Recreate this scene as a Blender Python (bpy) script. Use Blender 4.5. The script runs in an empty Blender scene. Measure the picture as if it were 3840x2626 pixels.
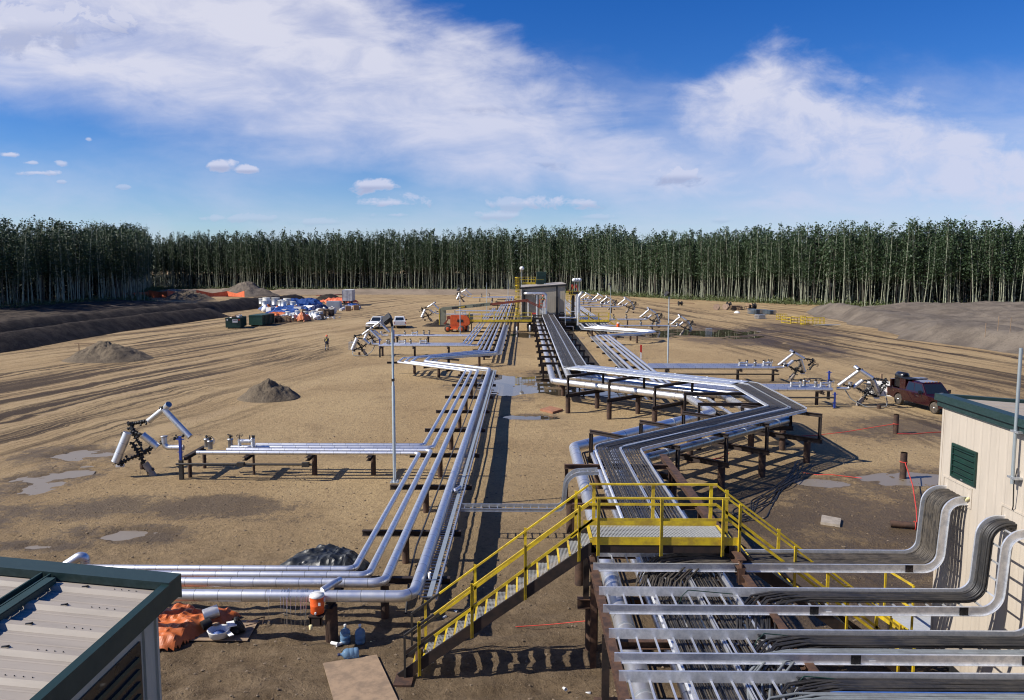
import bpy, bmesh, math, random
import numpy as np
from mathutils import Vector, Matrix

# ------------------------------------------------------------------ camera, sky, sun, exposure
scn = bpy.context.scene
COL = scn.collection
CAMH = 9.8
cam = bpy.data.cameras.new('camera')
cam.lens = 28.0; cam.sensor_width = 36.0; cam.sensor_fit = 'HORIZONTAL'
cam.clip_start = 0.1; cam.clip_end = 8000
camo = bpy.data.objects.new('camera', cam); COL.objects.link(camo)
_p = math.atan(186.5/1807.0); _y = math.atan(26.0/1816.6)
fw = Vector((-math.sin(_y)*math.cos(_p), math.cos(_y)*math.cos(_p), -math.sin(_p)))
rt = Vector((math.cos(_y), math.sin(_y), 0)); up = rt.cross(fw)
camo.matrix_world = Matrix(((rt.x, up.x, -fw.x, 0), (rt.y, up.y, -fw.y, 0), (rt.z, up.z, -fw.z, CAMH), (0, 0, 0, 1)))
scn.camera = camo

SUN_EL = math.radians(41.0)
SUN_AZ = math.radians(-104.5)          # compass-style: x = sin, y = cos
sund = Vector((math.sin(SUN_AZ)*math.cos(SUN_EL), math.cos(SUN_AZ)*math.cos(SUN_EL), math.sin(SUN_EL)))
sl = bpy.data.lights.new('sun', 'SUN'); sl.energy = 5.0; sl.angle = math.radians(0.53); sl.color = (1.0, 0.95, 0.87)
so = bpy.data.objects.new('sun', sl); COL.objects.link(so)
so.rotation_euler = sund.to_track_quat('Z', 'Y').to_euler(); so.location = (-60, -20, 80)

scn.view_settings.view_transform = 'Standard'
scn.view_settings.look = 'None'
scn.view_settings.exposure = 0.33
scn.view_settings.gamma = 1.0
scn.cycles.max_bounces = 6
scn.cycles.filter_width = 1.1
scn.cycles.transparent_max_bounces = 6

class NT:
    """small helper to write node trees"""
    def __init__(s, tree): s.t = tree; s.n = tree.nodes; s.l = tree.links
    def node(s, typ, **kw):
        nd = s.n.new(typ)
        for k, v in kw.items():
            if k.startswith('i_'):
                key = k[2:]; key = int(key) if key.isdigit() else key.replace('_', ' ')
                s.put(nd.inputs[key], v)
            else: setattr(nd, k, v)
        return nd
    def put(s, sock, v):
        if hasattr(v, 'is_output') or hasattr(v, 'links'): s.l.new(v, sock)
        elif hasattr(v, 'outputs'): s.l.new(v.outputs[0], sock)
        else:
            if sock.type == 'RGBA' and len(v) == 3: v = (*v, 1)
            sock.default_value = v
    def math(s, op, a, b=0.0, c=0.0, clamp=False):
        nd = s.n.new('ShaderNodeMath'); nd.operation = op; nd.use_clamp = clamp
        s.put(nd.inputs[0], a); s.put(nd.inputs[1], b); s.put(nd.inputs[2], c)
        return nd.outputs[0]
    def smooth(s, v, a, b):
        nd = s.n.new('ShaderNodeMapRange'); nd.interpolation_type = 'SMOOTHSTEP'
        s.put(nd.inputs[0], v); s.put(nd.inputs[1], a); s.put(nd.inputs[2], b); nd.inputs[3].default_value = 0; nd.inputs[4].default_value = 1
        return nd.outputs[0]
    def mix(s, f, a, b, typ='MIX'):
        nd = s.n.new('ShaderNodeMix'); nd.data_type = 'RGBA'; nd.blend_type = typ
        s.put(nd.inputs[0], f); s.put(nd.inputs[6], a); s.put(nd.inputs[7], b)
        return nd.outputs[2]
    def noise(s, vec, scale, detail=4, rough=0.55, dist=0.0):
        nd = s.n.new('ShaderNodeTexNoise'); s.put(nd.inputs['Vector'], vec)
        nd.inputs['Scale'].default_value = scale; nd.inputs['Detail'].default_value = detail
        nd.inputs['Roughness'].default_value = rough; nd.inputs['Distortion'].default_value = dist
        return nd.outputs[0]
    def mapping(s, vec, rot=(0, 0, 0), scale=(1, 1, 1), loc=(0, 0, 0)):
        nd = s.n.new('ShaderNodeMapping'); s.put(nd.inputs[0], vec)
        nd.inputs['Location'].default_value = loc; nd.inputs['Rotation'].default_value = rot; nd.inputs['Scale'].default_value = scale
        return nd.outputs[0]

world = bpy.data.worlds.new("World"); scn.world = world; world.use_nodes = True
def build_sky():
    T = NT(world.node_tree); T.n.clear()
    out = T.node('ShaderNodeOutputWorld'); bg = T.node('ShaderNodeBackground')
    T.l.new(bg.outputs[0], out.inputs[0])
    sky = T.node('ShaderNodeTexSky'); sky.sky_type = 'NISHITA'; sky.sun_disc = False
    sky.sun_elevation = SUN_EL; sky.sun_rotation = SUN_AZ
    sky.air_density = 1.0; sky.dust_density = 0.25; sky.ozone_density = 2.5; sky.altitude = 700
    hs = T.node('ShaderNodeHueSaturation', i_Hue=0.512, i_Saturation=1.42, i_Value=1.0, i_Color=sky.outputs[0])
    tint = T.mix(1.0, hs.outputs[0], (0.92, 1.12, 1.40), 'MULTIPLY')
    tc = T.node('ShaderNodeTexCoord'); sp = T.node('ShaderNodeSeparateXYZ', i_0=tc.outputs['Generated'])
    x, y, z = sp.outputs
    ya = T.math('MAXIMUM', T.math('ABSOLUTE', y), 0.08)
    # sky plane north of the site: sx to the east, sy downwards
    sx = T.math('MULTIPLY_ADD', T.math('DIVIDE', x, ya), 1.807, 1.188)
    sy = T.math('MULTIPLY_ADD', T.math('DIVIDE', z, ya), -1.85, 0.608)
    cv = T.node('ShaderNodeCombineXYZ', i_0=sx, i_1=sy).outputs[0]
    big = T.noise(T.mapping(cv, rot=(0, 0, math.radians(-24)), scale=(1.6, 4.2, 1)), 1.5, 9, 0.56, 0.35)
    fine = T.noise(T.mapping(cv, rot=(0, 0, math.radians(-38)), scale=(2.0, 5.5, 1), loc=(3, 1, 0)), 2.6, 9, 0.60, 0.5)
    puff = T.noise(T.mapping(cv, scale=(3, 4.5, 1), loc=(1, 7, 0)), 3.4, 10, 0.62, 0.4)
    w1 = T.math('MULTIPLY_ADD', T.math('SUBTRACT', big, 0.5), 0.36, T.math('MULTIPLY', T.math('SUBTRACT', puff, 0.5), 0.10))
    # cloud A : the broad veil from upper left down to the right
    upA = T.math('ADD', T.math('SUBTRACT', sy, T.math('MINIMUM', T.math('MULTIPLY_ADD', sx, 0.60, -0.56), T.math('MULTIPLY_ADD', sx, 0.31, -0.20))), w1)
    loA = T.math('ADD', T.math('SUBTRACT', T.math('MULTIPLY_ADD', sx, 0.195, 0.245), sy), T.math('MULTIPLY', w1, 0.50))
    eA = T.smooth(upA, -0.03, 0.13); lA = T.smooth(loA, -0.05, 0.14)
    streak = T.smooth(T.math('MULTIPLY_ADD', fine, 0.55, T.math('MULTIPLY', big, 0.45)), 0.33, 0.66)
    A = T.math('MULTIPLY', T.math('MULTIPLY', eA, lA), T.math('MULTIPLY_ADD', streak, 0.48, 0.50))
    A = T.math('MULTIPLY', A, T.math('MULTIPLY_ADD', T.smooth(sx, 2.5, 1.1), 0.45, 0.55))
    # cloud B : right-hand bank
    upB = T.math('ADD', T.math('SUBTRACT', sy, T.math('MULTIPLY_ADD', T.math('ABSOLUTE', T.math('SUBTRACT', sx, 1.74)), 0.36, 0.095)), T.math('MULTIPLY', w1, 0.75))
    eB = T.smooth(upB, -0.015, 0.11)
    fB = T.smooth(T.math('ADD', T.math('SUBTRACT', T.math('MULTIPLY_ADD', sx, 0.30, -0.14), sy), T.math('MULTIPLY', w1, 0.8)), -0.20, 0.16)
    xB = T.smooth(T.math('ADD', sx, T.math('MULTIPLY', w1, 0.6)), 1.40, 1.62)
    B = T.math('MULTIPLY', T.math('MULTIPLY', eB, fB), T.math('MULTIPLY', xB, T.math('MULTIPLY_ADD', T.smooth(puff, 0.30, 0.66), 0.34, 0.66)))
    cov = T.math('MAXIMUM', A, B)
    # thin general veil low in the sky
    veil = T.math('MULTIPLY', T.smooth(T.math('ADD', sy, T.math('MULTIPLY', w1, 0.7)), 0.20, 0.58), T.math('MULTIPLY_ADD', T.smooth(big, 0.35, 0.7), 0.30, 0.22))
    veil = T.math('MAXIMUM', veil, T.math('MULTIPLY', T.smooth(sy, 0.45, 0.62), 0.50))
    veil = T.math('MAXIMUM', veil, T.math('MULTIPLY', T.math('MULTIPLY', T.smooth(T.math('ADD', sx, T.math('MULTIPLY', w1, 1.5)), 0.95, 1.6), T.smooth(T.math('ADD', sy, T.math('MULTIPLY', w1, 0.9)), 0.12, 0.42)), T.math('MULTIPLY_ADD', T.math('ADD', big, fine), 0.50, 0.04)))
    cov = T.math('MAXIMUM', cov, veil)
    # small fair-weather clouds : ellipses with ragged edges
    dark = None
    for (cx, cy, rx, ry, k) in [(1.548, .397, .055, .022, 1), (.848, .419, .034, .014, 1), (.500, .373, .036, .013, .95), (.572, .383, .025, .010, .95),
                                (1.238, .368, .034, .014, .7), (1.298, .460, .085, .018, .85), (.905, .460, .058, .014, .8), (1.15, .462, .045, .014, .6), (1.12, .488, .05, .012, .65),
                                (.035, .350, .024, .006, .85), (.10, .391, .048, .008, .8), (.08, .368, .025, .006, .7), (.15, .370, .018, .007, .7), (.215, .315, .008, .005, .6),
                                (.29, .423, .012, .005, .5), (.53, .494, .09, .012, .5), (.72, .503, .06, .009, .5), (1.63, .498, .034, .009, .55), (2.11, .43, .03, .012, .35), (1.11, .243, .062, .018, .55),
                                (.15, .411, .014, .005, .6), (.10, .055, .17, .055, .8), (.90, .487, .06, .010, .55), (1.36, .492, .05, .008, .5), (.36, .485, .03, .007, .45)]:
        dx = T.math('DIVIDE', T.math('SUBTRACT', sx, cx), rx); dy = T.math('DIVIDE', T.math('SUBTRACT', sy, cy), ry)
        d = T.math('SQRT', T.math('ADD', T.math('MULTIPLY', dx, dx), T.math('MULTIPLY', dy, dy)))
        m = T.math('MULTIPLY', T.smooth(T.math('ADD', d, T.math('MULTIPLY', T.math('SUBTRACT', puff, 0.5), 5.0)), 1.35, 0.45), k)
        cov = T.math('MAXIMUM', cov, m)
        s_ = T.math('MULTIPLY', T.math('MULTIPLY', m, T.smooth(dy, -0.15, 0.6)), 0.55)
        dark = s_ if dark is None else T.math('MAXIMUM', dark, s_)
    above = T.smooth(z, 0.0, 0.01)
    cov = T.math('MULTIPLY', T.math('MINIMUM', cov, 0.88), above)
    ccol = T.mix(T.smooth(sy, 0.05, 0.5), (9.3, 9.3, 10.5), (7.6, 8.0, 10.2))
    ccol = T.mix(dark, ccol, (2.9, 3.6, 6.2))
    col = T.mix(cov, tint, ccol)
    T.put(bg.inputs[0], col); bg.inputs[1].default_value = 0.066
build_sky()

# ------------------------------------------------------------------ materials
MATS = {}
def newmat(name):
    m = bpy.data.materials.new(name); m.use_nodes = True
    T = NT(m.node_tree); b = m.node_tree.nodes['Principled BSDF']
    MATS[name] = m
    return m, T, b
def bump(T, b, h, strength=0.3, dist=0.02):
    bp = T.node('ShaderNodeBump'); bp.inputs['Strength'].default_value = strength; bp.inputs['Distance'].default_value = dist
    T.put(bp.inputs['Height'], h); T.l.new(bp.outputs[0], b.inputs['Normal'])
def simple(name, col, rough=0.6, metal=0.0, var=0.25, scale=6.0, bmp=0.0, col2=None, spec=0.5, coat=0.0):
    m, T, b = newmat(name)
    tc = T.node('ShaderNodeTexCoord'); oi = T.node('ShaderNodeObjectInfo')
    n = T.noise(tc.outputs['Object'], scale, 6, 0.65)
    c2 = col2 if col2 else tuple(c*(1-var) for c in col)
    c = T.mix(T.smooth(n, 0.35, 0.68), col, c2)
    rv = T.math('MULTIPLY_ADD', oi.outputs['Random'], 0.24, 0.88)
    c = T.mix(1.0, c, T.node('ShaderNodeCombineXYZ', i_0=rv, i_1=rv, i_2=rv).outputs[0], 'MULTIPLY')
    T.put(b.inputs['Base Color'], c); b.inputs['Metallic'].default_value = metal
    T.put(b.inputs['Roughness'], T.math('MULTIPLY_ADD', n, 0.3, rough-0.15, clamp=True))
    b.inputs['Specular IOR Level'].default_value = spec
    if coat: b.inputs['Coat Weight'].default_value = coat
    if bmp: bump(T, b, T.noise(tc.outputs['Object'], scale*4, 5, 0.6), bmp, 0.01)
    return m
simple('rust', (0.10, 0.050, 0.028), 0.8, 0.0, 0, 5, 0.3, (0.040, 0.022, 0.016))
simple('rust_dark', (0.032, 0.018, 0.013), 0.75, 0.0, 0, 4, 0.25, (0.013, 0.009, 0.008))
simple('pile_brown', (0.085, 0.045, 0.027), 0.8, 0.0, 0, 4, 0.3, (0.032, 0.019, 0.014))
simple('galv', (0.58, 0.60, 0.62), 0.45, 0.8, 0, 9, 0, (0.42, 0.45, 0.48))
simple('tray_metal', (0.80, 0.81, 0.83), 0.42, 0.72, 0, 7, 0, (0.58, 0.60, 0.63))
simple('cable_black', (0.018, 0.018, 0.019), 0.48, 0.0, 0, 3, 0, (0.045, 0.040, 0.034))
simple('cable_dusty', (0.085, 0.070, 0.052), 0.7, 0.0, 0, 5, 0, (0.022, 0.019, 0.017))
simple('cable_grey', (0.20, 0.22, 0.23), 0.5, 0.0, 0, 3, 0, (0.14, 0.15, 0.155))
simple('cable_blue', (0.05, 0.12, 0.35), 0.5)
simple('yellow', (0.68, 0.49, 0.018), 0.45, 0.0, 0, 3.5, 0.1, (0.40, 0.27, 0.03))
simple('black_iron', (0.022, 0.022, 0.023), 0.55, 0.2, 0.4, 8, 0.2)
simple('dark_rail', (0.05, 0.045, 0.04), 0.6, 0.3, 0.4, 8)
simple('blue_paint', (0.015, 0.045, 0.28), 0.45)
simple('red_paint', (0.50, 0.035, 0.02), 0.5)
simple('orange_plastic', (0.85, 0.13, 0.025), 0.45, spec=0.4)
simple('orange_paint', (0.62, 0.10, 0.02), 0.5, 0, 0.3, 3)
simple('boom_red', (0.20, 0.045, 0.022), 0.55, 0, 0.3, 3)
simple('boom_grey', (0.20, 0.21, 0.15), 0.6, 0, 0.25, 2)
simple('white_paint', (0.78, 0.78, 0.78), 0.35, 0, 0.08, 2, coat=0.4)
simple('white_plastic', (0.80, 0.80, 0.78), 0.4, 0, 0.1)
simple('maroon_paint', (0.028, 0.003, 0.006), 0.25, 0, 0.3, 2, coat=0.7)
simple('black_paint', (0.010, 0.010, 0.012), 0.3, 0, 0.1, 3, coat=0.3)
simple('rubber', (0.030, 0.028, 0.025), 0.85, 0, 0, 6, 0.2, (0.11, 0.085, 0.06))
simple('chrome', (0.75, 0.75, 0.77), 0.2, 1.0, 0.1)
simple('trailer_white', (0.60, 0.61, 0.62), 0.5, 0, 0, 1.2, 0, (0.42, 0.41, 0.40))
simple('dumpster_green', (0.012, 0.055, 0.040), 0.5, 0, 0.4, 3)
simple('trim_green', (0.010, 0.036, 0.031), 0.5, 0, 0.2, 3)
simple('trim_green_worn', (0.009, 0.028, 0.026), 0.5, 0, 0, 16, 0, (0.018, 0.042, 0.042))
simple('louver_green', (0.008, 0.036, 0.027), 0.5, 0, 0.3, 3)
simple('tarp_blue', (0.028, 0.080, 0.27), 0.5, 0, 0.35, 1.2)
simple('tarp_navy', (0.012, 0.022, 0.085), 0.5, 0, 0.35, 1.2)
simple('tarp_orange', (0.62, 0.155, 0.035), 0.5, 0, 0.35, 2.0)
simple('tarp_black', (0.012, 0.014, 0.015), 0.42, 0, 0, 3.0, 0, (0.030, 0.034, 0.036))
simple('wood', (0.36, 0.24, 0.14), 0.8, 0, 0.35, 3, 0.2)
simple('plywood', (0.31, 0.215, 0.135), 0.85, 0, 0, 2.5, 0.3, (0.19, 0.135, 0.09))
simple('pallet_wood', (0.38, 0.17, 0.09), 0.85, 0, 0.3, 3, 0.2)
simple('cardboard', (0.32, 0.20, 0.11), 0.85)
simple('white_foam', (0.72, 0.70, 0.64), 0.8, 0, 0.2, 4)
simple('concrete', (0.36, 0.31, 0.25), 0.9, 0, 0.3, 5, 0.3)
simple('grating', (0.62, 0.63, 0.62), 0.55, 0.3, 0.15, 9)
simple('galv_pole', (0.42, 0.47, 0.49), 0.5, 0.5, 0.15, 5)
simple('lens_grey', (0.03, 0.03, 0.035), 0.3)
simple('cloth_navy', (0.018, 0.026, 0.055), 0.85)
simple('skin', (0.50, 0.28, 0.19), 0.6, 0, 0.1)
simple('hat_orange', (0.85, 0.12, 0.03), 0.4)
simple('harness', (0.75, 0.60, 0.10), 0.6)
simple('foam_yellow', (0.75, 0.66, 0.36), 0.9, 0, 0.2, 12, 0.4)
simple('paper', (0.75, 0.75, 0.74), 0.8, 0, 0.1)
simple('red_rope', (0.62, 0.06, 0.04), 0.7)
simple('pipe_shoe', (0.035, 0.028, 0.025), 0.7)
simple('fence_orange', (0.75, 0.17, 0.07), 0.7, 0, 0.3, 0.6)
simple('spool_wood', (0.33, 0.23, 0.165), 0.8, 0, 0.35, 1)
simple('steel_blue', (0.20, 0.25, 0.30), 0.5, 0.5)
simple('white_insul', (0.80, 0.79, 0.76), 0.5, 0, 0.1)
simple('text_black', (0.01, 0.01, 0.012), 0.6)

def mk_clad(name, base, rough, seam=0.92, dent=0.10):
    """aluminium pipe cladding: UV x runs along the pipe in metres"""
    m, T, b = newmat(name)
    uv = T.node('ShaderNodeUVMap'); sp = T.node('ShaderNodeSeparateXYZ', i_0=uv.outputs[0])
    tc = T.node('ShaderNodeTexCoord')
    fr = T.math('FRACT', T.math('DIVIDE', sp.outputs[0], seam))
    edge = T.math('MINIMUM', fr, T.math('SUBTRACT', 1.0, fr))
    line = T.smooth(edge, 0.030, 0.008)
    seg = T.node('ShaderNodeTexWhiteNoise', noise_dimensions='1D', i_W=T.math('FLOOR', T.math('DIVIDE', sp.outputs[0], seam))).outputs[0]
    n = T.noise(T.mapping(uv.outputs[0], scale=(1.0, 0.5, 1)), 6.0, 5, 0.6)
    n2 = T.noise(tc.outputs['Object'], 0.9, 4, 0.6)
    c = T.mix(T.smooth(n, 0.3, 0.75), base, tuple(v*0.86 for v in base))
    c = T.mix(T.math('MULTIPLY', seg, 0.22), c, tuple(v*0.55 for v in base))
    c = T.mix(T.math('MULTIPLY', line, 0.75), c, tuple(v*0.35 for v in base))
    c = T.mix(T.math('MULTIPLY', T.smooth(n2, 0.55, 0.8), 0.30), c, (0.42, 0.36, 0.29))
    T.put(b.inputs['Base Color'], c); b.inputs['Metallic'].default_value = 0.92
    T.put(b.inputs['Roughness'], T.math('ADD', T.math('MULTIPLY_ADD', n, 0.26, rough-0.13), T.math('MULTIPLY', seg, 0.08)))
    hh = T.math('ADD', T.math('MULTIPLY', line, -0.5), T.math('MULTIPLY', T.noise(T.mapping(uv.outputs[0], scale=(3.0, 3.0, 1)), 2.2, 3, 0.6), 0.8))
    bump(T, b, hh, dent, 0.02)
mk_clad('clad', (0.82, 0.83, 0.85), 0.40, 0.62)
mk_clad('clad_big', (0.84, 0.83, 0.83), 0.40, 1.45, 0.10)
mk_clad('clad_fitting', (0.74, 0.75, 0.77), 0.42, 0.5, 0.3)
mk_clad('clad_shaded', (0.46, 0.48, 0.52), 0.34, 0.92, 0.08)  # darker copy of the cladding: the shaded pipe's tone put into the base colour

def mk_wall(name, col, period, axis):
    m, T, b = newmat(name)
    tc = T.node('ShaderNodeTexCoord'); sp = T.node('ShaderNodeSeparateXYZ', i_0=tc.outputs['Object'])
    fr = T.math('FRACT', T.math('DIVIDE', sp.outputs[axis], period))
    e = T.math('MINIMUM', fr, T.math('SUBTRACT', 1.0, fr))
    rib = T.smooth(e, 0.06, 0.18)
    n = T.noise(T.mapping(tc.outputs['Object'], scale=(1, 1, 0.3)), 2.4, 6, 0.65)
    c = T.mix(T.smooth(n, 0.35, 0.8), col, tuple(v*0.86 for v in col))
    T.put(b.inputs['Base Color'], c); b.inputs['Roughness'].default_value = 0.6
    z_ = sp.outputs[2]
    spl = T.math('MULTIPLY', T.smooth(T.math('ADD', z_, T.math('MULTIPLY', T.noise(tc.outputs['Object'], 3.0, 6, 0.7), 1.4)), 1.9, 0.5), 0.55)
    scn_ = T.noise(T.mapping(tc.outputs['Object'], scale=(6, 6, 0.15)), 1.0, 4, 0.6)
    c = T.mix(T.math('MULTIPLY', T.smooth(scn_, 0.52, 0.75), 0.18), c, tuple(v*0.68 for v in col))
    c = T.mix(spl, c, (0.16, 0.115, 0.075)); T.put(b.inputs['Base Color'], c)
    bump(T, b, rib, 0.40, 0.022)
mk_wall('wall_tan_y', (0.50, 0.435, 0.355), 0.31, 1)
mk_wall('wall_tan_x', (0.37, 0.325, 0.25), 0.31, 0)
mk_wall('wall_tan_seam', (0.42, 0.40, 0.33), 0.41, 1)
def mk_roof(name, col):
    m, T, b = newmat(name)
    tc = T.node('ShaderNodeTexCoord')
    n = T.noise(T.mapping(tc.outputs['Object'], scale=(0.5, 2.5, 1)), 1.6, 7, 0.65)
    n2 = T.noise(tc.outputs['Object'], 9, 5, 0.7)
    c = T.mix(T.smooth(n, 0.42, 0.75), col, tuple(v*0.78 for v in col))
    c = T.mix(T.math('MULTIPLY', T.smooth(n2, 0.6, 0.8), 0.3), c, (0.28, 0.23, 0.17))
    T.put(b.inputs['Base Color'], c); b.inputs['Roughness'].default_value = 0.5
mk_roof('roof_tan', (0.37, 0.32, 0.26))
def mk_glass(name, col):
    m, T, b = newmat(name)
    b.inputs['Base Color'].default_value = (*col, 1); b.inputs['Roughness'].default_value = 0.06
    b.inputs['Specular IOR Level'].default_value = 0.8
mk_glass('car_glass', (0.012, 0.016, 0.02))
def mk_jug():
    m, T, b = newmat('jug_plastic')
    b.inputs['Base Color'].default_value = (0.25, 0.42, 0.62, 1); b.inputs['Roughness'].default_value = 0.12
    b.inputs['Transmission Weight'].default_value = 0.55; b.inputs['IOR'].default_value = 1.2
mk_jug()
m_, T_, b_ = newmat('puddle_water')
b_.inputs['Base Color'].default_value = (0.055, 0.045, 0.030, 1); b_.inputs['Roughness'].default_value = 0.02
b_.inputs['IOR'].default_value = 1.33; b_.inputs['Specular IOR Level'].default_value = 0.9
_tc = T_.node('ShaderNodeTexCoord'); bump(T_, b_, T_.noise(_tc.outputs['Object'], 1.5, 2, 0.5), 0.02, 0.02)
m_, T_, b_ = newmat('mud_water')
b_.inputs['Base Color'].default_value = (0.205, 0.168, 0.122, 1); b_.inputs['Roughness'].default_value = 0.42
b_.inputs['Specular IOR Level'].default_value = 0.9
_tc = T_.node('ShaderNodeTexCoord'); bump(T_, b_, T_.noise(_tc.outputs['Object'], 3.0, 3, 0.5), 0.04, 0.02)

def mk_leaf(name, c1, c2):
    m, T, b = newmat(name)
    g = T.node('ShaderNodeNewGeometry'); oi = T.node('ShaderNodeObjectInfo')
    r = g.outputs['Random Per Island']
    n = T.noise(T.node('ShaderNodeTexCoord').outputs['Object'], 0.5, 3, 0.6)
    f = T.math('MULTIPLY_ADD', r, 0.6, T.math('MULTIPLY', n, 0.4))
    T.put(b.inputs['Base Color'], T.mix(f, c1, c2)); b.inputs['Roughness'].default_value = 0.55
    b.inputs['Specular IOR Level'].default_value = 0.35
mk_leaf('leaf', (0.014, 0.034, 0.015), (0.062, 0.098, 0.038))
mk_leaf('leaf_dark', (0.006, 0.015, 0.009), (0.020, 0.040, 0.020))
mk_leaf('grass', (0.045, 0.075, 0.022), (0.13, 0.15, 0.055))
m_, T_, b_ = newmat('bark')
_tc = T_.node('ShaderNodeTexCoord'); _oi = T_.node('ShaderNodeNewGeometry')
_n = T_.noise(T_.mapping(_tc.outputs['Object'], scale=(1, 1, 0.35)), 2.0, 5, 0.7)
_c = T_.mix(T_.smooth(_n, 0.48, 0.66), (0.33, 0.35, 0.25), (0.08, 0.075, 0.05))
_c = T_.mix(T_.smooth(_oi.outputs['Random Per Island'], 0.55, 0.80), _c, (0.085, 0.072, 0.055))
T_.put(b_.inputs['Base Color'], _c); b_.inputs['Roughness'].default_value = 0.8

def mk_ground():
    m, T, b = newmat('ground_dirt')
    pos = T.node('ShaderNodeNewGeometry').outputs['Position']
    sp = T.node('ShaderNodeSeparateXYZ', i_0=pos); x, y = sp.outputs[0], sp.outputs[1]
    big = T.noise(pos, 0.055, 6, 0.62, 0.6)
    mid = T.noise(pos, 0.28, 7, 0.68, 0.4)
    grit = T.noise(pos, 9.0, 6, 0.75)
    peb = T.noise(pos, 30.0, 3, 0.7)
    pale, tan, brown, mud = (0.405, 0.290, 0.150), (0.335, 0.233, 0.118), (0.175, 0.118, 0.062), (0.042, 0.028, 0.018)
    c = T.mix(T.smooth(big, 0.40, 0.62), tan, pale)
    c = T.mix(T.math('MULTIPLY', T.smooth(mid, 0.50, 0.72), 0.50), c, brown)
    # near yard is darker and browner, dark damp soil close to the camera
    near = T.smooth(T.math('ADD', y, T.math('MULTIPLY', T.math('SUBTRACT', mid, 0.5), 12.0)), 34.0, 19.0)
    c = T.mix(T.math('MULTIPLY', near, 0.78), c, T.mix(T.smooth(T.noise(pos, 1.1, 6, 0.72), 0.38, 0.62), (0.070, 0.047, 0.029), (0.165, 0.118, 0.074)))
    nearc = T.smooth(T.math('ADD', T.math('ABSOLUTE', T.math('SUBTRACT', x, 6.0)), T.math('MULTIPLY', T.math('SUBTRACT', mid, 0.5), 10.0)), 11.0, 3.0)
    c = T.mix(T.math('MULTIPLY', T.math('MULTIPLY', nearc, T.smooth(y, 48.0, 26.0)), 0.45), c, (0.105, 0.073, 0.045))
    # vehicle tracks: long streaks, left fan and right fan
    wx = T.math('MULTIPLY', T.math('SUBTRACT', big, 0.5), 5.0)
    yl = T.math('ADD', x, T.math('MULTIPLY', y, -0.20)); yl = T.math('ADD', yl, wx)
    tl = T.noise(T.node('ShaderNodeCombineXYZ', i_0=yl, i_1=T.math('MULTIPLY', y, 0.018)).outputs[0], 0.62, 8, 0.72)
    yr = T.math('ADD', x, T.math('MULTIPLY', y, 0.12)); yr = T.math('ADD', yr, wx)
    tr = T.noise(T.node('ShaderNodeCombineXYZ', i_0=yr, i_1=T.math('MULTIPLY', y, 0.016), i_2=7.0).outputs[0], 0.62, 8, 0.72)
    ml = T.smooth(T.math('ADD', x, T.math('MULTIPLY', T.math('SUBTRACT', mid, 0.5), 8.0)), -14.0, -24.0)
    mr = T.smooth(T.math('ADD', x, T.math('MULTIPLY', T.math('SUBTRACT', mid, 0.5), 8.0)), 19.0, 28.0)
    md = T.smooth(y, 30.0, 48.0)
    sl_ = T.math('MULTIPLY', T.math('ADD', T.math('MULTIPLY', T.smooth(tl, 0.48, 0.59), ml), T.math('MULTIPLY', T.smooth(tr, 0.48, 0.59), mr)), md, clamp=True)
    patch = T.smooth(T.noise(T.mapping(pos, scale=(1, 0.35, 1)), 0.045, 5, 0.65, 0.5), 0.36, 0.60)
    sl_ = T.math('MULTIPLY', sl_, T.math('MULTIPLY_ADD', patch, 0.75, 0.20))
    c = T.mix(T.math('MULTIPLY', T.smooth(tl, 0.50, 0.36), T.math('MULTIPLY', ml, 0.5)), c, (0.43, 0.315, 0.185))
    c = T.mix(sl_, c, (0.072, 0.047, 0.028))
    hard = T.math('MULTIPLY', T.smooth(T.math('MULTIPLY', sl_, patch), 0.55, 0.95), T.smooth(mid, 0.45, 0.6))
    c = T.mix(T.math('MULTIPLY', hard, 0.75), c, mud)
    band = None
    for (cx, cy, rx, ry) in [(-36, 62, 10, 26), (-42, 105, 8, 26), (-26, 90, 5, 12), (-33, 48, 8, 8), (36, 112, 7, 24), (47, 122, 5, 26), (42, 72, 6, 18), (-44, 150, 5, 18), (29, 96, 5, 10)]:
        dx = T.math('DIVIDE', T.math('SUBTRACT', x, cx), rx); dy = T.math('DIVIDE', T.math('SUBTRACT', y, cy), ry)
        d = T.math('ADD', T.math('MULTIPLY', dx, dx), T.math('MULTIPLY', dy, dy))
        w_ = T.smooth(T.math('ADD', d, T.math('MULTIPLY', T.math('SUBTRACT', mid, 0.5), 2.0)), 1.3, 0.3)
        band = w_ if band is None else T.math('MAXIMUM', band, w_)
    st_ = T.math('MAXIMUM', T.math('MULTIPLY', T.smooth(tl, 0.44, 0.56), ml), T.math('MULTIPLY', T.smooth(tr, 0.44, 0.56), mr))
    c = T.mix(T.math('MULTIPLY', T.math('MULTIPLY', band, st_), 0.85), c, (0.052, 0.034, 0.021))
    # grit
    c = T.mix(T.math('MULTIPLY', T.smooth(grit, 0.50, 0.68), 0.75), c, T.mix(1.0, c, (0.46, 0.44, 0.42), 'MULTIPLY'))
    g3 = T.noise(pos, 2.6, 7, 0.78)
    c = T.mix(T.math('MULTIPLY', T.smooth(g3, 0.50, 0.64), 0.50), c, T.mix(1.0, c, (0.55, 0.52, 0.50), 'MULTIPLY'))
    c = T.mix(T.math('MULTIPLY', T.smooth(g3, 0.47, 0.36), 0.40), c, T.mix(1.0, c, (1.30, 1.30, 1.28), 'MULTIPLY'))
    c = T.mix(T.math('MULTIPLY', T.smooth(peb, 0.62, 0.72), 0.5), c, (0.34, 0.28, 0.21))
    # wet margins round the puddles, by world position
    wet = None
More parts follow.
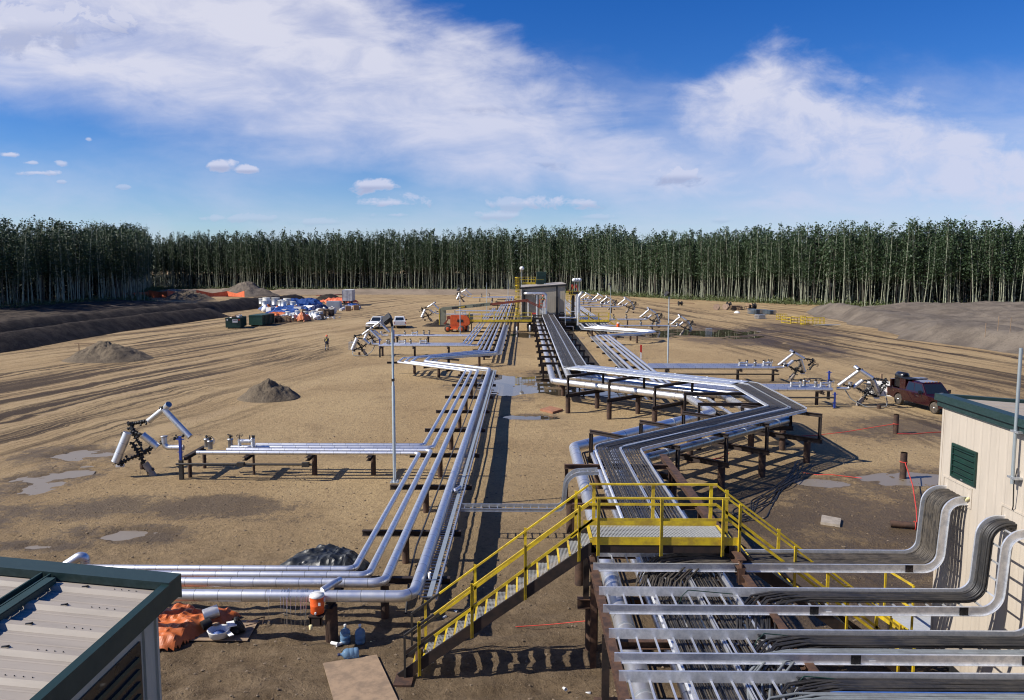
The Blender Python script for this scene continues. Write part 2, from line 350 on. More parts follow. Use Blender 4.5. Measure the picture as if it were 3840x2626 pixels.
    for (cx, cy, rx, ry) in WET:
        dx = T.math('DIVIDE', T.math('SUBTRACT', x, cx), rx); dy = T.math('DIVIDE', T.math('SUBTRACT', y, cy), ry)
        d = T.math('ADD', T.math('MULTIPLY', dx, dx), T.math('MULTIPLY', dy, dy))
        w_ = T.smooth(T.math('ADD', d, T.math('MULTIPLY', T.math('SUBTRACT', T.math('ADD', mid, g3), 1.0), 6.0)), 1.6, 0.2)
        wet = w_ if wet is None else T.math('MAXIMUM', wet, w_)
    c = T.mix(T.math('MULTIPLY', wet, 0.72), c, (0.060, 0.041, 0.026))
    T.put(b.inputs['Base Color'], c)
    T.put(b.inputs['Roughness'], T.math('MULTIPLY_ADD', wet, -0.35, 0.92)); b.inputs['Specular IOR Level'].default_value = 0.25
    h = T.math('ADD', T.math('MULTIPLY', grit, 0.35), T.math('ADD', T.math('MULTIPLY', mid, 0.6), T.math('MULTIPLY', tl, 0.5)))
    h = T.math('ADD', h, T.math('MULTIPLY', g3, 0.9))
    h = T.math('ADD', h, T.math('MULTIPLY', peb, 0.12))
    bump(T, b, h, 1.0, 0.17)
# ponds: x, y, rx, ry, depth factor
PONDS = [(-1.6, 66.5, 3.4, 5.6, 1.0), (4.6, 68.0, 5.8, 6.2, 0.9), (0.6, 51.9, 1.7, 0.9, 0.8), (28.0, 120.5, 7.5, 8.5, 0.9), (19.5, 115.5, 4.0, 3.6, 0.6), (14.6, 64.5, 3.4, 2.2, 0.5), (9.5, 61.5, 3.5, 2.2, 0.6), (0.2, 117, 3.0, 4.0, 0.6), (17.0, 36.6, 1.9, 1.4, 0.9), (13.9, 36.0, 1.3, 0.9, 0.7), (19.4, 37.3, 1.6, 1.4, 0.8), (12.2, 27.5, 1.3, 0.7, 0.6), (13.0, 25.4, 1.3, 0.8, 0.5)]
MUDS = [(-22.2, 35.6, 1.5, 3.0, 1.0), (-14.9, 28.55, 2.1, 0.8, 1.0), (-22.2, 29.5, 1.6, 0.9, 0.7), (-17.0, 27.2, 1.5, 0.45, 0.6), (-24.0, 41.0, 2.0, 1.6, 0.7), (37, 126, 3.0, 5.0, .6)]
WET = [(px, py, prx*1.25, pry*1.3) for (px, py, prx, pry, k) in PONDS+MUDS] + [(-13.5, 31.5, 4.5, 1.5), (9, 31, 3, 4), (14, 30, 6, 6), (30, 108, 7, 8), (24, 48, 5, 4), (36, 100, 3, 12), (44, 128, 5, 16), (8, 24, 5, 4), (-16, 31.5, 5, 1.6)]
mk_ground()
def mk_soil(name, c1, c2, c3, sc=0.5, stretch=None):
    m, T, b = newmat(name)
    pos = T.node('ShaderNodeNewGeometry').outputs['Position']
    v = T.mapping(pos, rot=(0, 0, math.radians(stretch[0])), scale=(stretch[1], 1, 1)) if stretch else pos
    n = T.noise(v, sc, 7, 0.68, 0.3); g = T.noise(pos, 3.5, 6, 0.72)
    c = T.mix(T.smooth(n, 0.36, 0.66), c1, c2)
    c = T.mix(T.math('MULTIPLY', T.smooth(g, 0.50, 0.72), 0.6), c, c3)
    T.put(b.inputs['Base Color'], c); b.inputs['Roughness'].default_value = 0.95; b.inputs['Specular IOR Level'].default_value = 0.15
    bump(T, b, g, 0.8, 0.22)
mk_soil('soil_dark', (0.026, 0.021, 0.018), (0.068, 0.054, 0.042), (0.012, 0.010, 0.010), 0.5)
mk_soil('soil_field_shaded', (0.017, 0.014, 0.013), (0.105, 0.082, 0.060), (0.009, 0.008, 0.008), 0.22, (20, 5.0))  # dark soil, with the left forest's streaky shade painted into the colour
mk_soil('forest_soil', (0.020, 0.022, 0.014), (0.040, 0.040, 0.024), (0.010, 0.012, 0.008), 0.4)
mk_soil('gravel', (0.170, 0.135, 0.094), (0.122, 0.096, 0.068), (0.055, 0.044, 0.033), 0.8)
mk_soil('berm_right', (0.190, 0.158, 0.124), (0.112, 0.092, 0.074), (0.060, 0.049, 0.040), 0.25)
mk_soil('berm_pale', (0.28, 0.22, 0.16), (0.20, 0.155, 0.112), (0.12, 0.092, 0.066), 0.14)

# ------------------------------------------------------------------ mesh helpers
def V(*a): return Vector(a)
ORG = {}
def basis(d, upv=(0, 0, 1)):
    d = Vector(d).normalized(); u = Vector(upv)
    if abs(d.dot(u)) > 0.985: u = Vector((1, 0, 0)) if abs(d.x) < 0.9 else Vector((0, 1, 0))
    s = d.cross(u).normalized(); return d, s, s.cross(d).normalized()
def fillet(pts, r, n=5):
    pts = [Vector(p) for p in pts]; out = [pts[0]]
    for i in range(1, len(pts)-1):
        a, b, c = pts[i-1], pts[i], pts[i+1]
        d1 = (a-b); d2 = (c-b); l1, l2 = d1.length, d2.length; d1.normalize(); d2.normalize()
        ang = d1.angle(d2)
        if ang > 3.10: out.append(b); continue
        t = min(r/math.tan(ang/2), l1*0.49, l2*0.49); rr = t*math.tan(ang/2)
        cen = b+(d1+d2).normalized()*(rr/math.sin(ang/2))
        p0, p1 = b+d1*t, b+d2*t; v0, v1 = p0-cen, p1-cen; tot = v0.angle(v1)
        for k in range(n+1):
            f = k/n; w = (v0*math.sin((1-f)*tot)+v1*math.sin(f*tot))/math.sin(tot); out.append(cen+w)
    out.append(pts[-1]); return out
class MB:
    def __init__(s): s.v = []; s.f = []; s.sm = []; s.uv = []
    def add(s, vs, fs, smooth=False, uvs=None):
        o = len(s.v); s.v += [tuple(p) for p in vs]
        for i, f in enumerate(fs):
            s.f.append(tuple(o+k for k in f)); s.sm.append(smooth)
            s.uv.append(uvs[i] if uvs else None)
        return s
    def box(s, c, size, rz=0.0, M=None):
        hx, hy, hz = size[0]/2, size[1]/2, size[2]/2
        R = M if M is not None else Matrix.Rotation(rz, 3, 'Z')
        c = Vector(c)
        vs = [c+R @ Vector((x*hx, y*hy, z*hz)) for x in (-1, 1) for y in (-1, 1) for z in (-1, 1)]
        return s.add(vs, [(0, 1, 3, 2), (4, 6, 7, 5), (0, 4, 5, 1), (2, 3, 7, 6), (0, 2, 6, 4), (1, 5, 7, 3)])
    def bbox(s, x0, x1, y0, y1, z0, z1): return s.box(((x0+x1)/2, (y0+y1)/2, (z0+z1)/2), (x1-x0, y1-y0, z1-z0))
    def bar(s, a, b, w, h, upv=(0, 0, 1)):
        a, b = Vector(a), Vector(b); d, sd, u = basis(b-a, upv)
        vs = [p+sd*(x*w/2)+u*(z*h/2) for p in (a, b) for x, z in ((-1, -1), (1, -1), (1, 1), (-1, 1))]
        return s.add(vs, [(3, 2, 1, 0), (4, 5, 6, 7), (0, 1, 5, 4), (1, 2, 6, 5), (2, 3, 7, 6), (3, 0, 4, 7)])
    def ibeam(s, a, b, w, h, t=0.012, upv=(0, 0, 1)):
        a, b = Vector(a), Vector(b); d, sd, u = basis(b-a, upv)
        t = max(t, 0.012)
        s.bar(a+u*(h/2-t/2), b+u*(h/2-t/2), w, t, upv); s.bar(a-u*(h/2-t/2), b-u*(h/2-t/2), w, t, upv)
        return s.bar(a, b, t, h-2*t, upv)
    def tube(s, pts, r, n=12, caps=True, rad=None):
        pts = [Vector(p) for p in pts]; m = len(pts)
        tang = []
        for i in range(m):
            a = pts[max(i-1, 0)]; b = pts[min(i+1, m-1)]
            if 0 < i < m-1: t = (pts[i]-a).normalized()+(b-pts[i]).normalized()
            else: t = b-a
            tang.append(t.normalized() if t.length > 1e-9 else Vector((0, 0, 1)))
        d, sd, u = basis(tang[0]); vs = []; L = 0.0; Ls = []
        for i in range(m):
            if i:
                L += (pts[i]-pts[i-1]).length
                ax = tang[i-1].cross(tang[i])
                if ax.length > 1e-6: sd = Matrix.Rotation(tang[i-1].angle(tang[i]), 3, ax) @ sd
                sd = (sd-tang[i]*sd.dot(tang[i])).normalized()
            u = sd.cross(tang[i]); Ls.append(L)
            rr = rad[i] if rad else r
            k = 1.0
            if 0 < i < m-1:
                c = (pts[i]-pts[i-1]).normalized().dot((pts[i+1]-pts[i]).normalized())
                k = 1/max(0.5, math.sqrt(max(0.0, (1+c)/2)))
            for j in range(n):
                a = 2*math.pi*j/n; vs.append(pts[i]+(sd*math.cos(a)+u*math.sin(a))*rr*(1 if k < 1.02 else (1+k)/2))
        fs = []; uvs = []; cir = 2*math.pi*r
        for i in range(m-1):
            for j in range(n):
                j2 = (j+1) % n
                fs.append((i*n+j, i*n+j2, (i+1)*n+j2, (i+1)*n+j))
                v0, v1 = cir*j/n, cir*(j+1)/n
                uvs.append(((Ls[i], v0), (Ls[i], v1), (Ls[i+1], v1), (Ls[i+1], v0)))
        s.add(vs, fs, True, uvs)
        if caps:
            s.add(vs[:n], [tuple(range(n-1, -1, -1))]); s.add(vs[-n:], [tuple(range(n))])
        return s
    def cyl(s, a, b, r, n=12, r2=None): return s.tube([a, b], r, n, True, [r, r if r2 is None else r2])
    def lathe(s, c, prof, n=14, axis=(0, 0, 1)):
        d, sd, u = basis(axis); c = Vector(c); vs = []
        for (r, z) in prof:
            for j in range(n):
                a = 2*math.pi*j/n; vs.append(c+d*z+(sd*math.cos(a)+u*math.sin(a))*r)
        fs = [(i*n+j, i*n+(j+1) % n, (i+1)*n+(j+1) % n, (i+1)*n+j) for i in range(len(prof)-1) for j in range(n)]
        s.add(vs, fs, True); m = len(prof)
        s.add(vs[:n], [tuple(range(n-1, -1, -1))]); s.add(vs[-n:], [tuple(range(n))]); return s
    def torus(s, c, axis, R, r, n=16, m=6, spokes=0):
        d, sd, u = basis(axis); c = Vector(c)
        ring = [c+(sd*math.cos(2*math.pi*j/n)+u*math.sin(2*math.pi*j/n))*R for j in range(n)]
        vs = []
        for j in range(n):
            o = (ring[j]-c).normalized()
            for k in range(m):
                a = 2*math.pi*k/m; vs.append(ring[j]+(o*math.cos(a)+d*math.sin(a))*r)
        s.add(vs, [(j*m+k, ((j+1) % n)*m+k, ((j+1) % n)*m+(k+1) % m, j*m+(k+1) % m) for j in range(n) for k in range(m)], True)
        for k in range(spokes):
            a = 2*math.pi*k/spokes; s.bar(c, c+(sd*math.cos(a)+u*math.sin(a))*R, r*1.4, r*1.4, d)
        return s
    def prism(s, poly, a, b, plane='xz'):
        """poly (2D) extruded between a and b along the remaining axis"""
        def P3(p, t):
            return {'xz': (p[0], t, p[1]), 'yz': (t, p[0], p[1]), 'xy': (p[0], p[1], t)}[plane]
        n = len(poly); vs = [P3(p, a) for p in poly]+[P3(p, b) for p in poly]
        fs = [(i, (i+1) % n, n+(i+1) % n, n+i) for i in range(n)]+[tuple(range(n-1, -1, -1)), tuple(range(n, 2*n))]
        return s.add(vs, fs)
    def sweep(s, pts, prof, sides, ups):
        n = len(prof); vs = []
        for p, sd, u in zip(pts, sides, ups):
            for (a, b) in prof: vs.append(Vector(p)+sd*a+u*b)
        fs = [(i*n+j, i*n+(j+1) % n, (i+1)*n+(j+1) % n, (i+1)*n+j) for i in range(len(pts)-1) for j in range(n)]
        s.add(vs, fs); s.add(vs[:n], [tuple(range(n-1, -1, -1))]); s.add(vs[-n:], [tuple(range(n))]); return s
    def xf(s, M):
        s.v = [tuple(M @ Vector(p)) for p in s.v]; return s
def link(name, me, mat):
    o = bpy.data.objects.new(name, me); COL.objects.link(o)
    for m in (mat if isinstance(mat, (list, tuple)) else [mat]): me.materials.append(MATS[m] if isinstance(m, str) else m)
    return o
def obj(name, mb, mat, parent=None, org=None, recalc=True):
    """one mesh object; verts of mb are in world metres"""
    if parent is not None: org = ORG[parent.name]
    elif org is None:
        a = np.array(mb.v); org = Vector((float((a[:, 0].min()+a[:, 0].max())/2), float((a[:, 1].min()+a[:, 1].max())/2), float(a[:, 2].min())))
    org = Vector(org)
    me = bpy.data.meshes.new(name)
    me.from_pydata([tuple(Vector(p)-org) for p in mb.v], [], mb.f)
    me.polygons.foreach_set('use_smooth', mb.sm)
    if any(u is not None for u in mb.uv):
        lay = me.uv_layers.new(name='UVMap'); buf = []
        for f, u in zip(mb.f, mb.uv):
            for k in range(len(f)): buf += (u[k] if u else (0.5, 0.0))
        lay.data.foreach_set('uv', buf)
    if recalc:
        bm = bmesh.new(); bm.from_mesh(me); bmesh.ops.recalc_face_normals(bm, faces=bm.faces); bm.to_mesh(me); bm.free()
    me.update()
    o = link(name, me, mat)
    if parent is not None: o.parent = parent; ORG[o.name] = org
    else: o.location = org; ORG[o.name] = org
    return o
def tag(o, label=None, cat=None, group=None, kind=None):
    if label: o['label'] = label
    if cat: o['category'] = cat
    if group: o['group'] = group
    if kind: o['kind'] = kind
    return o
def thing(name, label, cat, loc=(0, 0, 0), group=None):
    o = bpy.data.objects.new(name, None); COL.objects.link(o); o.location = loc; o.empty_display_size = 0.3
    ORG[o.name] = Vector(loc); return tag(o, label, cat, group)
def single(name, mb, mat, label, cat, group=None): return tag(obj(name, mb, mat), label, cat, group)
def struct(name, mb, mat, org=(0, 0, 0)): return tag(obj(name, mb, mat, None, org, False), kind='structure')
def copy_tree(o, loc=None, rz=None, label=None, parent=None, sc=None, group=None):
    c = o.copy(); COL.objects.link(c)
    if parent is not None: c.parent = parent
    if loc is not None: c.location = loc
    if rz is not None: c.rotation_euler = (0, 0, rz)
    if sc is not None: c.scale = sc if isinstance(sc, (tuple, list)) else (sc, sc, sc)
    if label: c['label'] = label
    if group: c['group'] = group
    for ch in o.children: copy_tree(ch, parent=c)
    return c
def scatter(root, specs, group=None):
    """specs: (loc, rz, label, scale); the prototype takes the first place, copies take the others"""
    out = [root]
    def setp(o, sp):
        o.location = sp[0]; o.rotation_euler = (0, 0, sp[1]); o['label'] = sp[2]
        if len(sp) > 3 and sp[3]: o.scale = sp[3] if isinstance(sp[3], (tuple, list)) else (sp[3],)*3
        if group and len(specs) > 1: o['group'] = group
    for sp in specs[1:]:
        c = copy_tree(root); setp(c, sp); out.append(c)
    setp(root, specs[0]); return out
ORD = ['first', 'second', 'third', 'fourth', 'fifth', 'sixth', 'seventh', 'eighth', 'ninth', 'tenth', 'eleventh', 'twelfth', 'thirteenth', 'fourteenth', 'fifteenth', 'sixteenth', 'seventeenth', 'eighteenth', 'nineteenth', 'twentieth', 'twenty-first', 'twenty-second', 'twenty-third', 'twenty-fourth', 'twenty-fifth', 'twenty-sixth', 'twenty-seventh', 'twenty-eighth', 'twenty-ninth', 'thirtieth']

# ------------------------------------------------------------------ value noise for terrain
_rg = np.random.RandomState(7); _NT = _rg.rand(256, 256)
def vnoise(x, y):
    xi = np.floor(x).astype(int); yi = np.floor(y).astype(int); fx = x-xi; fy = y-yi
    fx = fx*fx*(3-2*fx); fy = fy*fy*(3-2*fy)
    a = _NT[xi % 256, yi % 256]; b = _NT[(xi+1) % 256, yi % 256]; c = _NT[xi % 256, (yi+1) % 256]; d = _NT[(xi+1) % 256, (yi+1) % 256]
    return (a*(1-fx)+b*fx)*(1-fy)+(c*(1-fx)+d*fx)*fy-0.5
def fbm(x, y, f, o=4):
    r = 0; a = 1.0
    for k in range(o): r = r+a*vnoise(x*f+17.3*k, y*f+5.1*k); a *= 0.55; f *= 2.07
    return r
def sstep(v, a, b):
    t = np.clip((v-a)/(b-a), 0, 1); return t*t*(3-2*t)
def grid_mesh(name, xs, ys, hf, mat, kind='structure', org=(0, 0, 0)):
    X, Y = np.meshgrid(xs, ys); Z = hf(X, Y); nx, ny = len(xs), len(ys)
    co = np.stack([X, Y, Z], -1).reshape(-1, 3)
    i = np.arange((nx-1)*(ny-1)); r = i//(nx-1); c = i % (nx-1); a = r*nx+c
    f = np.stack([a, a+1, a+nx+1, a+nx], -1)
    me = bpy.data.meshes.new(name); me.vertices.add(len(co)); me.vertices.foreach_set('co', co.ravel())
    me.loops.add(f.size); me.loops.foreach_set('vertex_index', f.ravel().astype(np.int32))
    me.polygons.add(len(f)); me.polygons.foreach_set('loop_start', np.arange(0, f.size, 4, dtype=np.int32))
    me.polygons.foreach_set('loop_total', np.full(len(f), 4, dtype=np.int32))
    me.polygons.foreach_set('use_smooth', np.ones(len(f), dtype=bool)); me.update(calc_edges=True); me.validate()
    o = link(name, me, mat)
    if kind: o['kind'] = kind
    return o

# ------------------------------------------------------------------ ground, puddles, berms
WLEV = -0.035
FLATS = [(-3.8, 17.9, 1.5), (-8.1, 20.5, 1.1), (-2.8, 18.0, .6), (11.9, 30.1, .7), (-4.5, 19.7, .7), (14.4, 29.4, .6)]
def ground_h(X, Y):
    near = sstep(Y, 70, 20)
    rough = 0.012+0.038*sstep(Y, 42, 22)+0.035*sstep(Y, 26, 18)*sstep(np.abs(X+1), 14, 6)
    h = fbm(X, Y, 0.9, 5)*rough*1.3+fbm(X+50, Y, 0.12, 3)*0.05*sstep(Y, 260, 150)+0.010
    h += fbm(X, Y+9, 2.2, 4)*(0.050*sstep(Y, 40, 20)+0.10*sstep(Y, 26, 18.5))-0.05*np.abs(fbm(X+5, Y, 1.3, 3))*sstep(Y, 27, 19)
    # ruts in the yard edges
    h += np.sin(X*2.1+fbm(X, Y, 0.05, 2)*8)*0.018*sstep(np.abs(X), 22, 34)*sstep(Y, 40, 60)
    for (fx, fy, fr) in FLATS: h = h*(1-0.9*sstep(np.hypot(X-fx, Y-fy), fr*1.35, fr))
    edge = fbm(X+11, Y+4, 0.42, 5)
    for (px, py, rx, ry, k) in PONDS+MUDS:
        k = k*(1.5 if (px < -10 or abs(px-1.5) < 5) else 1.0)
        d = ((X-px)/rx)**2+((Y-py)/ry)**2+edge*2.0
        h = h*(1-sstep(d, 1.5, 0.9)*0.7)-0.12*k*sstep(d, 1.35 if k > 1 else 1.2, 0.45)
    return h
def glines(lo, fine0, fine1, hi, st):
    a = list(np.arange(fine0, fine1, st)); s = st; x = a[-1]
    while x < hi: s *= 1.09; x += s; a.append(x)
    s = st; x = fine0; b = []
    while x > lo: s *= 1.09; x -= s; b.append(x)
    return np.array(b[::-1]+a)
gx = glines(-4500, -26, 26, 4500, 0.24)
gy = np.concatenate([np.arange(-30, 13, 3.0), np.arange(13, 45, 0.17), np.arange(45, 80, 0.28), np.arange(80, 135, 0.55), np.arange(135, 260, 2.5), np.geomspace(262, 5000, 30)])
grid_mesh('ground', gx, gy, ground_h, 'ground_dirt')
pk = 0
for lst, mat, nm in ((PONDS, 'puddle_water', 'puddle'), (MUDS, 'mud_water', 'puddle')):
    for (px, py, rx, ry, k) in lst:
        pk = pk+1; zl = WLEV-0.003*pk; mb = MB(); n = 24
        mb.add([(px, py, zl)]+[(px+rx*1.15*math.cos(2*math.pi*i/n), py+ry*1.15*math.sin(2*math.pi*i/n), zl) for i in range(n)], [(0, 1+i, 1+(i+1) % n) for i in range(n)])
        o = struct(nm, mb, 'mud_water' if (py < 40 or mat == 'mud_water') else mat)

def ridge(name, path, w, h, mat, seed=0, ends=(0.3, 0.3), n=16, steps=90, asym=0.0):
    """a windrow of earth along a polyline path"""
    P = [Vector((p[0], p[1], 0)) for p in path]; L = [0]
    for i in range(1, len(P)): L.append(L[-1]+(P[i]-P[i-1]).length)
    xs = np.array([p.x for p in P]); ys = np.array([p.y for p in P]); t = np.linspace(0, L[-1], steps)
    X = np.interp(t, L, xs); Y = np.interp(t, L, ys)
    k = max(3, steps//30); ker = np.ones(k)/k
    Xp = np.convolve(np.pad(X, k, 'edge'), ker, 'same')[k:-k]; Yp = np.convolve(np.pad(Y, k, 'edge'), ker, 'same')[k:-k]
    dx = np.gradient(Xp); dy = np.gradient(Yp); l = np.hypot(dx, dy); nx_, ny_ = dy/l, -dx/l
    vs = []; fs = []
    for i in range(steps):
        e = min(1, (t[i]/L[-1])/max(ends[0], 1e-3), (1-t[i]/L[-1])/max(ends[1], 1e-3)); e = e*e*(3-2*e)
        hh = h*e*(1+0.10*float(vnoise(np.array(t[i]*0.11+seed), np.array(seed*3.1))))
        wj = w*(0.55+0.45*e)*(1+0.09*float(vnoise(np.array(t[i]*0.16), np.array(seed*7.7))))
        for j in range(n+1):
            a = -1+2*j/n; prof = (1-abs(a)**1.35)
            z = hh*max(0, prof)**1.05
            x = Xp[i]+nx_[i]*a*wj+asym*z; y = Yp[i]+ny_[i]*a*wj
            z += float(fbm(np.array(x), np.array(y), 1.1, 4))*0.11*h*max(0, prof)
            vs.append((x, y, z-0.03))
    for i in range(steps-1):
        for j in range(n): a = i*(n+1)+j; fs.append((a, a+1, a+n+2, a+n+1))
    mb = MB(); mb.add(vs, fs, True); return struct(name, mb, mat)
ridge('berm', [(-69, 62), (-64.5, 80), (-63.2, 95), (-64.2, 108), (-64.6, 123), (-62.2, 156), (-60.5, 163)], 3.1, 2.1, 'soil_dark', 1, (0.01, 0.08))
ridge('berm', [(-84, 62), (-76, 85), (-72.5, 108), (-72, 124), (-70.3, 142), (-67.5, 190), (-63.5, 222), (-61, 232)], 3.6, 2.5, 'soil_dark', 2, (0.01, 0.06), steps=120)
ridge('dirt_mound', [(-60, 225), (-53, 236)], 4.5, 2.3, 'soil_dark', 3, (0.4, 0.4), steps=30)
# dark field rising to the forest on the left
def field_h(X, Y):
    e = sstep(X, -73, -79)*sstep(Y, 228, 205)
    return e*(0.1+(-79-X)*0.055*(X < -79)+fbm(X, Y, 0.25, 4)*0.28+np.sin((X+Y*0.35)*1.3+fbm(X, Y, 0.06, 2)*5)*0.09)-0.05
grid_mesh('field', np.arange(-170, -71, 1.0), np.arange(55, 232, 1.2), field_h, 'soil_field_shaded')
# right-hand bank
def bank_h(X, Y):
    fx = np.interp(Y, [55, 75, 90, 110, 138, 165, 178, 192], [62, 58.5, 56.7, 53.0, 56.3, 59.2, 61.5, 72])
    w = fbm(X, Y, 0.10, 4)
    e = sstep(X-fx+w*2.0, 0.0, 5.2)
    end = sstep(Y+X*0.30, 212, 196)
    crest = 1.9-1.0*sstep(X, 63, 71)+0.75*np.exp(-((X-61.5)/5.0)**2)*sstep(Y, 120, 160)+w*0.95
    back = 1.9*sstep(X, 72, 86)*(0.55+0.45*np.sin(Y*0.055+X*0.05))
    return (e*(crest+back)+fbm(X, Y, 0.45, 4)*0.42*e)*end-0.06+e*fbm(X, Y, 2.0, 2)*0.09
grid_mesh('bank', np.arange(50, 150, 0.55), np.arange(55, 214, 0.8), bank_h, 'berm_right')
# pale low bank in front of the far trees and heaps on the left
ridge('berm', [(-105, 300), (-60, 306), (-10, 302), (20, 290)], 13, 1.8, 'berm_pale', 5, (0.12, 0.2), steps=100)
ridge('berm', [(-128, 262), (-112, 276), (-92, 282)], 11, 2.6, 'berm_pale', 9, (0.3, 0.3), steps=50)

def heap(c, rx, ry, h, mat, label, seed=0, lump=0.34):
    n, m = 110, 40; vs = []; fs = []
    for i in range(m+1):
        r = i/m
        for j in range(n):
            a = 2*math.pi*j/n; ir = 1+0.22*float(vnoise(np.array(math.cos(a)*1.6+seed+9), np.array(math.sin(a)*1.6+9)))
            x = c[0]+rx*r*ir*math.cos(a); y = c[1]+ry*r*ir*math.sin(a)
            z = h*(1-r**1.6)*(1-.25*r)+float(fbm(np.array(x*1.0+seed), np.array(y*1.0), 0.8/max(rx, 1)*4, 5))*lump*h*(1-r*r)+abs(float(fbm(np.array(x*1.0+9), np.array(y*1.0+seed), 7.0/max(rx, 1), 3)))*lump*.32*h*(1.05-r)
            vs.append((x, y, max(z, -0.02)+(-0.03 if i == m else 0)))
    for i in range(m):
        for j in range(n): a = i*n+j; b = i*n+(j+1) % n; fs.append((a, b, b+n, a+n))
    mb = MB(); mb.add(vs, fs, True)
    return tag(obj('gravel_heap' if mat == 'gravel' else 'dirt_heap', mb, mat, None, (c[0], c[1], 0), False), label, 'heap')
heap((-44.6, 84.2), 4.6, 3.6, 1.95, 'gravel', 'large gravel heap beside the dark earth berm at the left', 1)
heap((-19.2, 59.2), 2.3, 2.0, 1.35, 'gravel', 'small grey gravel heap standing alone on the open left yard', 4)
heap((-104, 246), 8.5, 6, 2.9, 'gravel', 'low gravel heap in front of the orange mesh fence', 6)
heap((-96, 275), 11, 7, 4.6, 'berm_right', 'biggest dirt heap near the far trees, right of the orange fence', 8)
heap((-14.3, 134), 2.9, 2.0, 0.85, 'soil_dark', 'small dark dirt heap right of the second white pickup', 10, 0.6)
heap((14.3, 44), .7, .5, .18, 'soil_dark', 'tiny dark dirt clump on the ground right of the tray loop', 11, 0.5)

# ------------------------------------------------------------------ forest
rng = np.random.RandomState(3)
def tree_arrays(seed, H=22.0, nclump=300, crown0=0.50, R=1.75, trunk_seg=5, leaf=0.5, trunk_n=5, r0=0.16):
    g = np.random.RandomState(seed); tv = []; tf = []
    bend = g.uniform(-0.5, 0.5, 2); lean = g.uniform(-0.55, 0.55, 2)
    def axis(t): return np.array([lean[0]*t+bend[0]*math.sin(t*3), lean[1]*t+bend[1]*math.sin(t*2.5+1), t*H])
    for i in range(trunk_seg+1):
        t = i/trunk_seg; c = axis(t*0.97); r = r0*(1-0.62*t)+0.01
        for j in range(trunk_n):
            a = 2*math.pi*j/trunk_n; tv.append((c[0]+r*math.cos(a), c[1]+r*math.sin(a), c[2]))
    for i in range(trunk_seg):
        for j in range(trunk_n): tf.append((i*trunk_n+j, i*trunk_n+(j+1) % trunk_n, (i+1)*trunk_n+(j+1) % trunk_n, (i+1)*trunk_n+j))
    # limbs
    for k in range(9):
        t = g.uniform(crown0-0.14, 0.93); a = g.uniform(0, 6.28); c = axis(t); l = g.uniform(0.7, 1.9)*(1.1-t*0.5)
        e = c+np.array([math.cos(a)*l, math.sin(a)*l, l*g.uniform(0.5, 1.2)]); o = len(tv); w = 0.035
        sx_, sy_ = -math.sin(a)*w, math.cos(a)*w
        tv += [(c[0]+sx_, c[1]+sy_, c[2]), (c[0]-sx_, c[1]-sy_, c[2]), (e[0], e[1], e[2]), (c[0], c[1], c[2]-0.09)]
        tf += [(o, o+1, o+2, o+2)[:3], (o+1, o+3, o+2), (o+3, o, o+2)]
    # clumps gathered in a few tufts so gaps stay open
    lv = []; ntuft = max(6, nclump//16)
    for k in range(ntuft):
        t = crown0+(1-crown0)*(k+g.uniform(0, 1))/ntuft
        rr = R*(0.35+0.9*math.sin(math.pi*min(1, max(0.06, (t-crown0)/(1-crown0)*0.70+0.18))))*g.uniform(0.3, 1.0)
        a = g.uniform(0, 6.28); c = axis(t)+np.array([math.cos(a)*rr*0.75, math.sin(a)*rr*0.75, 0])
        for q in range(nclump//ntuft):
            p = c+g.normal(0, 1, 3)*np.array([0.48, 0.48, 0.62])*(0.55+0.45*R/1.75)*(1.15-0.5*(t-crown0)/(1-crown0))
            u = g.normal(0, 1, 3); u /= np.linalg.norm(u); w = np.cross(u, g.normal(0, 1, 3)); w /= np.linalg.norm(w)
            s1 = leaf*g.uniform(0.4, 1.0); s2 = s1*g.uniform(0.35, 0.8)
            lv.append(np.array([p-u*s1*0.5, p+w*s2*0.5, p+u*s1*0.5, p-w*s2*0.5]))
    lv = np.concatenate(lv); nl = len(lv)//4
    lf = np.arange(nl*4).reshape(nl, 4)
    return np.array(tv), tf, lv, lf
def tri_fix(tf): return [tuple(dict.fromkeys(f)) for f in tf]
def mesh_from(name, vs, fs, mats, midx=None, smooth=None):
    me = bpy.data.meshes.new(name); me.from_pydata([tuple(map(float, v)) for v in vs], [], [tuple(int(i) for i in f) for f in fs])
    for m in mats: me.materials.append(MATS[m])
    if midx is not None: me.polygons.foreach_set('material_index', midx)
    me.update(); return me
def fast_mesh(name, V_, quads, mats, midx):
    me = bpy.data.meshes.new(name); me.vertices.add(len(V_)); me.vertices.foreach_set('co', V_.astype(np.float32).ravel())
    me.loops.add(quads.size); me.loops.foreach_set('vertex_index', quads.astype(np.int32).ravel())
    me.polygons.add(len(quads)); me.polygons.foreach_set('loop_start', np.arange(0, quads.size, 4, dtype=np.int32))
    me.polygons.foreach_set('loop_total', np.full(len(quads), 4, dtype=np.int32))
    for m in mats: me.materials.append(MATS[m])
    me.polygons.foreach_set('material_index', midx.astype(np.int32)); me.update(calc_edges=True); return me

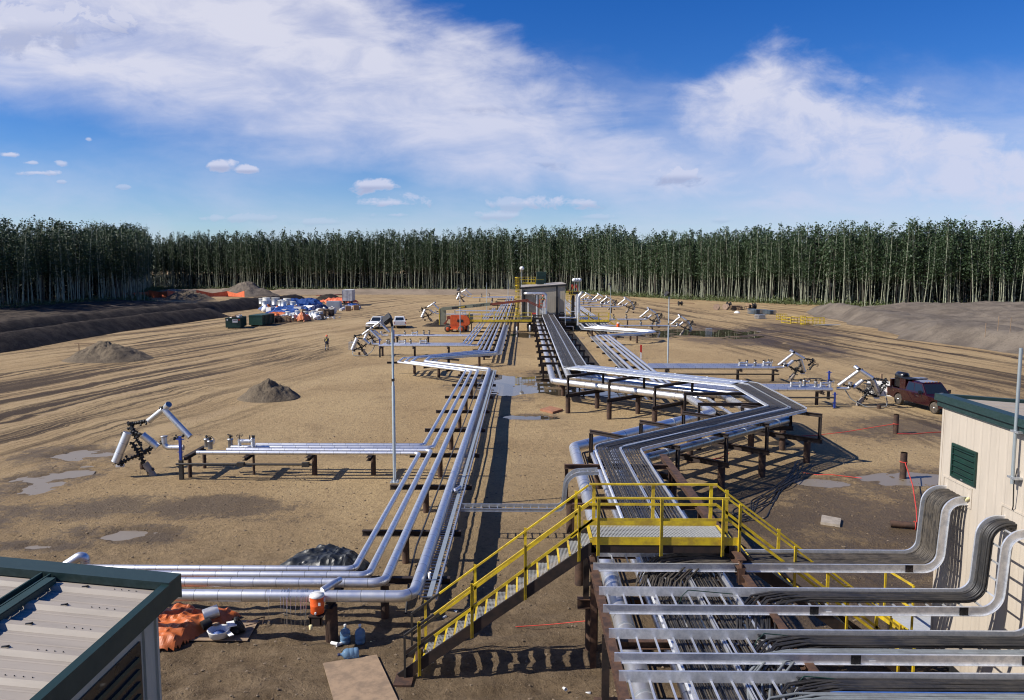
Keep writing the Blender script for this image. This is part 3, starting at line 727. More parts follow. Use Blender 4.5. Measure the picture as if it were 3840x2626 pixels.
EDGE = [(-112, 60), (-110, 110), (-109, 166), (-108.5, 198), (-107, 224), (-119, 240), (-145, 300), (-171, 368), (-120, 352), (-60, 345), (-8, 328), (24, 306), (44, 262), (62, 232), (82, 206), (98, 194), (116, 184), (150, 158), (185, 120)]
def edge_pt(s):
    acc = 0
    for a, b in zip(EDGE[:-1], EDGE[1:]):
        l = math.hypot(b[0]-a[0], b[1]-a[1])
        if s <= acc+l:
            t = (s-acc)/l; d = ((b[0]-a[0])/l, (b[1]-a[1])/l)
            return a[0]+(b[0]-a[0])*t, a[1]+(b[1]-a[1])*t, -d[1], d[0]
        acc += l
    return b[0], b[1], -d[1], d[0]
ELEN = sum(math.hypot(b[0]-a[0], b[1]-a[1]) for a, b in zip(EDGE[:-1], EDGE[1:]))
def base_z(x, y):
    if x < -80 and y < 232: return float(field_h(np.array([x*1.0]), np.array([y*1.0]))[0])
    if x > 70: return float(bank_h(np.array([min(x, 149.)*1.0]), np.array([min(max(y, 60), 213)*1.0]))[0])
    return 0.0
def edge_height(x, y):
    if y > 290 and x < 40: return 24.3
    if x < -95: return 16.3+max(0.0, min(1.0, (y-150)/150))*5.2
    return 20.2
TV = [tree_arrays(100+k, 22.0, 780, 0.34+0.045*(k % 5), 1.5+0.2*(k % 4), leaf=0.47, r0=0.085+0.022*(k % 3)) for k in range(13)]
tmesh = []
for k, (tv, tf, lv, lf) in enumerate(TV):
    tf = tri_fix(tf)
    tmesh.append((mesh_from('trunk', tv, tf, ['bark']), mesh_from('crown', lv, lf, ['leaf'])))
NT_IND = 300
def visible_s():
    """places along the forest edge that the yard looks out on"""
    out = []
    s = 0
    while s < ELEN:
        x, y, nx, ny = edge_pt(s)
        if y > 40 and -0.70 < x/y < 0.70: out.append(s)
        s += 1.0
    return out
vis = visible_s(); rs = random.Random(5); placed = 0
for i in range(NT_IND):
    s = vis[int((i+rs.uniform(0, 0.9))/NT_IND*(len(vis)-1))]
    x, y, nx, ny = edge_pt(s); dpt = rs.choice([0, 0, 0.6, 1.5, 2.6])*rs.uniform(0.5, 1.3)
    x += nx*dpt+rs.uniform(-.5, .5); y += ny*dpt
    tm, cm = tmesh[rs.randrange(13)]
    H = edge_height(x, y)/22.0*rs.uniform(0.78, 1.09)
    side = 'left' if x < -95 and y < 300 else ('right' if x > 40 else 'far')
    lab = {'left': 'tall thin aspen at the front of the dark left forest edge',
           'right': 'tall pale-trunked aspen at the front of the sunlit right forest edge',
           'far': 'slender aspen at the front of the forest wall beyond the yard'}[side]
    e = bpy.data.objects.new('aspen_tree', None); COL.objects.link(e); e.location = (x, y, base_z(x, y)-0.1)
    e.rotation_euler = (rs.gauss(0, .035), rs.gauss(0, .035), rs.uniform(0, 6.28)); w = rs.uniform(0.85, 1.12); e.scale = (w, w, H)
    tag(e, lab, 'tree', {'left': 'aspens along the left forest edge', 'right': 'aspens along the right forest edge', 'far': 'aspens along the far forest edge'}[side])
    for nm, me in (('trunk', tm), ('crown', cm)):
        c = bpy.data.objects.new(nm, me); COL.objects.link(c); c.parent = e
# the wood behind the front row
SV = [tree_arrays(300+k, 22.0, 260, 0.44-0.03*(k % 3), 1.8, trunk_seg=3, leaf=0.80, trunk_n=4, r0=0.075+.018*(k % 3)) for k in range(9)]
DV = [tree_arrays(400+k, 20.0, 210, 0.02, 2.5, trunk_seg=2, leaf=1.25, trunk_n=4, r0=0.15) for k in range(5)]
Vs = []; Qs = []; Ms = []; off = 0
def addtree(arr, x, y, z, rz, w, h, lm):
    global off
    tv, tf, lv, lf = arr; q = [f for f in tf if len(dict.fromkeys(f)) == 4]
    c, s_ = math.cos(rz), math.sin(rz); tx, ty = rs.gauss(0, .04), rs.gauss(0, .03)
    for vv, qq, m in ((tv, np.array(q), 0), (lv, lf, lm)):
        R = np.empty_like(vv); R[:, 0] = (vv[:, 0]*c-vv[:, 1]*s_)*w+x; R[:, 1] = (vv[:, 0]*s_+vv[:, 1]*c)*w+y; R[:, 2] = vv[:, 2]*h+z; R[:, 0] += vv[:, 2]*tx; R[:, 1] += vv[:, 2]*ty
        Vs.append(R); Qs.append(qq+off); Ms.append(np.full(len(qq), m)); off += len(vv)
step = 1.0; s = 0.0
while s < len(vis)-1:
    ss = vis[int(s)]; x0, y0, nx, ny = edge_pt(ss)
    dens = 4
    for q in range(dens):
        d = rs.uniform(0.8, 17); x = x0+nx*d+rs.uniform(-1, 1); y = y0+ny*d+rs.uniform(-1, 1)
        addtree(SV[rs.randrange(9)], x, y, base_z(x, y)-0.1, rs.uniform(0, 6.28), rs.uniform(0.8, 1.2), edge_height(x, y)/22*rs.uniform(0.74, 1.10), 1)
    if int(s) % 2 == 0:
        for d0 in (10, 15, 20, 26):
            d = d0+rs.uniform(-2, 2); x = x0+nx*d+rs.uniform(-1, 1); y = y0+ny*d
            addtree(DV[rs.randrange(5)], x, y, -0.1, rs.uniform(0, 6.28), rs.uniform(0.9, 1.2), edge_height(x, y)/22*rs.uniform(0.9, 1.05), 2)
    s += step
for k in range(170):
    x = rs.uniform(-250, -166); y = rs.uniform(355, 430)
    if x > -174 and y < 372: continue
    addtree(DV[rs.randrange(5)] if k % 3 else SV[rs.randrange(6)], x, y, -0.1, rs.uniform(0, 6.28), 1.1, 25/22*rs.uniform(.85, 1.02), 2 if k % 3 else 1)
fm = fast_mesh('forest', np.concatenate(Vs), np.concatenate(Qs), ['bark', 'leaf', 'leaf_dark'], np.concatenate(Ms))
fo = bpy.data.objects.new('forest', fm); COL.objects.link(fo)
tag(fo, 'dense aspen wood closing in behind the front row of trees', 'forest', None, 'stuff')
# dark floor of the wood
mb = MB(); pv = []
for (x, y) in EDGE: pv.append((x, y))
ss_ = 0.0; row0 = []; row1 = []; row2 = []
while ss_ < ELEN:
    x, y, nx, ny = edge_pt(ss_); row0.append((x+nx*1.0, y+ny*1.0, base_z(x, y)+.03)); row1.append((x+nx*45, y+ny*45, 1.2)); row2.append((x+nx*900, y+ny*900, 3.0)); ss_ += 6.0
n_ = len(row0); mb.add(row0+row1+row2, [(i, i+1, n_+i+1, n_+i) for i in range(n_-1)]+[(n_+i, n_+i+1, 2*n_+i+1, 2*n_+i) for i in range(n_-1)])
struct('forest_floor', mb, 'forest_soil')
# undergrowth and grass along the foot of the trees
Vs = []
def leafquads(cx, cy, cz, n, sp, zs, size):
    p = rng.normal(0, 1, (n, 3))*np.array([sp, sp, zs])+np.array([cx, cy, cz]); p[:, 2] = np.abs(p[:, 2]-cz)+cz
    u = rng.normal(0, 1, (n, 3)); u[:, 2] = np.abs(u[:, 2])+0.4; u /= np.linalg.norm(u, axis=1)[:, None]
    w = np.cross(u, rng.normal(0, 1, (n, 3))); w /= np.linalg.norm(w, axis=1)[:, None]
    s1 = (size*rng.uniform(0.4, 1.0, n))[:, None]; s2 = s1*0.4
    return np.stack([p-w*s2*.5, p+w*s2*.5, p+u*s1+w*s2*.2, p+u*s1-w*s2*.2], 1).reshape(-1, 3)
for ss in vis:
    x0, y0, nx, ny = edge_pt(ss)
    for q in range(4):
        d = rs.uniform(-3.5, 5); x = x0+nx*d; y = y0+ny*d
        k = rs.uniform(0.35, 1.0) if (x0 > -100 or y0 > 230) else 0.4
        Vs.append(leafquads(x, y, base_z(x, y)-0.05, 20, 0.9, 0.75*k, 0.9*k))
Vv = np.concatenate(Vs); um = fast_mesh('undergrowth', Vv, np.arange(len(Vv)).reshape(-1, 4), ['grass'], np.zeros(len(Vv)//4))
uo = bpy.data.objects.new('undergrowth', um); COL.objects.link(uo)
tag(uo, 'green undergrowth and grass along the foot of the forest', 'undergrowth', None, 'stuff')

# ------------------------------------------------------------------ pipe racks
PZ = 1.30
def pipe(pts, r, label, group=None, mat='clad', z=PZ, bend=None, n=14):
    P3 = [(p[0], p[1], p[2] if len(p) > 2 else z) for p in pts]
    mb = MB(); mb.tube(fillet(P3, bend or r*2.6, 5), r, n)
    return single('insulated_pipe', mb, mat, label, 'pipe', group)
# left rack, straight part near the stairs
G = 'silver pipes of the left rack'
pipe([(-13.5, 21.75), (-4.78, 21.75), (-4.78, 35.95), (-15.1, 35.95)], .095, 'thin silver pipe, outermost left in the near left rack, turning off to the left branch', G)
pipe([(-13.5, 21.31), (-4.30, 21.31), (-4.30, 36.5), (-13.9, 36.5)], .105, 'thin silver pipe, second from left in the near left rack, turning to the branch', G)
pipe([(-13.5, 20.78), (-3.77, 20.78), (-3.77, 65.4), (-10.15, 71.55), (-10.1, 75.0), (-3.6, 81.0), (-3.6, 236)], .13, 'medium silver pipe, third from the left in the left rack, running the whole yard', G)
pipe([(-13.5, 19.90), (-2.86, 19.90), (-2.86, 66.5), (-8.95, 71.9), (-8.9, 75.0), (-2.82, 79.8), (-2.82, 236)], .155, 'thickest silver pipe of the left rack, beside its cable tray, carrying the orange cooler', G)
pipe([(-13.9, 37.05), (-4.30, 37.05), (-4.30, 64.9), (-10.75, 71.5), (-10.75, 74.95), (-4.12, 81.2), (-4.12, 236)], .105, 'silver pipe from the third line of the left branch up through the left zigzag', G)
pipe([(-12.9, 37.6), (-4.78, 37.6), (-4.78, 65.4), (-11.35, 71.4), (-11.35, 74.6), (-4.62, 81.5), (-4.62, 236)], .095, 'silver pipe from the rear line of the left branch up through the outer left zigzag', G)
G2 = 'silver branch pipes at the far left'
pipe([(-15.9, 86.9), (-5.05, 86.9), (-5.05, 190)], .12, 'front silver pipe of the branch behind the left zigzag', G2)
pipe([(-15.7, 87.7), (-5.97, 87.7), (-5.97, 168)], .11, 'second silver pipe of the branch behind the left zigzag', G2)
pipe([(-15.7, 88.5), (-6.39, 88.5), (-6.39, 168)], .11, 'third silver pipe of the branch behind the left zigzag', G2)
pipe([(-15.7, 89.3), (-6.81, 89.3), (-6.81, 150)], .11, 'rear silver pipe of the branch behind the left zigzag', G2)
pipe([(-16.3, 99.5), (-6.81, 99.5)], .12, 'front silver pipe of the second far branch, ending beside the light pole', G2)
pipe([(-16.3, 100.4), (-6.39, 100.4)], .12, 'rear silver pipe of the second far branch, ending beside the light pole', G2)
for Y, x0, x1, d in [(146.0, -14.8, -5.0, 'behind the yellow walkway'), (158.5, -13.5, -4.6, 'under the lift boom'), (186.5, -10.8, -3.6, 'with a bright end, above the lift boom'), (229.0, -14.6, -2.8, 'second farthest at the left'), (236.5, -11.0, -2.8, 'farthest of all at the left')]:
    pipe([(x0, Y), (x1, Y)], .14, 'silver branch pipe '+d, G2, n=10)
# right-hand rack
G3 = 'silver pipes of the right rack'
for k, (xs_, c1, c2, c3, c4, xe, yb, xb, w) in enumerate([
    (8.72, (8.72, 113.6), (16.75, 106.0), (16.75, 104.4), (9.1, 99.6), 9.1, 55.7, 21.7, 'first from the left'),
    (9.60, (9.60, 114.6), (17.0, 106.9), (17.0, 104.9), (9.85, 99.8), 9.85, 56.35, 21.7, 'second from the left'),
    (10.10, (10.10, 115.2), (17.3, 107.6), (17.3, 105.4), (10.35, 99.9), 10.35, 57.0, 21.7, 'third from the left'),
    (10.53, (10.53, 115.9), (17.6, 108.3), (17.6, 105.9), (10.8, 100.0), 10.80, 57.6, 21.7, 'fourth from the left')]):
    pipe([(xs_, 236), c1, c2, c3, c4, (xe, yb), (xb, yb)], .14 if k == 0 else .12, 'silver pipe, '+w+' in the right rack, with a zigzag', G3)
pipe([(10.95, 236), (10.95, 117.4), (21.6, 117.4)], .13, 'silver pipe turning right onto the branch beside the pond', G3)
for x, w in ((11.87, 'inner'), (12.31, 'middle'), (12.75, 'outer')):
    pipe([(x, 210), (x, 119.2+(x-11.87))], .12, 'short '+w+' silver pipe at the right end of the right rack, under the yellow walkway', G3)
for k, Y in enumerate((67.75, 68.4, 69.1, 69.75)):
    pipe([(10.95, Y), (21.5-0.15*k, Y)], .14, ORD[k]+' silver pipe from the front of the right branch in front of the red post', G3)
pipe([(14.0, 131.6), (20.4, 131.6)], .16, 'silver branch pipe right of the light pole beyond the right walkway', G3)
for k, (x0, x1, Y) in enumerate([(12.2, 20.9, 173.8), (12.9, 20.7, 186), (14.1, 18.6, 201), (15.6, 20.4, 213)]):
    pipe([(x0, Y), (x1, Y)], .17, ORD[k]+' silver pipe from the front among the far right branches', G3, n=10)

# big insulated lines of the central rack
G4 = 'large silver pipes of the central rack'
BZ = 1.62
pipe([(2.18, 124), (2.18, 57.4), (10.45, 49.95), (10.75, 44.8), (2.32, 35.9), (2.33, 6.5)], .235, 'large silver pipe on the left side of the central rack, with a sharp zigzag', G4, 'clad_big', BZ, .55, 20)
pipe([(3.45, 124), (3.45, 59.6), (12.85, 50.9), (13.05, 43.3), (3.9, 34.4), (3.95, 8)], .235, 'large silver pipe in the middle of the central rack under the cable trays', G4, 'clad_big', BZ, .55, 20)
pipe([(4.75, 124), (4.75, 60.1), (14.15, 51.3), (14.3, 42.6), (5.2, 33.7), (5.2, 8)], .20, 'large silver pipe on the right side of the central rack, lowest in the loop', G4, 'clad_shaded', BZ, .55, 20)
pipe([(2.85, 124), (2.85, 58.6), (11.75, 50.3), (11.85, 44.4), (3.1, 35.3), (3.22, 8)], .10, 'thin silver pipe running between the large pipes of the central rack', G4, 'clad', 1.50, .3, 12)
for k, (x, r) in enumerate(((2.78, .035), (2.68, .03))):
    pipe([(x-.05, 124), (x-.05, 58.2), (11.2+.2*k, 50.2-.3*k), (11.3+.2*k, 44.6), (x, 35.6), (x, 8)], r, ('left' if k else 'right')+' bare dark conduit running beside the thin silver pipe in the central rack', 'conduits', 'dark_rail', 1.42, .3, 8)
# cladding joints on the big lines: raised bands
def bands(pts, r, st, label):
    n = 0; mb = MB()
    for a, b in zip(pts[:-1], pts[1:]):
        a, b = Vector((*a, BZ)), Vector((*b, BZ)); L = (b-a).length; d = (b-a).normalized(); t = 1.2
        while t < L-0.8: mb.cyl(a+d*t, a+d*(t+0.10), r+0.012, 18); t += st
    return mb
for o, pts, r in ((0, [(2.18, 90), (2.18, 57.4), (10.45, 49.95), (10.75, 44.8), (2.32, 35.9), (2.33, 6.5)], .235), (1, [(3.45, 90), (3.45, 59.6), (12.85, 50.9), (13.05, 43.3), (3.9, 34.4)], .235), (2, [(14.15, 51.3), (14.3, 42.6), (5.2, 33.7), (5.2, 8)], .20)):
    root = [q for q in scn.objects if q.name.startswith('insulated_pipe') and q.get('group') == G4][o]
    obj('pipe_bands', bands(pts, r, 2.9 if o < 2 else 3.3, ''), 'galv', root)

# ------------------------------------------------------------------ supports
def support(x0, x1, y, ztop, xp, label, group, two=False, mat='rust_dark', pr=0.12):
    """pile and cross beam carrying pipes; built where it stands"""
    t = thing('pipe_support', label, 'pipe support', ((x0+x1)/2, y, 0), group)
    mb = MB(); mb.ibeam((x0, y, ztop-.09), (x1, y, ztop-.09), .17, .18, .016); obj('crossbeam', mb, mat, t)
    for xx in ([xp] if not two else xp):
        mb = MB(); mb.cyl((xx, y, -.3), (xx, y, ztop-.18), pr, 14); obj('pile', mb, 'pile_brown', t)
        mb = MB(); mb.box((xx, y, ztop-.19), (.34, .34, .02)); obj('cap_plate', mb, mat, t)
    return t
LBZ = PZ-.16
ys = [21.6, 25.6, 31.15, 36.6, 42.4, 48.0, 53.5, 59.0, 64.4]
for k, y in enumerate(ys):
    support(-5.33, -2.05, y, LBZ, -3.9, ORD[k]+' steel support from the stairs under the straight left rack', 'supports of the left rack')
for k, (x, y) in enumerate([(-5.4, 68.8), (-7.6, 70.9), (-10.1, 73.2), (-7.2, 76.2), (-4.4, 79.0)]):
    t = thing('pipe_support', ORD[k]+' steel support round the left zigzag', 'pipe support', (x, y, 0), 'supports of the left zigzag')
    dx, dy = (0.8, 0.85) if k < 2 else ((1.7, 0) if k == 2 else (1.0, -0.9))
    mb = MB(); mb.ibeam((x-dx*1.5, y-dy*1.5, LBZ-.09), (x+dx*1.1, y+dy*1.1, LBZ-.09), .17, .18, .016); obj('crossbeam', mb, 'rust_dark', t)
    mb = MB(); mb.cyl((x, y, -.3), (x, y, LBZ-.18), .13, 14); obj('pile', mb, 'pile_brown', t)
for k, y in enumerate([84.5, 90.5, 96.0, 102.5, 109, 116, 130, 140, 155, 170, 186, 205, 222]):
    support(-7.3 if y > 88 else -5.4, -2.0, y, LBZ, -4.2, ORD[k]+' steel support of the far left rack counted from the zigzag', 'supports of the far left rack')
for k, (x0, y0, y1) in enumerate([(-9.9, 35.7, 37.9), (-12.8, 35.7, 37.9), (-15.6, 35.7, 38.0), (-7.1, 35.7, 37.9)]):
    t = thing('pipe_support', ['thick post support under the middle of the left branch', 'thin post support under the left branch below the valve', 'support at the outer end of the left branch beside the blue post', 'post support of the left branch next to the light pole'][k], 'pipe support', (x0, 36.8, 0), 'supports of the left branch')
    mb = MB(); mb.ibeam((x0, y0, LBZ-.08), (x0, y1, LBZ-.08), .2, .16, .016); obj('crossbeam', mb, 'rust_dark', t)
    for yy in ([36.9] if k != 2 else [36.3, 38.0]):
        mb = MB(); mb.cyl((x0, yy, -.3), (x0, yy, LBZ-.16), [.13, .06, .09, .12][k], 12); obj('pile', mb, 'pile_brown', t)
mb = MB(); mb.cyl((-16.0, 35.75, .80), (-9.7, 35.75, .80), .055, 8)
for x in (-10.0, -13.0): mb.box((x, 35.75, .80), (.32, .2, .2))
single('conduit', mb, 'dark_rail', 'dark steel conduit slung below the front of the left branch', 'conduit')
def branch_supports(specs, group):
    for (x, y0, y1, lab) in specs:
        t = thing('pipe_support', lab, 'pipe support', (x, (y0+y1)/2, 0), group)
        mb = MB(); mb.ibeam((x, y0, LBZ-.08), (x, y1, LBZ-.08), .18, .16, .016); obj('crossbeam', mb, 'rust_dark', t)
        mb = MB(); mb.cyl((x, (y0+y1)/2, -.3), (x, (y0+y1)/2, LBZ-.16), .12, 10); obj('pile', mb, 'rust_dark', t)
branch_supports([(-15.7, 86.5, 89.7, 'outer support of the branch behind the left zigzag'), (-12.1, 86.5, 89.7, 'middle support of the branch behind the left zigzag'), (-8.3, 86.5, 89.7, 'inner support of the branch behind the left zigzag, thick dark post'),
                 (-15.9, 99.0, 100.9, 'outer support of the second far left branch'), (-12.0, 99.0, 100.9, 'middle support of the second far left branch'),
                 (-10, 145.6, 146.4, 'support under the far left branch behind the lift'), (-9, 228.6, 237, 'support under the farthest left branches'), (-12.5, 228.6, 229.4, 'outer support under the farthest left branches'), (-6, 186, 187, 'support under the far left branch with the bright end')], 'supports of the left branches')
branch_supports([(18.6, 67.4, 70.2, 'inner post under the outer half of the right branch in front of the red post'), (21.65, 67.4, 70.2, 'outer post under the end of the right branch in front of the red post'), (12.4, 67.4, 70.2, 'post under the right branch beside the right light pole'),
                 (21.0, 55.3, 58.0, 'post under the end of the near right branch, behind its front leg'), (17.2, 55.3, 58.0, 'post under the near right branch beside the tray loop'), (13.6, 55.3, 58.0, 'post under the near right branch behind the tray loop'),
                 (19.0, 117, 117.8, 'post under the pond branch'), (15.0, 117, 117.8, 'inner post under the pond branch'), (17.2, 131.2, 132, 'post under the branch beyond the right walkway'),
                 (14.6, 173, 174.6, 'inner post under the far right branches'), (19.2, 173, 174.6, 'outer post under the far right branches'), (17, 200, 214, 'rear post under the far right branches')], 'supports of the right branches')
for x0, y, lab in ((12.2, 67.7, 'in front of the red post'), (12.0, 55.4, 'nearest the maroon truck')):
    mb = MB(); mb.cyl((x0, y-.1, .78), (21.8, y-.1, .78), .06, 8); single('conduit', mb, 'dark_rail', 'dark steel conduit slung below the right branch '+lab, 'conduit')
for k, y in enumerate([59.5, 64.5, 70, 75.5, 81.5, 88, 95, 111, 118.6]):
    support(8.1, 11.2, y, LBZ, 9.6, ORD[k]+' steel support of the right rack counted from the near right branch', 'supports of the right rack')
for k, (x, y) in enumerate([(11.5, 110.4), (14.5, 107.6), (11.8, 101.6), (14.8, 103.6)]):
    t = thing('pipe_support', ['left front', 'right rear', 'left', 'right front'][k]+' steel support under the right zigzag', 'pipe support', (x, y, 0), 'supports of the right zigzag')
    mb = MB(); mb.ibeam((x-.9, y-1.3*(1 if k < 2 else -1), LBZ-.09), (x+.9, y+1.3*(1 if k < 2 else -1), LBZ-.09), .17, .18, .016); obj('crossbeam', mb, 'rust_dark', t)
    mb = MB(); mb.cyl((x, y, -.3), (x, y, LBZ-.18), .13, 12); obj('pile', mb, 'pile_brown', t)

for k, (x, y) in enumerate([(-5.05, 20.35), (-10.8, 20.6)]):
    t = thing('pipe_support', ['brown pile support behind the orange cooler', 'pile support hidden behind the left foreground roof'][k], 'pipe support', (x, y, 0), 'supports of the left rack')
    mb = MB(); mb.ibeam((x, 19.85, LBZ-.10), (x, 22.0, LBZ-.10), .18, .16, .016); obj('crossbeam', mb, 'rust_dark', t)
    mb = MB(); mb.cyl((x, y-.25, -.3), (x, y-.25, LBZ-.18), .165, 16); obj('pile', mb, 'pile_brown', t)
# central rack: low beam for the pipes, post, high beam for the trays
TZ = 2.60                                        # underside of the trays
def rack_bent(c, d, w0, w1, label, group, up0=None, pile=0.5, mat='rust_dark', pm='pile_brown'):
    """c: left end of the bent, d: unit direction of its beams across the rack"""
    c = Vector((c[0], c[1], 0)); d = Vector((d[0], d[1], 0)).normalized()
    t = thing('rack_frame', label, 'rack frame', tuple(c), group)
    P_ = lambda s, z: tuple(c+d*s+Vector((0, 0, z)))
    mb = MB(); mb.ibeam(P_(w0-.12, 1.22), P_(w1+.15, 1.22), .2, .24, .02); obj('lower_beam', mb, mat, t)
    mb = MB(); mb.ibeam(P_(0, TZ-.09), P_(w1+.1, TZ-.09), .15, .17, .016); obj('upper_beam', mb, mat, t)
    mb = MB(); mb.ibeam(P_(.08, 1.34), P_(.08, TZ-.17), .13, .13, .016, tuple(d)); obj('post', mb, mat, t)
    mb = MB(); mb.ibeam(P_(w1, 1.34), P_(w1, TZ-.17), .13, .13, .016, tuple(d)); obj('post', mb, mat, t)
    for s in (pile if isinstance(pile, (list, tuple)) else [pile]):
        mb = MB(); mb.cyl(P_(s, -.3), P_(s, 1.10), .165, 16); obj('pile', mb, pm, t)
    return t
ys = [60.6, 65.2, 70.0, 75.2, 81, 87, 93.5, 100.5, 107.5, 114.5, 121.5]
for k, y in enumerate(ys):
    rack_bent((1.45, y), (1, 0), 0, 3.9, ORD[k]+' rusty frame of the straight central rack counted from its zigzag', 'frames of the straight central rack', pile=[1.6])
for k, (x, y, L) in enumerate([(2.95, 53.2, 3.6), (5.52, 51.2, 3.6), (8.03, 48.5, 3.9)]):
    rack_bent((x, y), (0.74, 0.67), 0, L, ['left', 'middle', 'right'][k]+' of the three rusty frames under the bright front leg of the tray loop', 'frames of the front leg of the loop', pile=[.1, 3.0])
rack_bent((9.35, 46.0), (1, 0.02), 0.2, 5.0, 'rusty frame with the long dark beam across the inside of the loop, the farther one', 'frames inside the tray loop', pile=[0.3, 4.6])
rack_bent((9.37, 42.4), (1, 0), 0.0, 5.0, 'rusty frame with the long dark beam across the inside of the loop, the nearer one', 'frames inside the tray loop', pile=[0.1, 4.6])
for k, (x, y) in enumerate([(8.05, 39.9), (5.55, 37.5), (2.98, 35.15)]):
    rack_bent((x, y), (0.72, -0.69), 0, 4.6, ['right', 'middle', 'left'][k]+' of the three rusty frames under the dark returning leg of the tray loop', 'frames of the returning leg of the loop', pile=[0.5, 4.4])
rack_bent((11.6, 42.0), (0.75, -0.66), 0, 4.2, 'rusty frame at the outer tip of the tray loop', 'frames of the returning leg of the loop', pile=[0.6, 3.6])
for k, y in enumerate([28.8, 23.9]):
    rack_bent((1.52, y), (1, 0), 0, 3.9, ['rusty frame standing behind the yellow platform, with the small tray dropping beside it', 'rusty frame directly behind the yellow crossover platform'][k], 'frames near the platform', pile=[0.25, 3.6], mat='rust')
mb = MB(); mb.ibeam((5.38, 30.2, TZ-.02), (5.38, 20.3, TZ-.02), .26, .16, .02)
single('steel_beam', mb, 'rust', 'long rusty steel beam lying beside the right tray behind the platform', 'steel beam')

# near rack under the crossing trays
t = thing('crossing_rack', 'rusty steel frame carrying the crossing cable trays in the right foreground', 'steel frame', (3.3, 14, 0))
mb = MB(); mb.ibeam((1.66, 20.1, 2.76), (1.66, 8.5, 2.76), .16, .2, .016); mb.ibeam((5.05, 18.6, 2.76), (5.05, 8.5, 2.76), .16, .2, .016)
obj('side_beam', mb, 'rust', t)
for y in (19.75, 14.9, 10.3):
    for x in (1.62, 5.0):
        mb = MB(); mb.ibeam((x, y, 1.36), (x, y, 2.66), .14, .14, .014, (0, 1, 0)); obj('post', mb, 'rust_dark', t)
        mb = MB(); mb.cyl((x+(.15 if x < 3 else -.15), y, -.3), (x+(.15 if x < 3 else -.15), y, 1.1), .165, 16); obj('pile', mb, 'pile_brown', t)
    mb = MB(); mb.ibeam((1.4, y, 1.22), (5.2, y, 1.22), .2, .26, .02); obj('lower_beam', mb, 'rust', t)
    mb = MB(); mb.ibeam((1.6, y, 2.5), (5.1, y, 2.5), .15, .16, .016); obj('tray_beam', mb, 'rust', t)
mb = MB(); mb.ibeam((4.97, 18.95, 3.10), (4.97, 17.55, 3.10), .2, .22, .02); obj('stub_beam', mb, 'rust', t)
mb = MB(); mb.ibeam((4.97, 17.62, 2.62), (4.97, 17.62, 3.0), .14, .14, .016, (0, 1, 0)); obj('stub_post', mb, 'rust', t)

# ------------------------------------------------------------------ cable trays
def offset(pts, d):
    """offset a plan polyline to its right by d (mitred)"""
    P = [Vector((p[0], p[1])) for p in pts]; out = []
    for i in range(len(P)):
        ds = []
        if i: ds.append((P[i]-P[i-1]).normalized())
        if i < len(P)-1: ds.append((P[i+1]-P[i]).normalized())
        n = sum((Vector((v.y, -v.x)) for v in ds), Vector((0, 0))).normalized()
        k = 1/max(0.35, n.dot(Vector((ds[0].y, -ds[0].x)))); out.append(P[i]+n*d*k)
    return out
def plan_frames(pts):
    P = [Vector((p[0], p[1])) for p in pts]; sides = []
    for i in range(len(P)):
        ds = []
        if i: ds.append((P[i]-P[i-1]).normalized())
        if i < len(P)-1: ds.append((P[i+1]-P[i]).normalized())
        n = sum((Vector((v.y, -v.x)) for v in ds), Vector((0, 0))).normalized()
        k = 1/max(0.35, n.dot(Vector((ds[0].y, -ds[0].x)))); sides.append(Vector((n.x*k, n.y*k, 0)))
    return sides
def rail_prof(h, sgn, t=0.006, fl=0.045):
    # C-shaped side rail, flanges turned outwards
    return [(0, 0), (sgn*fl, 0), (sgn*fl, t), (sgn*t, t), (sgn*t, h-t), (sgn*fl, h-t), (sgn*fl, h), (0, h)]
def ladder_tray(name, pts, w, z, h, label, group, rung=0.3, mat='tray_metal', cat='cable tray'):
    t = thing(name, label, cat, (pts[0][0], pts[0][1], z), group)
    for s in (-1, 1):
        off = offset(pts, s*w/2); mb = MB()
        mb.sweep([(p.x, p.y, z) for p in off], rail_prof(h, s), plan_frames([(p.x, p.y) for p in off]), [Vector((0, 0, 1))]*len(off))
        obj('side_rail', mb, mat, t)
    rl = []
    for a, b in zip(pts[:-1], pts[1:]):
        a, b = Vector((*a[:2], 0)), Vector((*b[:2], 0)); L = (b-a).length; d = (b-a)/L; sd = Vector((d.y, -d.x, 0)); s = rung/2
        while s < L:
            p = a+d*s+Vector((0, 0, z+.025)); rl.append((p-sd*(w/2-.004), p+sd*(w/2-.004))); s += rung
    rl.sort(key=lambda q: q[0].y); rest = MB()
    for k, (p, q) in enumerate(rl):
        if k < 100: mb = MB(); mb.bar(p, q, .035, .025); obj('rung', mb, mat, t, None, False)
        else: rest.bar(p, q, .035, .025)
    if rest.v: tag(obj('rungs', rest, mat, t), kind='stuff')
    return t
def smooth_plan(pts, r, n=4): return [(p.x, p.y) for p in fillet([(p[0], p[1], 0) for p in pts], r, n)]
T1 = [(3.34, 122.5), (3.34, 57.0), (13.25, 48.3), (13.15, 40.55), (3.32, 31.2), (3.32, 8.2)]
T2 = [(4.24, 122.5), (4.24, 57.7), (14.15, 48.95), (14.0, 40.0), (4.22, 31.0), (4.22, 8.2)]
tr1 = ladder_tray('cable_tray', smooth_plan(T1, .8), .93, TZ, .15, 'wide left cable tray of the central rack, packed with black cables', 'long trays of the central rack', .45)
tr2 = ladder_tray('cable_tray', smooth_plan(T2, .8), .72, TZ, .15, 'narrower right cable tray of the central rack, beside the wide one', 'long trays of the central rack', .45)
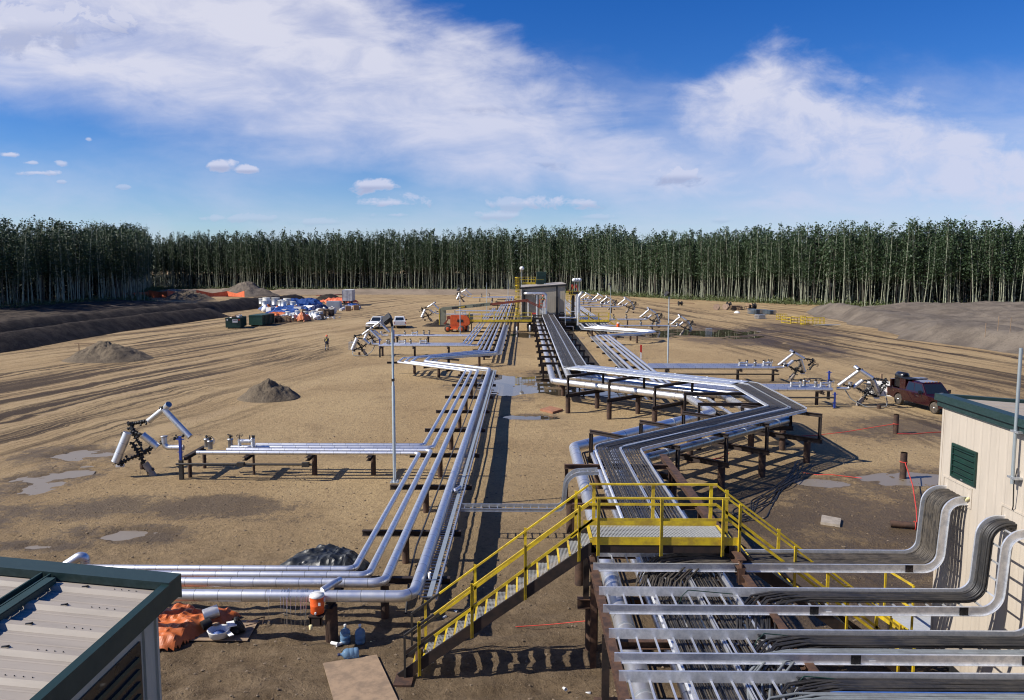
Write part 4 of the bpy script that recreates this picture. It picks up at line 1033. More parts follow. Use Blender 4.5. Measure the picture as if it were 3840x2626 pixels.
for tr_, T_, w_ in ((tr1, T1, .93), (tr2, T2, .72)):
    a, b = Vector((*T_[1], TZ+.157)), Vector((*T_[2], TZ+.157)); d = (b-a).normalized(); L_ = (b-a).length; s_ = .35
    while s_ < L_-.5:
        e_ = min(s_+2.35, L_-.4); mb = MB(); mb.bar(a+d*s_, a+d*e_, w_+.05, .012); sd_ = Vector((d.y, -d.x, 0))
        for q in (-1, 1): mb.bar(a+d*(s_+.06)+sd_*q*(w_/2+.01)+Vector((0, 0, .012)), a+d*(s_+.16)+sd_*q*(w_/2+.01)+Vector((0, 0, .012)), .05, .02)
        obj('tray_cover', mb, 'tray_metal', tr_); s_ += 2.37
ladder_tray('cable_tray', [(-2.50, 20.1), (-2.50, 66.3), (-8.3, 71.6), (-8.3, 75.2), (-2.42, 79.3), (-2.42, 121)], .40, 1.13, .12, 'narrow galvanized cable tray with visible rungs on the right edge of the left rack', 'narrow trays', .23, 'galv')
ladder_tray('cable_tray', [(8.5, 119), (8.42, 112.6), (16.0, 104.8), (15.5, 103.2), (8.6, 99.4), (8.55, 58.5)], .38, 1.13, .12, 'narrow cable tray on the left edge of the right rack', 'narrow trays', .45, 'galv')
mb = MB(); mb.bar((-2.46, 20.12, 1.20), (-2.46, 66.2, 1.20), .13, .03); single('flat_duct', mb, 'galv_pole', 'flat pale duct lying in the narrow tray of the left rack', 'duct')
# the small tray linking left rack and central rack, dropping in an S bend
def s_tray(name, prof, y0, y1, h, label, group, rung=.3, mat='tray_metal', cat='cable tray'):
    """prof: list of (x, z) of the rail underside running in a vertical plane; rails at y0 and y1"""
    P = [Vector((p[0], 0, p[1])) for p in prof]
    t = thing(name, label, cat, (prof[0][0], (y0+y1)/2, prof[0][1]), group); ups = []
    for i in range(len(P)):
        d = (P[min(i+1, len(P)-1)]-P[max(i-1, 0)]).normalized(); ups.append(Vector((-d.z, 0, d.x)))
    for y, s in ((y0, -1), (y1, 1)):
        mb = MB(); mb.sweep([(p.x, y, p.z) for p in P], rail_prof(h, s), [Vector((0, 1, 0))]*len(P), ups); obj('side_rail', mb, mat, t)
    L = 0; nxt = rung/2
    for a, b in zip(P[:-1], P[1:]):
        l = (b-a).length
        while nxt < L+l:
            p = a+(b-a)*((nxt-L)/l); u = ups[P.index(a)]; p = p+u*.03
            mb = MB(); mb.bar((p.x, y0+.004, p.z), (p.x, y1-.004, p.z), .035, .025, tuple(u)); obj('rung', mb, mat, t, None, False); nxt += rung
        L += l
    return t, P, ups
sm = [(-2.28, 1.10), (.80, 1.10)]+[(p.x, p.z) for p in fillet([(.95, 0, 1.10), (1.50, 0, 1.12), (1.62, 0, 2.42), (2.7, 0, 2.46)], .5, 6)[1:]]
s_tray('cable_tray', sm, 27.85, 28.35, .12, 'small silver tray crossing the gap between left rack and central rack, curling up', None, .3, 'galv')
# crossing trays of the foreground with their S bends into the building wall
CZ = 2.84
prof = [(1.62, CZ), (4.0, CZ), (6.5, CZ), (8.66, CZ)]
prof += [(p.x, p.z) for p in fillet([(8.70, 0, CZ), (9.62, 0, CZ), (9.72, 0, 4.44), (10.2, 0, 4.44)], .68, 9)[1:]]
CT = [(17.80, 18.70, 'farthest'), (15.52, 16.38, 'second farthest'), (13.50, 14.40, 'second nearest'), (11.95, 12.82, 'nearest')]
paths = []
for (y0, y1, w) in CT:
    t, P_, U_ = s_tray('cable_tray', prof, y0, y1, .195, w+' of the four silver ladder trays crossing into the right building', 'crossing trays', .345)
    paths.append((P_, U_))
    for x in (4.97+.9*(['farthest', 'second farthest', 'second nearest', 'nearest'].index(w) > 0), 8.86):
        sp = MB(); sp.box((x, y0-.012, CZ+.097), (.17, .012, .17))
        for dx in (-.05, .05):
            for dz in (-.035, .035): sp.cyl((x+dx, y0-.02, CZ+.075+dz), (x+dx, y0-.035, CZ+.075+dz), .012, 6)
        obj('splice_plate', sp, 'black_iron' if w != 'farthest' else 'rust_dark', t)
    if w != 'nearest':
        lb = MB(); lb.box((6.15, y0-.040, CZ+.08), (.12, .003, .028)); obj('sticker', lb, 'paper', t)

# ------------------------------------------------------------------ cables
def cable(pts, r, mat, label, group, n=6):
    mb = MB(); mb.tube(pts, r, n, False); o = single('cable', mb, mat, label, 'cable', group); return o
def fill_tray(T, w, z, n, r, mats, label, group, bend, seed=1):
    rr = random.Random(seed)
    for k in range(n):
        d = -w/2+.03+(w-.06)*k/(n-1)+rr.uniform(-.012, .012); off = offset(T, d); cz = z+.045+r+rr.uniform(0, .03)
        pts = []
        for a, b in zip(off[:-1], off[1:]):
            L = (b-a).length; m = max(1, int(L/9)) if a.y > 45 else max(1, int(L/3.0))
            for q in range(m):
                f = q/m; j = rr.uniform(-.02, .02) if q else 0; pts.append((a.x+(b.x-a.x)*f+j, a.y+(b.y-a.y)*f, cz+(rr.uniform(-.008, .016) if q else 0)))
        pts.append((off[-1].x, off[-1].y, cz))
        cable(fillet(pts, bend, 3), r, mats[k % len(mats)], ORD[k]+' '+label, group)
fill_tray(T1, .90, TZ, 20, .0215, ['cable_black', 'cable_black', 'cable_dusty'], 'black cable from the left edge of the wide central tray', 'cables of the wide central tray', .5, 1)
fill_tray(T2, .68, TZ, 13, .020, ['cable_black', 'cable_dusty', 'cable_black', 'cable_dusty'], 'dusty cable from the left edge of the narrower central tray', 'cables of the narrower central tray', .5, 2)
# lower, sun-lit cables between the crossing trays lie a little higher in the same trays; the crossing trays' own bundles:
def bundle(idx, yA, yB, n, xs_, r, mat, label, group, seed, layers=2):
    rr = random.Random(seed); P_, U_ = paths[idx]
    for L_ in range(layers):
        for k in range(n):
            y = yA+(yB-yA)*(k+.5)/n+rr.uniform(-.012, .012); h = .05+r+L_*r*1.7+rr.uniform(0, .02)
            xk = xs_+(yB-y)*0.9+rr.uniform(-.25, .25)
            pts = [(xk-.95, y-1.0-rr.uniform(0, .5), TZ+.10+.02*L_), (xk-.72, y-.45, TZ+.13+.02*L_), (xk-.35, y-.08, CZ+h-.04)]
            for p, u in zip(P_, U_):
                if p.x > xk+.1: q = p+u*h; pts.append((q.x, y+rr.uniform(-.006, .006), q.z))
            x = xk
            base = [(xx, y+rr.uniform(-.012, .012), CZ+h+rr.uniform(-.006, .008)) for xx in np.arange(xk+.1, 8.6, .9)]
            pts = pts[:3]+base+[q for q in pts[3:] if q[0] > 8.68]
            last = pts[-1]; pts.append((10.4, last[1], last[2]))
            cable(pts, r, mat, ORD[k]+' '+label+(', '+['lower', 'upper'][L_]+' layer' if layers > 1 else ''), group, 6)
bundle(0, 17.86, 18.64, 17, 3.55, .021, 'cable_dusty', 'dusty black cable from the front of the farthest crossing tray', 'cables of the farthest crossing tray', 3)
bundle(1, 15.98, 16.33, 7, 5.35, .026, 'cable_black', 'thick black cable from the front of the second farthest crossing tray', 'cables of the second farthest crossing tray', 4)
bundle(2, 13.95, 14.34, 9, 4.9, .022, 'cable_black', 'black cable from the front of the second nearest crossing tray', 'black cables of the second nearest crossing tray', 5)
bundle(2, 13.54, 13.90, 7, 4.7, .024, 'cable_grey', 'grey cable from the front of the second nearest crossing tray', 'grey cables of the second nearest crossing tray', 6, 1)
bundle(3, 12.42, 12.78, 9, 4.9, .022, 'cable_black', 'black cable from the front of the nearest crossing tray', 'black cables of the nearest crossing tray', 7)
bundle(3, 12.0, 12.36, 7, 4.5, .024, 'cable_grey', 'grey cable from the front of the nearest crossing tray', 'grey cables of the nearest crossing tray', 8, 1)
cable([(4.6, 12.39, 2.75), (5.0, 12.39, CZ+.09), (8.7, 12.39, CZ+.09)], .018, 'cable_blue', 'single blue cable in the nearest crossing tray', None)
# green earth wires hooked over the rails
for (x, y) in ((3.35, 16.36), (4.35, 14.36), (4.55, 12.80)):
    cable(fillet([(x+1.1, y-.03, CZ+.08), (x+.15, y-.05, CZ+.17), (x, y-.10, CZ+.05), (x-.05, y-.12, TZ+.12)], .05, 3), .010, 'louver_green', {16.36: 'thin green earth wire on the second farthest crossing tray', 14.36: 'thin green earth wire on the second nearest crossing tray', 12.80: 'thin green earth wire on the nearest crossing tray'}[y], 'green earth wires')
    if y < 16: 
        mb = MB(); mb.box((x+.12, y-.04, CZ+.10), (.12, .05, .07)); mb.cyl((x+.06, y-.08, CZ+.12), (x+.06, y+.0, CZ+.12), .02, 8); single('cable_clamp', mb, 'black_iron', 'black clamp on the back rail of the '+('second nearest' if y > 13 else 'nearest')+' crossing tray', 'clamp')
# loose heap of cables on the ground beside the loop
rr = random.Random(9)
for k in range(10):
    a = rr.uniform(-.35, .35)
    pts = [(14.1+rr.uniform(-.5, .5), 39.6+rr.uniform(-.6, .6), .02), (12.9+a, 36.8-a, .03), (11.7+a, 34.9, .05+.02*k), (10.3+rr.uniform(-.8, .4), 33.0+a, .03), (8.6+rr.uniform(-.6, .8), 30.6+rr.uniform(-.8, 1), .03), (7.2+rr.uniform(-.4, 1.2), 30.6+rr.uniform(-1, 1.2), .03)]
    cable(fillet(pts, 1.2, 4), .022, 'cable_black', 'one of the loose black cables strewn on the ground right of the platform', 'loose cables on the ground', 5)
# hanging cable along the left rack
cable([(-3.25, 21.2, .25), (-3.3, 22.3, .9), (-3.32, 24, 1.18), (-3.3, 30, 1.22), (-3.32, 36, 1.20), (-3.3, 45, 1.22), (-3.32, 55, 1.22), (-3.3, 65, 1.22)], .032, 'cable_black', 'thick black cable running loose between the pipes of the left rack', None, 8)

# ------------------------------------------------------------------ yellow crossover with stairs
DZ = 3.42
def crossover():
    t = thing('crossover_stairs', 'yellow crossover platform with grated steps down both sides, spanning the cable trays', 'stairs', (3.2, 18.6, 0))
    x0, x1, y0, y1 = 1.62, 4.80, 18.12, 19.30
    mb = MB()
    for y in (y0+.03, y1-.03):
        mb.bar((x0-.02, y, DZ-.16), (x1+.02, y, DZ-.16), .05, .22)
    obj('platform_beam', mb, 'rust_dark', t)
    mb = MB()
    mb.bar((x0, y0-.002, DZ+.02), (x1+.25, y0-.002, DZ+.02), .010, .19); mb.bar((x0-.12, y1+.002, DZ+.05), (x1, y1+.002, DZ+.05), .010, .16)
    mb.bar((x0-.01, y0+.01, DZ+.0), (x0-.01, y1-.01, DZ+.0), .07, .05); mb.bar((x1+.01, y0+.01, DZ+.0), (x1+.01, y1-.01, DZ+.0), .07, .05)
    obj('toe_plate', mb, 'yellow', t)
    mb = MB(); x = x0+.03
    while x < x1: mb.bar((x, y0+.03, DZ), (x, y1-.03, DZ), .006, .03); x += .034
    y = y0+.12
    while y < y1: mb.bar((x0, y, DZ+.01), (x1, y, DZ+.01), .008, .010); y += .10
    obj('deck_grating', mb, 'grating', t)
    n = 18; rise = DZ/n
    for side, run, xe in ((-1, .252, x0), (1, .252, x1)):
        bx = lambda k: xe+side*run*k
        for y in (y0+.03, y1-.03):
            mb = MB()
            a = Vector((xe-side*.05, y, DZ-.12)); b = Vector((bx(n)+side*.02, y, 0.02)); mb.bar(a, b, .05, .25)
            obj('stringer', mb, 'rust_dark', t)
        for k in range(1, n):
            z = DZ-rise*k; xa, xb = bx(k-1), bx(k); st = MB()
            lo, hi = min(xa, xb), max(xa, xb)+.02
            xx = lo+.02
            while xx < hi: st.bar((xx, y0+.06, z), (xx, y1-.06, z), .005, .028); xx += .034
            yy = y0+.08
            while yy < y1-.05: st.bar((lo, yy, z+.010), (hi, yy, z+.010), .007, .008); yy += .075
            s = obj('step', st, 'grating', t)
            nb = MB(); ex = xb; nb.box((ex+side*.006, (y0+y1)/2, z-.004), (.045, y1-y0-.13, .04)); obj('nosing', nb, 'yellow', s)
            if k > n-3: pass
        # handrails
        for y, sg in ((y0-.012, -1), (y1+.012, 1)):
            hr = MB(); H = 1.07
            top = [(xe, y, DZ+H-.05), (bx(n)-side*.1, y, H-.02+.05)]
            hr.bar(top[0], top[1], .045, .045)
            hr.bar((xe, y, DZ+.53), (bx(n)-side*.1, y, .50+.05), .012, .065)
            for k in ([1.2, 6.2, 11.2, 16.2] if side < 0 else [1.0, 6.2, 11.2, 16.2]):
                z = DZ-rise*k; hr.box((bx(k), y, z-.15+(H+.15)/2-.03), (.065, .012, H+.28)); hr.box((bx(k)-.03, y+sg*.02, z-.15+(H+.15)/2-.03), (.012, .05, H+.28))
            if side > 0: hr.bar((bx(n)-side*.1, y, H), (bx(n)-side*.1, y, .02), .05, .05)
            obj('stair_rail', hr, 'yellow', t)
            if side < 0:
                a0, a1 = Vector(top[0]), Vector(top[1]); m0, m1 = Vector((xe, y, DZ+.53)), Vector((bx(n)-side*.1, y, .55)); nr = MB()
                nr.bar(a0.lerp(a1, .84), a1, .052, .052); nr.bar(m0.lerp(m1, .84), m1, .018, .072); nr.bar((bx(n)-side*.1, y, H), (bx(n)-side*.1, y, .02), .05, .05)
                tag(obj('rail_end', nr, 'dark_rail', t), 'dark lower end of the stair rail')  # last stretch of the left flight's rails gets a dark colour
    for y, sg in ((y0-.012, -1), (y1+.012, 1)):
        hr = MB()
        hr.bar((x0+.02, y, DZ+1.05), (x1, y, DZ+1.05), .045, .045)
        hr.bar((x0+.02, y, DZ+.54), (x1, y, DZ+.54), .012, .065)
        for x in (x0+.14, (x0+x1)/2+.02, x1-.14):
            hr.box((x, y+sg*.014, DZ+.36), (.075, .012, 1.38)); hr.box((x-.035, y+sg*.04, DZ+.36), (.012, .05, 1.38))
        hr.bar((x0+.02, y, DZ+.54), (x0-.5, y, DZ+.10), .012, .065) if sg < 0 else None
        obj('platform_rail', hr, 'yellow', t)
    for x in (x0+.1, x1-.05):
        mb = MB(); mb.ibeam((x, (y0+y1)/2, -.2), (x, (y0+y1)/2, DZ-.27), .15, .15, .016, (0, 1, 0)); obj('leg', mb, 'rust', t)
    mb = MB(); mb.cyl((-2.55, 18.7, -.3), (-2.55, 18.7, .5), .1, 12); obj('pile', mb, 'pile_brown', t)
    mb = MB(); mb.prism([(-3.05, 17.75), (-2.62, 17.75), (-2.62, 18.35), (-3.05, 18.35)], -.01, .055, 'xy'); obj('base_pad', mb, 'rust', t)
crossover()

# ------------------------------------------------------------------ building, left foreground (only its roof and one wall are in view)
def left_building():
    xr, yb = -4.24, 9.46; sl_ = .092
    zr = lambda x: 5.93+(-x-4.24)*sl_
    t = thing('metal_building', 'tan metal building with ribbed roof and dark green trim in the left foreground', 'building', (-8.5, 5, 0))
    mb = MB(); mb.bbox(-14, -4.48, -1.0, 9.28, 0, 5.60); obj('wall', mb, 'wall_tan_seam', t)
    mb = MB(); xa, xb = -14.2, xr-.02
    vs = [(xa, -1.3, zr(xa)), (xb, -1.3, zr(xb)), (xb, yb, zr(xb)), (xa, yb, zr(xa))]
    mb.add(vs+[(a, b, c-.10) for a, b, c in vs], [(0, 1, 2, 3), (7, 6, 5, 4), (0, 4, 5, 1), (1, 5, 6, 2), (2, 6, 7, 3), (3, 7, 4, 0)])
    y = 9.0
    while y > -1:
        for (w, h) in ((.11, .045),):
            p = [(y-w, 0), (y-w*.55, h), (y+w*.25, h), (y+w*.6, 0)]
            mb.add([(xx, py, zr(xx)+pz+.001) for xx in (xa, xb-.03) for (py, pz) in p], [(0, 1, 5, 4), (1, 2, 6, 5), (2, 3, 7, 6), (4, 5, 6, 7)])
        for q in (.17, .33):
            mb.add([(xx, y-q+dy, zr(xx)+pz+.001) for xx in (xa, xb-.03) for (dy, pz) in ((-.02, 0), (0, .006), (.02, 0))], [(0, 1, 4, 3), (1, 2, 5, 4)])
        y -= .497
    rf = obj('roof', mb, 'roof_tan', t)
    mb = MB(); y = 9.0
    rr = random.Random(4)
    while y > 0:
        for k in range(4):
            x = xr-.32-k*.085-.0; mb.cyl((x, y-.02, zr(x)+.04), (x, y-.02, zr(x)+.055), .006, 6)
        mb.cyl((xr-.16, y-.25, zr(xr)), (xr-.16, y-.25, zr(xr)+.03), .007, 6)
        x = xr-.85-rr.uniform(0, .3); mb.box((x, y-.02, zr(x)+.05), (.07, .03, .008), .3); mb.box((x+.03, y-.035, zr(x)+.06), (.035, .012, .015), .8)
        y -= .497
    tag(obj('screws', mb, 'black_iron', rf), kind='stuff')
    mb = MB()
    def trim(x0, x1, y0, y1, z0, z1): mb.bbox(x0, x1, y0, y1, z0, z1)
    mb.add([(xr+.0, -1.3, 6.02), (xr-.09, -1.3, 6.03), (xr-.09, yb, 6.03), (xr, yb, 6.02), (xr+.01, -1.3, 5.78), (xr-.14, -1.3, 5.78), (xr-.14, yb, 5.78), (xr+.01, yb, 5.78)],
           [(0, 1, 2, 3), (0, 3, 7, 4), (4, 7, 6, 5), (1, 5, 6, 2), (0, 4, 5, 1), (3, 2, 6, 7)])
    obj('rake_trim', mb, 'trim_green', t)
    mb = MB(); ya, yb2 = 9.14, yb+.02
    mb.add([(xr-.0, ya, 6.045), (xa, ya, zr(xa)+.11), (xa, yb2, zr(xa)+.09), (xr-.0, yb2, 6.03), (xr, ya, 5.95), (xa, ya, zr(xa)+.0), (xa, yb2, zr(xa)-.22), (xr, yb2, 5.72)],
           [(0, 1, 2, 3), (0, 4, 5, 1), (3, 2, 6, 7), (0, 3, 7, 4), (4, 7, 6, 5)])
    obj('eave_trim', mb, 'trim_green_worn', t)
    mb = MB(); x = -5.66; z = zr(x)
    mb.bar((x, -1, z+.055), (x, 9.13, z+.055), .02, .09); mb.bar((x+.085, -1, z+.095), (x+.085, 9.0, z+.095), .11, .015); mb.bar((x+.14, -1, z+.06), (x+.14, 9.0, z+.06), .012, .06); mb.bar((x-.10, -1, z+.075), (x-.10, 9.13, z+.075), .02, .08)
    obj('roof_flashing', mb, 'trim_green', t)
    mb = MB(); mb.bbox(-4.5, -4.455, 5.9, 8.82, 2.9, 5.47)
    mb2 = MB()
    for k in range(16):
        z = 3.05+k*.15; mb2.bar((-4.445, 5.98, z), (-4.445, 8.74, z), .03, .05)
    lv = obj('louver', mb, 'black_paint', t); obj('slats', mb2, 'louver_green', lv)
    mb = MB()
    for y in (9.24, 8.92): mb.bar((-4.465, y, 0), (-4.465, y, 5.72), .05 if y > 9 else .02, .03, (1, 0, 0))
    obj('corner_trim', mb, 'wall_tan_seam', t)
left_building()

# ------------------------------------------------------------------ building, right foreground
def right_building():
    X = 10.10; Yc = 19.05; z0, z1 = .50, 6.56
    t = thing('metal_building', 'tan corrugated metal building with dark green louver at the right edge', 'building', (13.5, 14, 0))
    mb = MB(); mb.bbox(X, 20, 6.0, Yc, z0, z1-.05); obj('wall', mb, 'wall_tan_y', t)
    mb = MB(); mb.bbox(X+.1, 19.9, 6.0, Yc-.1, .18, z0); 
    for y in (18.4, 14, 10): mb.cyl((X+.5, y, -.2), (X+.5, y, .2), .15, 10)
    obj('skid', mb, 'black_iron', t)
    sl_ = .075; zr = lambda x: 6.70-(x-X)*sl_
    mb = MB(); ya, yb = 5.5, Yc+.22
    vs = [(X-.10, ya, zr(X-.1)), (20, ya, zr(20)), (20, yb, zr(20)), (X-.10, yb, zr(X-.1))]
    mb.add(vs+[(a, b, c-.08) for a, b, c in vs], [(0, 1, 2, 3), (7, 6, 5, 4), (0, 4, 5, 1), (1, 5, 6, 2), (2, 6, 7, 3), (3, 7, 4, 0)])
    y = Yc-.35
    while y > 6:
        p = [(y-.07, 0), (y-.04, .04), (y+.03, .04), (y+.07, 0)]
        mb.add([(xx, py, zr(xx)+pz+.001) for xx in (X+.15, 20) for (py, pz) in p], [(0, 1, 5, 4), (1, 2, 6, 5), (2, 3, 7, 6)]); y -= .497
    obj('roof', mb, 'roof_tan', t)
    mb = MB()
    mb.add([(X-.11, ya, 6.78), (X+.22, ya, 6.76), (X+.22, yb, 6.76), (X-.11, yb, 6.78), (X-.12, ya, 6.62), (X+.22, ya, 6.5), (X+.22, yb, 6.5), (X-.12, yb, 6.62)],
           [(0, 1, 2, 3), (0, 3, 7, 4), (4, 7, 6, 5), (1, 5, 6, 2), (0, 4, 5, 1), (3, 2, 6, 7)])
    mb.bar((X-.03, ya, 6.55), (X-.03, yb-.05, 6.55), .07, .135)
    obj('eave_trim', mb, 'trim_green_worn', t)
    mb = MB()
    mb.add([(X+.22, yb-.16, 6.76), (20, yb-.16, 6.76-9.7*sl_), (20, yb, 6.76-9.7*sl_), (X+.22, yb, 6.76), (X+.22, yb-.16, 6.5), (20, yb-.16, 5.7), (20, yb, 5.7), (X+.22, yb, 6.5)],
           [(0, 1, 2, 3), (0, 4, 5, 1), (3, 2, 6, 7), (1, 5, 6, 2)])
    obj('rake_trim', mb, 'trim_green', t)
    # louver
    fr = MB(); ya, yb, za, zb = 17.50, 18.52, 4.93, 5.72
    for (a, b, c, d) in ((ya, yb, zb-.06, zb), (ya, yb, za, za+.06), (ya, ya+.06, za+.061, zb-.061), (yb-.06, yb, za+.061, zb-.061)): fr.bbox(X-.045, X-.001, a, b, c, d)
    fr.bbox(X-.012, X-.003, ya+.061, yb-.061, za+.061, zb-.061)
    lv = obj('louver', fr, 'louver_green', t); sl2 = MB()
    for k in range(5):
        z = za+.13+k*.135; sl2.box((X-.030, (ya+yb)/2, z), (.07, yb-ya-.13, .012), M=Matrix.Rotation(math.radians(38), 3, 'Y'))
    obj('slats', sl2, 'louver_green', lv)
    sk = MB(); sk.box((X-.048, 18.02, za+.03), (.004, .09, .03)); obj('sticker', sk, 'cable_grey', lv)
    # entry frames and yellow foam where trays go in
    for (ya, yb, zc) in ((17.68, 18.82, 4.62), (15.4, 16.5, 4.62), (13.35, 14.55, 4.62), (11.8, 12.95, 4.62)):
        mb = MB(); 
        for (a, b, c, d) in ((ya-.05, yb+.05, zc+.20, zc+.24), (ya-.05, yb+.05, zc-.24, zc-.20), (ya-.05, ya, zc-.199, zc+.199), (yb, yb+.05, zc-.199, zc+.199)): mb.bbox(X-.018, X-.002, a, b, c, d)
        e = obj('entry_frame', mb, 'wall_tan_y', t)
        mb = MB(); rr = random.Random(int(ya*10))
        for k in range(3):
            y = ya+.05+.035*k; z = zc-.02-.03*k; mb.lathe((X-.03, y, z-.03), [(.012, 0), (.04, .015), (.045, .04), (.015, .07)], 7)
        obj('foam', mb, 'foam_yellow', e)
    # cable hole dark openings are hidden by the cables; corner post trim
    mb = MB(); mb.bbox(X-.012, X+.0, Yc-.07, Yc+.012, z0, z1-.1); mb.bbox(X+.001, X+.07, Yc, Yc+.012, z0, z1-.1); obj('corner_trim', mb, 'wall_tan_y', t)
    # service mast clamped to the wall
    m = thing('service_mast', 'thin galvanized pipe mast clamped to the right building wall', 'mast', (9.98, 16.02, 5.4))
    mb = MB(); mb.cyl((9.97, 16.02, 5.42), (9.97, 16.02, 8.2), .035, 10); obj('mast', mb, 'galv_pole', m)
    mb = MB()
    for z in (5.55, 6.50): mb.bbox(9.93, 10.09, 15.88, 16.14, z-.02, z+.02)
    obj('strut', mb, 'galv', m)
    cable([(10.03, 15.98, 5.75), (9.99, 16.0, 5.4), (10.04, 16.05, 4.95), (10.06, 16.1, 4.85)], .012, 'cable_black', 'thin black lead hanging below the pipe mast on the right building', None)
right_building()
# little yellow steps at the foot of the right building
t = thing('access_steps', 'small yellow landing with rail at the foot of the right building wall', 'steps', (9.8, 19.9, 0))
mb = MB()
for (a, b) in [((9.55, 20.5, 1.9), (10.4, 20.5, 1.9)), ((9.55, 20.5, 1.9), (9.75, 19.3, 1.9)), ((9.6, 20.5, .5), (9.6, 20.5, 1.9)), ((9.75, 19.3, .5), (9.75, 19.3, 1.9)), ((9.55, 20.5, 1.3), (10.4, 20.5, 1.3)), ((9.6, 20.5, 1.3), (9.75, 19.3, 1.3))]: mb.bar(a, b, .045, .045)
obj('rail', mb, 'yellow', t)
mb = MB()
for (a, b) in [((9.5, 20.6, .62), (10.9, 20.6, .62)), ((9.5, 20.6, .62), (9.8, 19.0, .62)), ((9.8, 19.0, .62), (10.9, 19.08, .62))]: mb.bar(a, b, .02, .22)
obj('toe_plate', mb, 'yellow', t)
mb = MB(); mb.bbox(9.75, 10.9, 19.1, 20.55, .56, .60); obj('deck', mb, 'grating', t)
mb = MB()
for p in ((9.7, 20.4), (9.95, 19.2), (10.8, 20.4)): mb.cyl((p[0], p[1], -.1), (p[0], p[1], .55), .04, 8)
obj('leg', mb, 'rust_dark', t)

# ------------------------------------------------------------------ light poles
def light_pole(x, y, z0, h, label, head='flood', sc=1.0):
    t = thing('light_pole', label, 'light pole', (x, y, z0), 'light poles of the yard')
    mb = MB(); mb.tube([(x, y, z0+.02), (x, y, z0+h*.62), (x, y, z0+h*.625), (x, y, z0+h)], .07, 10, True, [.068*sc, .062*sc, .048*sc, .044*sc]); obj('pole', mb, 'galv_pole', t)
    mb = MB(); mb.box((x, y, z0+.02), (.34, .34, .03))
    for a in (-.12, .12):
        for b in (-.12, .12): mb.cyl((x+a, y+b, z0+.03), (x+a, y+b, z0+.10), .02, 6)
    obj('base_plate', mb, 'galv', t)
    if head == 'flood':
        R_ = Matrix.Rotation(math.radians(-38), 3, 'Y') @ Matrix.Rotation(math.radians(30), 3, 'X')
        mb = MB(); mb.box((x-.18, y-.05, z0+h+.28), (.34, .42, .17), M=R_); hd = obj('lamp_head', mb, 'black_iron', t)
        mb = MB(); mb.box((x-.30, y-.12, z0+h+.19), (.28, .36, .015), M=R_); obj('lens', mb, 'lens_grey', hd)
        mb = MB(); mb.cyl((x, y, z0+h-.02), (x-.05, y, z0+h+.20), .05, 8); mb.box((x, y, z0+h*.66), (.10, .18, .10)); obj('bracket', mb, 'black_iron', t)
    elif head == 'dome':
        mb = MB(); mb.lathe((x, y, z0+h), [(.05, 0), (.22, .05), (.36, .28), (.34, .42), (.25, .55), (.12, .62)], 12); obj('lamp_head', mb, 'white_plastic', t)
    return t
light_pole(-5.2, 31.45, 1.16, 6.35, 'nearest grey light pole with square black floodlight, standing on the left rack')
light_pole(13.0, 71.4, 0.05, 7.2, 'grey light pole with small dark floodlight behind the tray loop')
light_pole(-8.2, 103.0, 1.16, 5.6, 'grey light pole beside the orange boom lift', 'flood', .9)
light_pole(-6.9, 150, 1.1, 6.0, 'thin grey light pole behind the lift boom', 'none', .9)
light_pole(-3.75, 195, 1.1, 5.9, 'farthest thin grey light pole, left of the yellow ladder cage', 'none', .9)
light_pole(15.4, 141, 0.1, 6.6, 'thin grey light pole at the end of the right walkway', 'flood', .9)

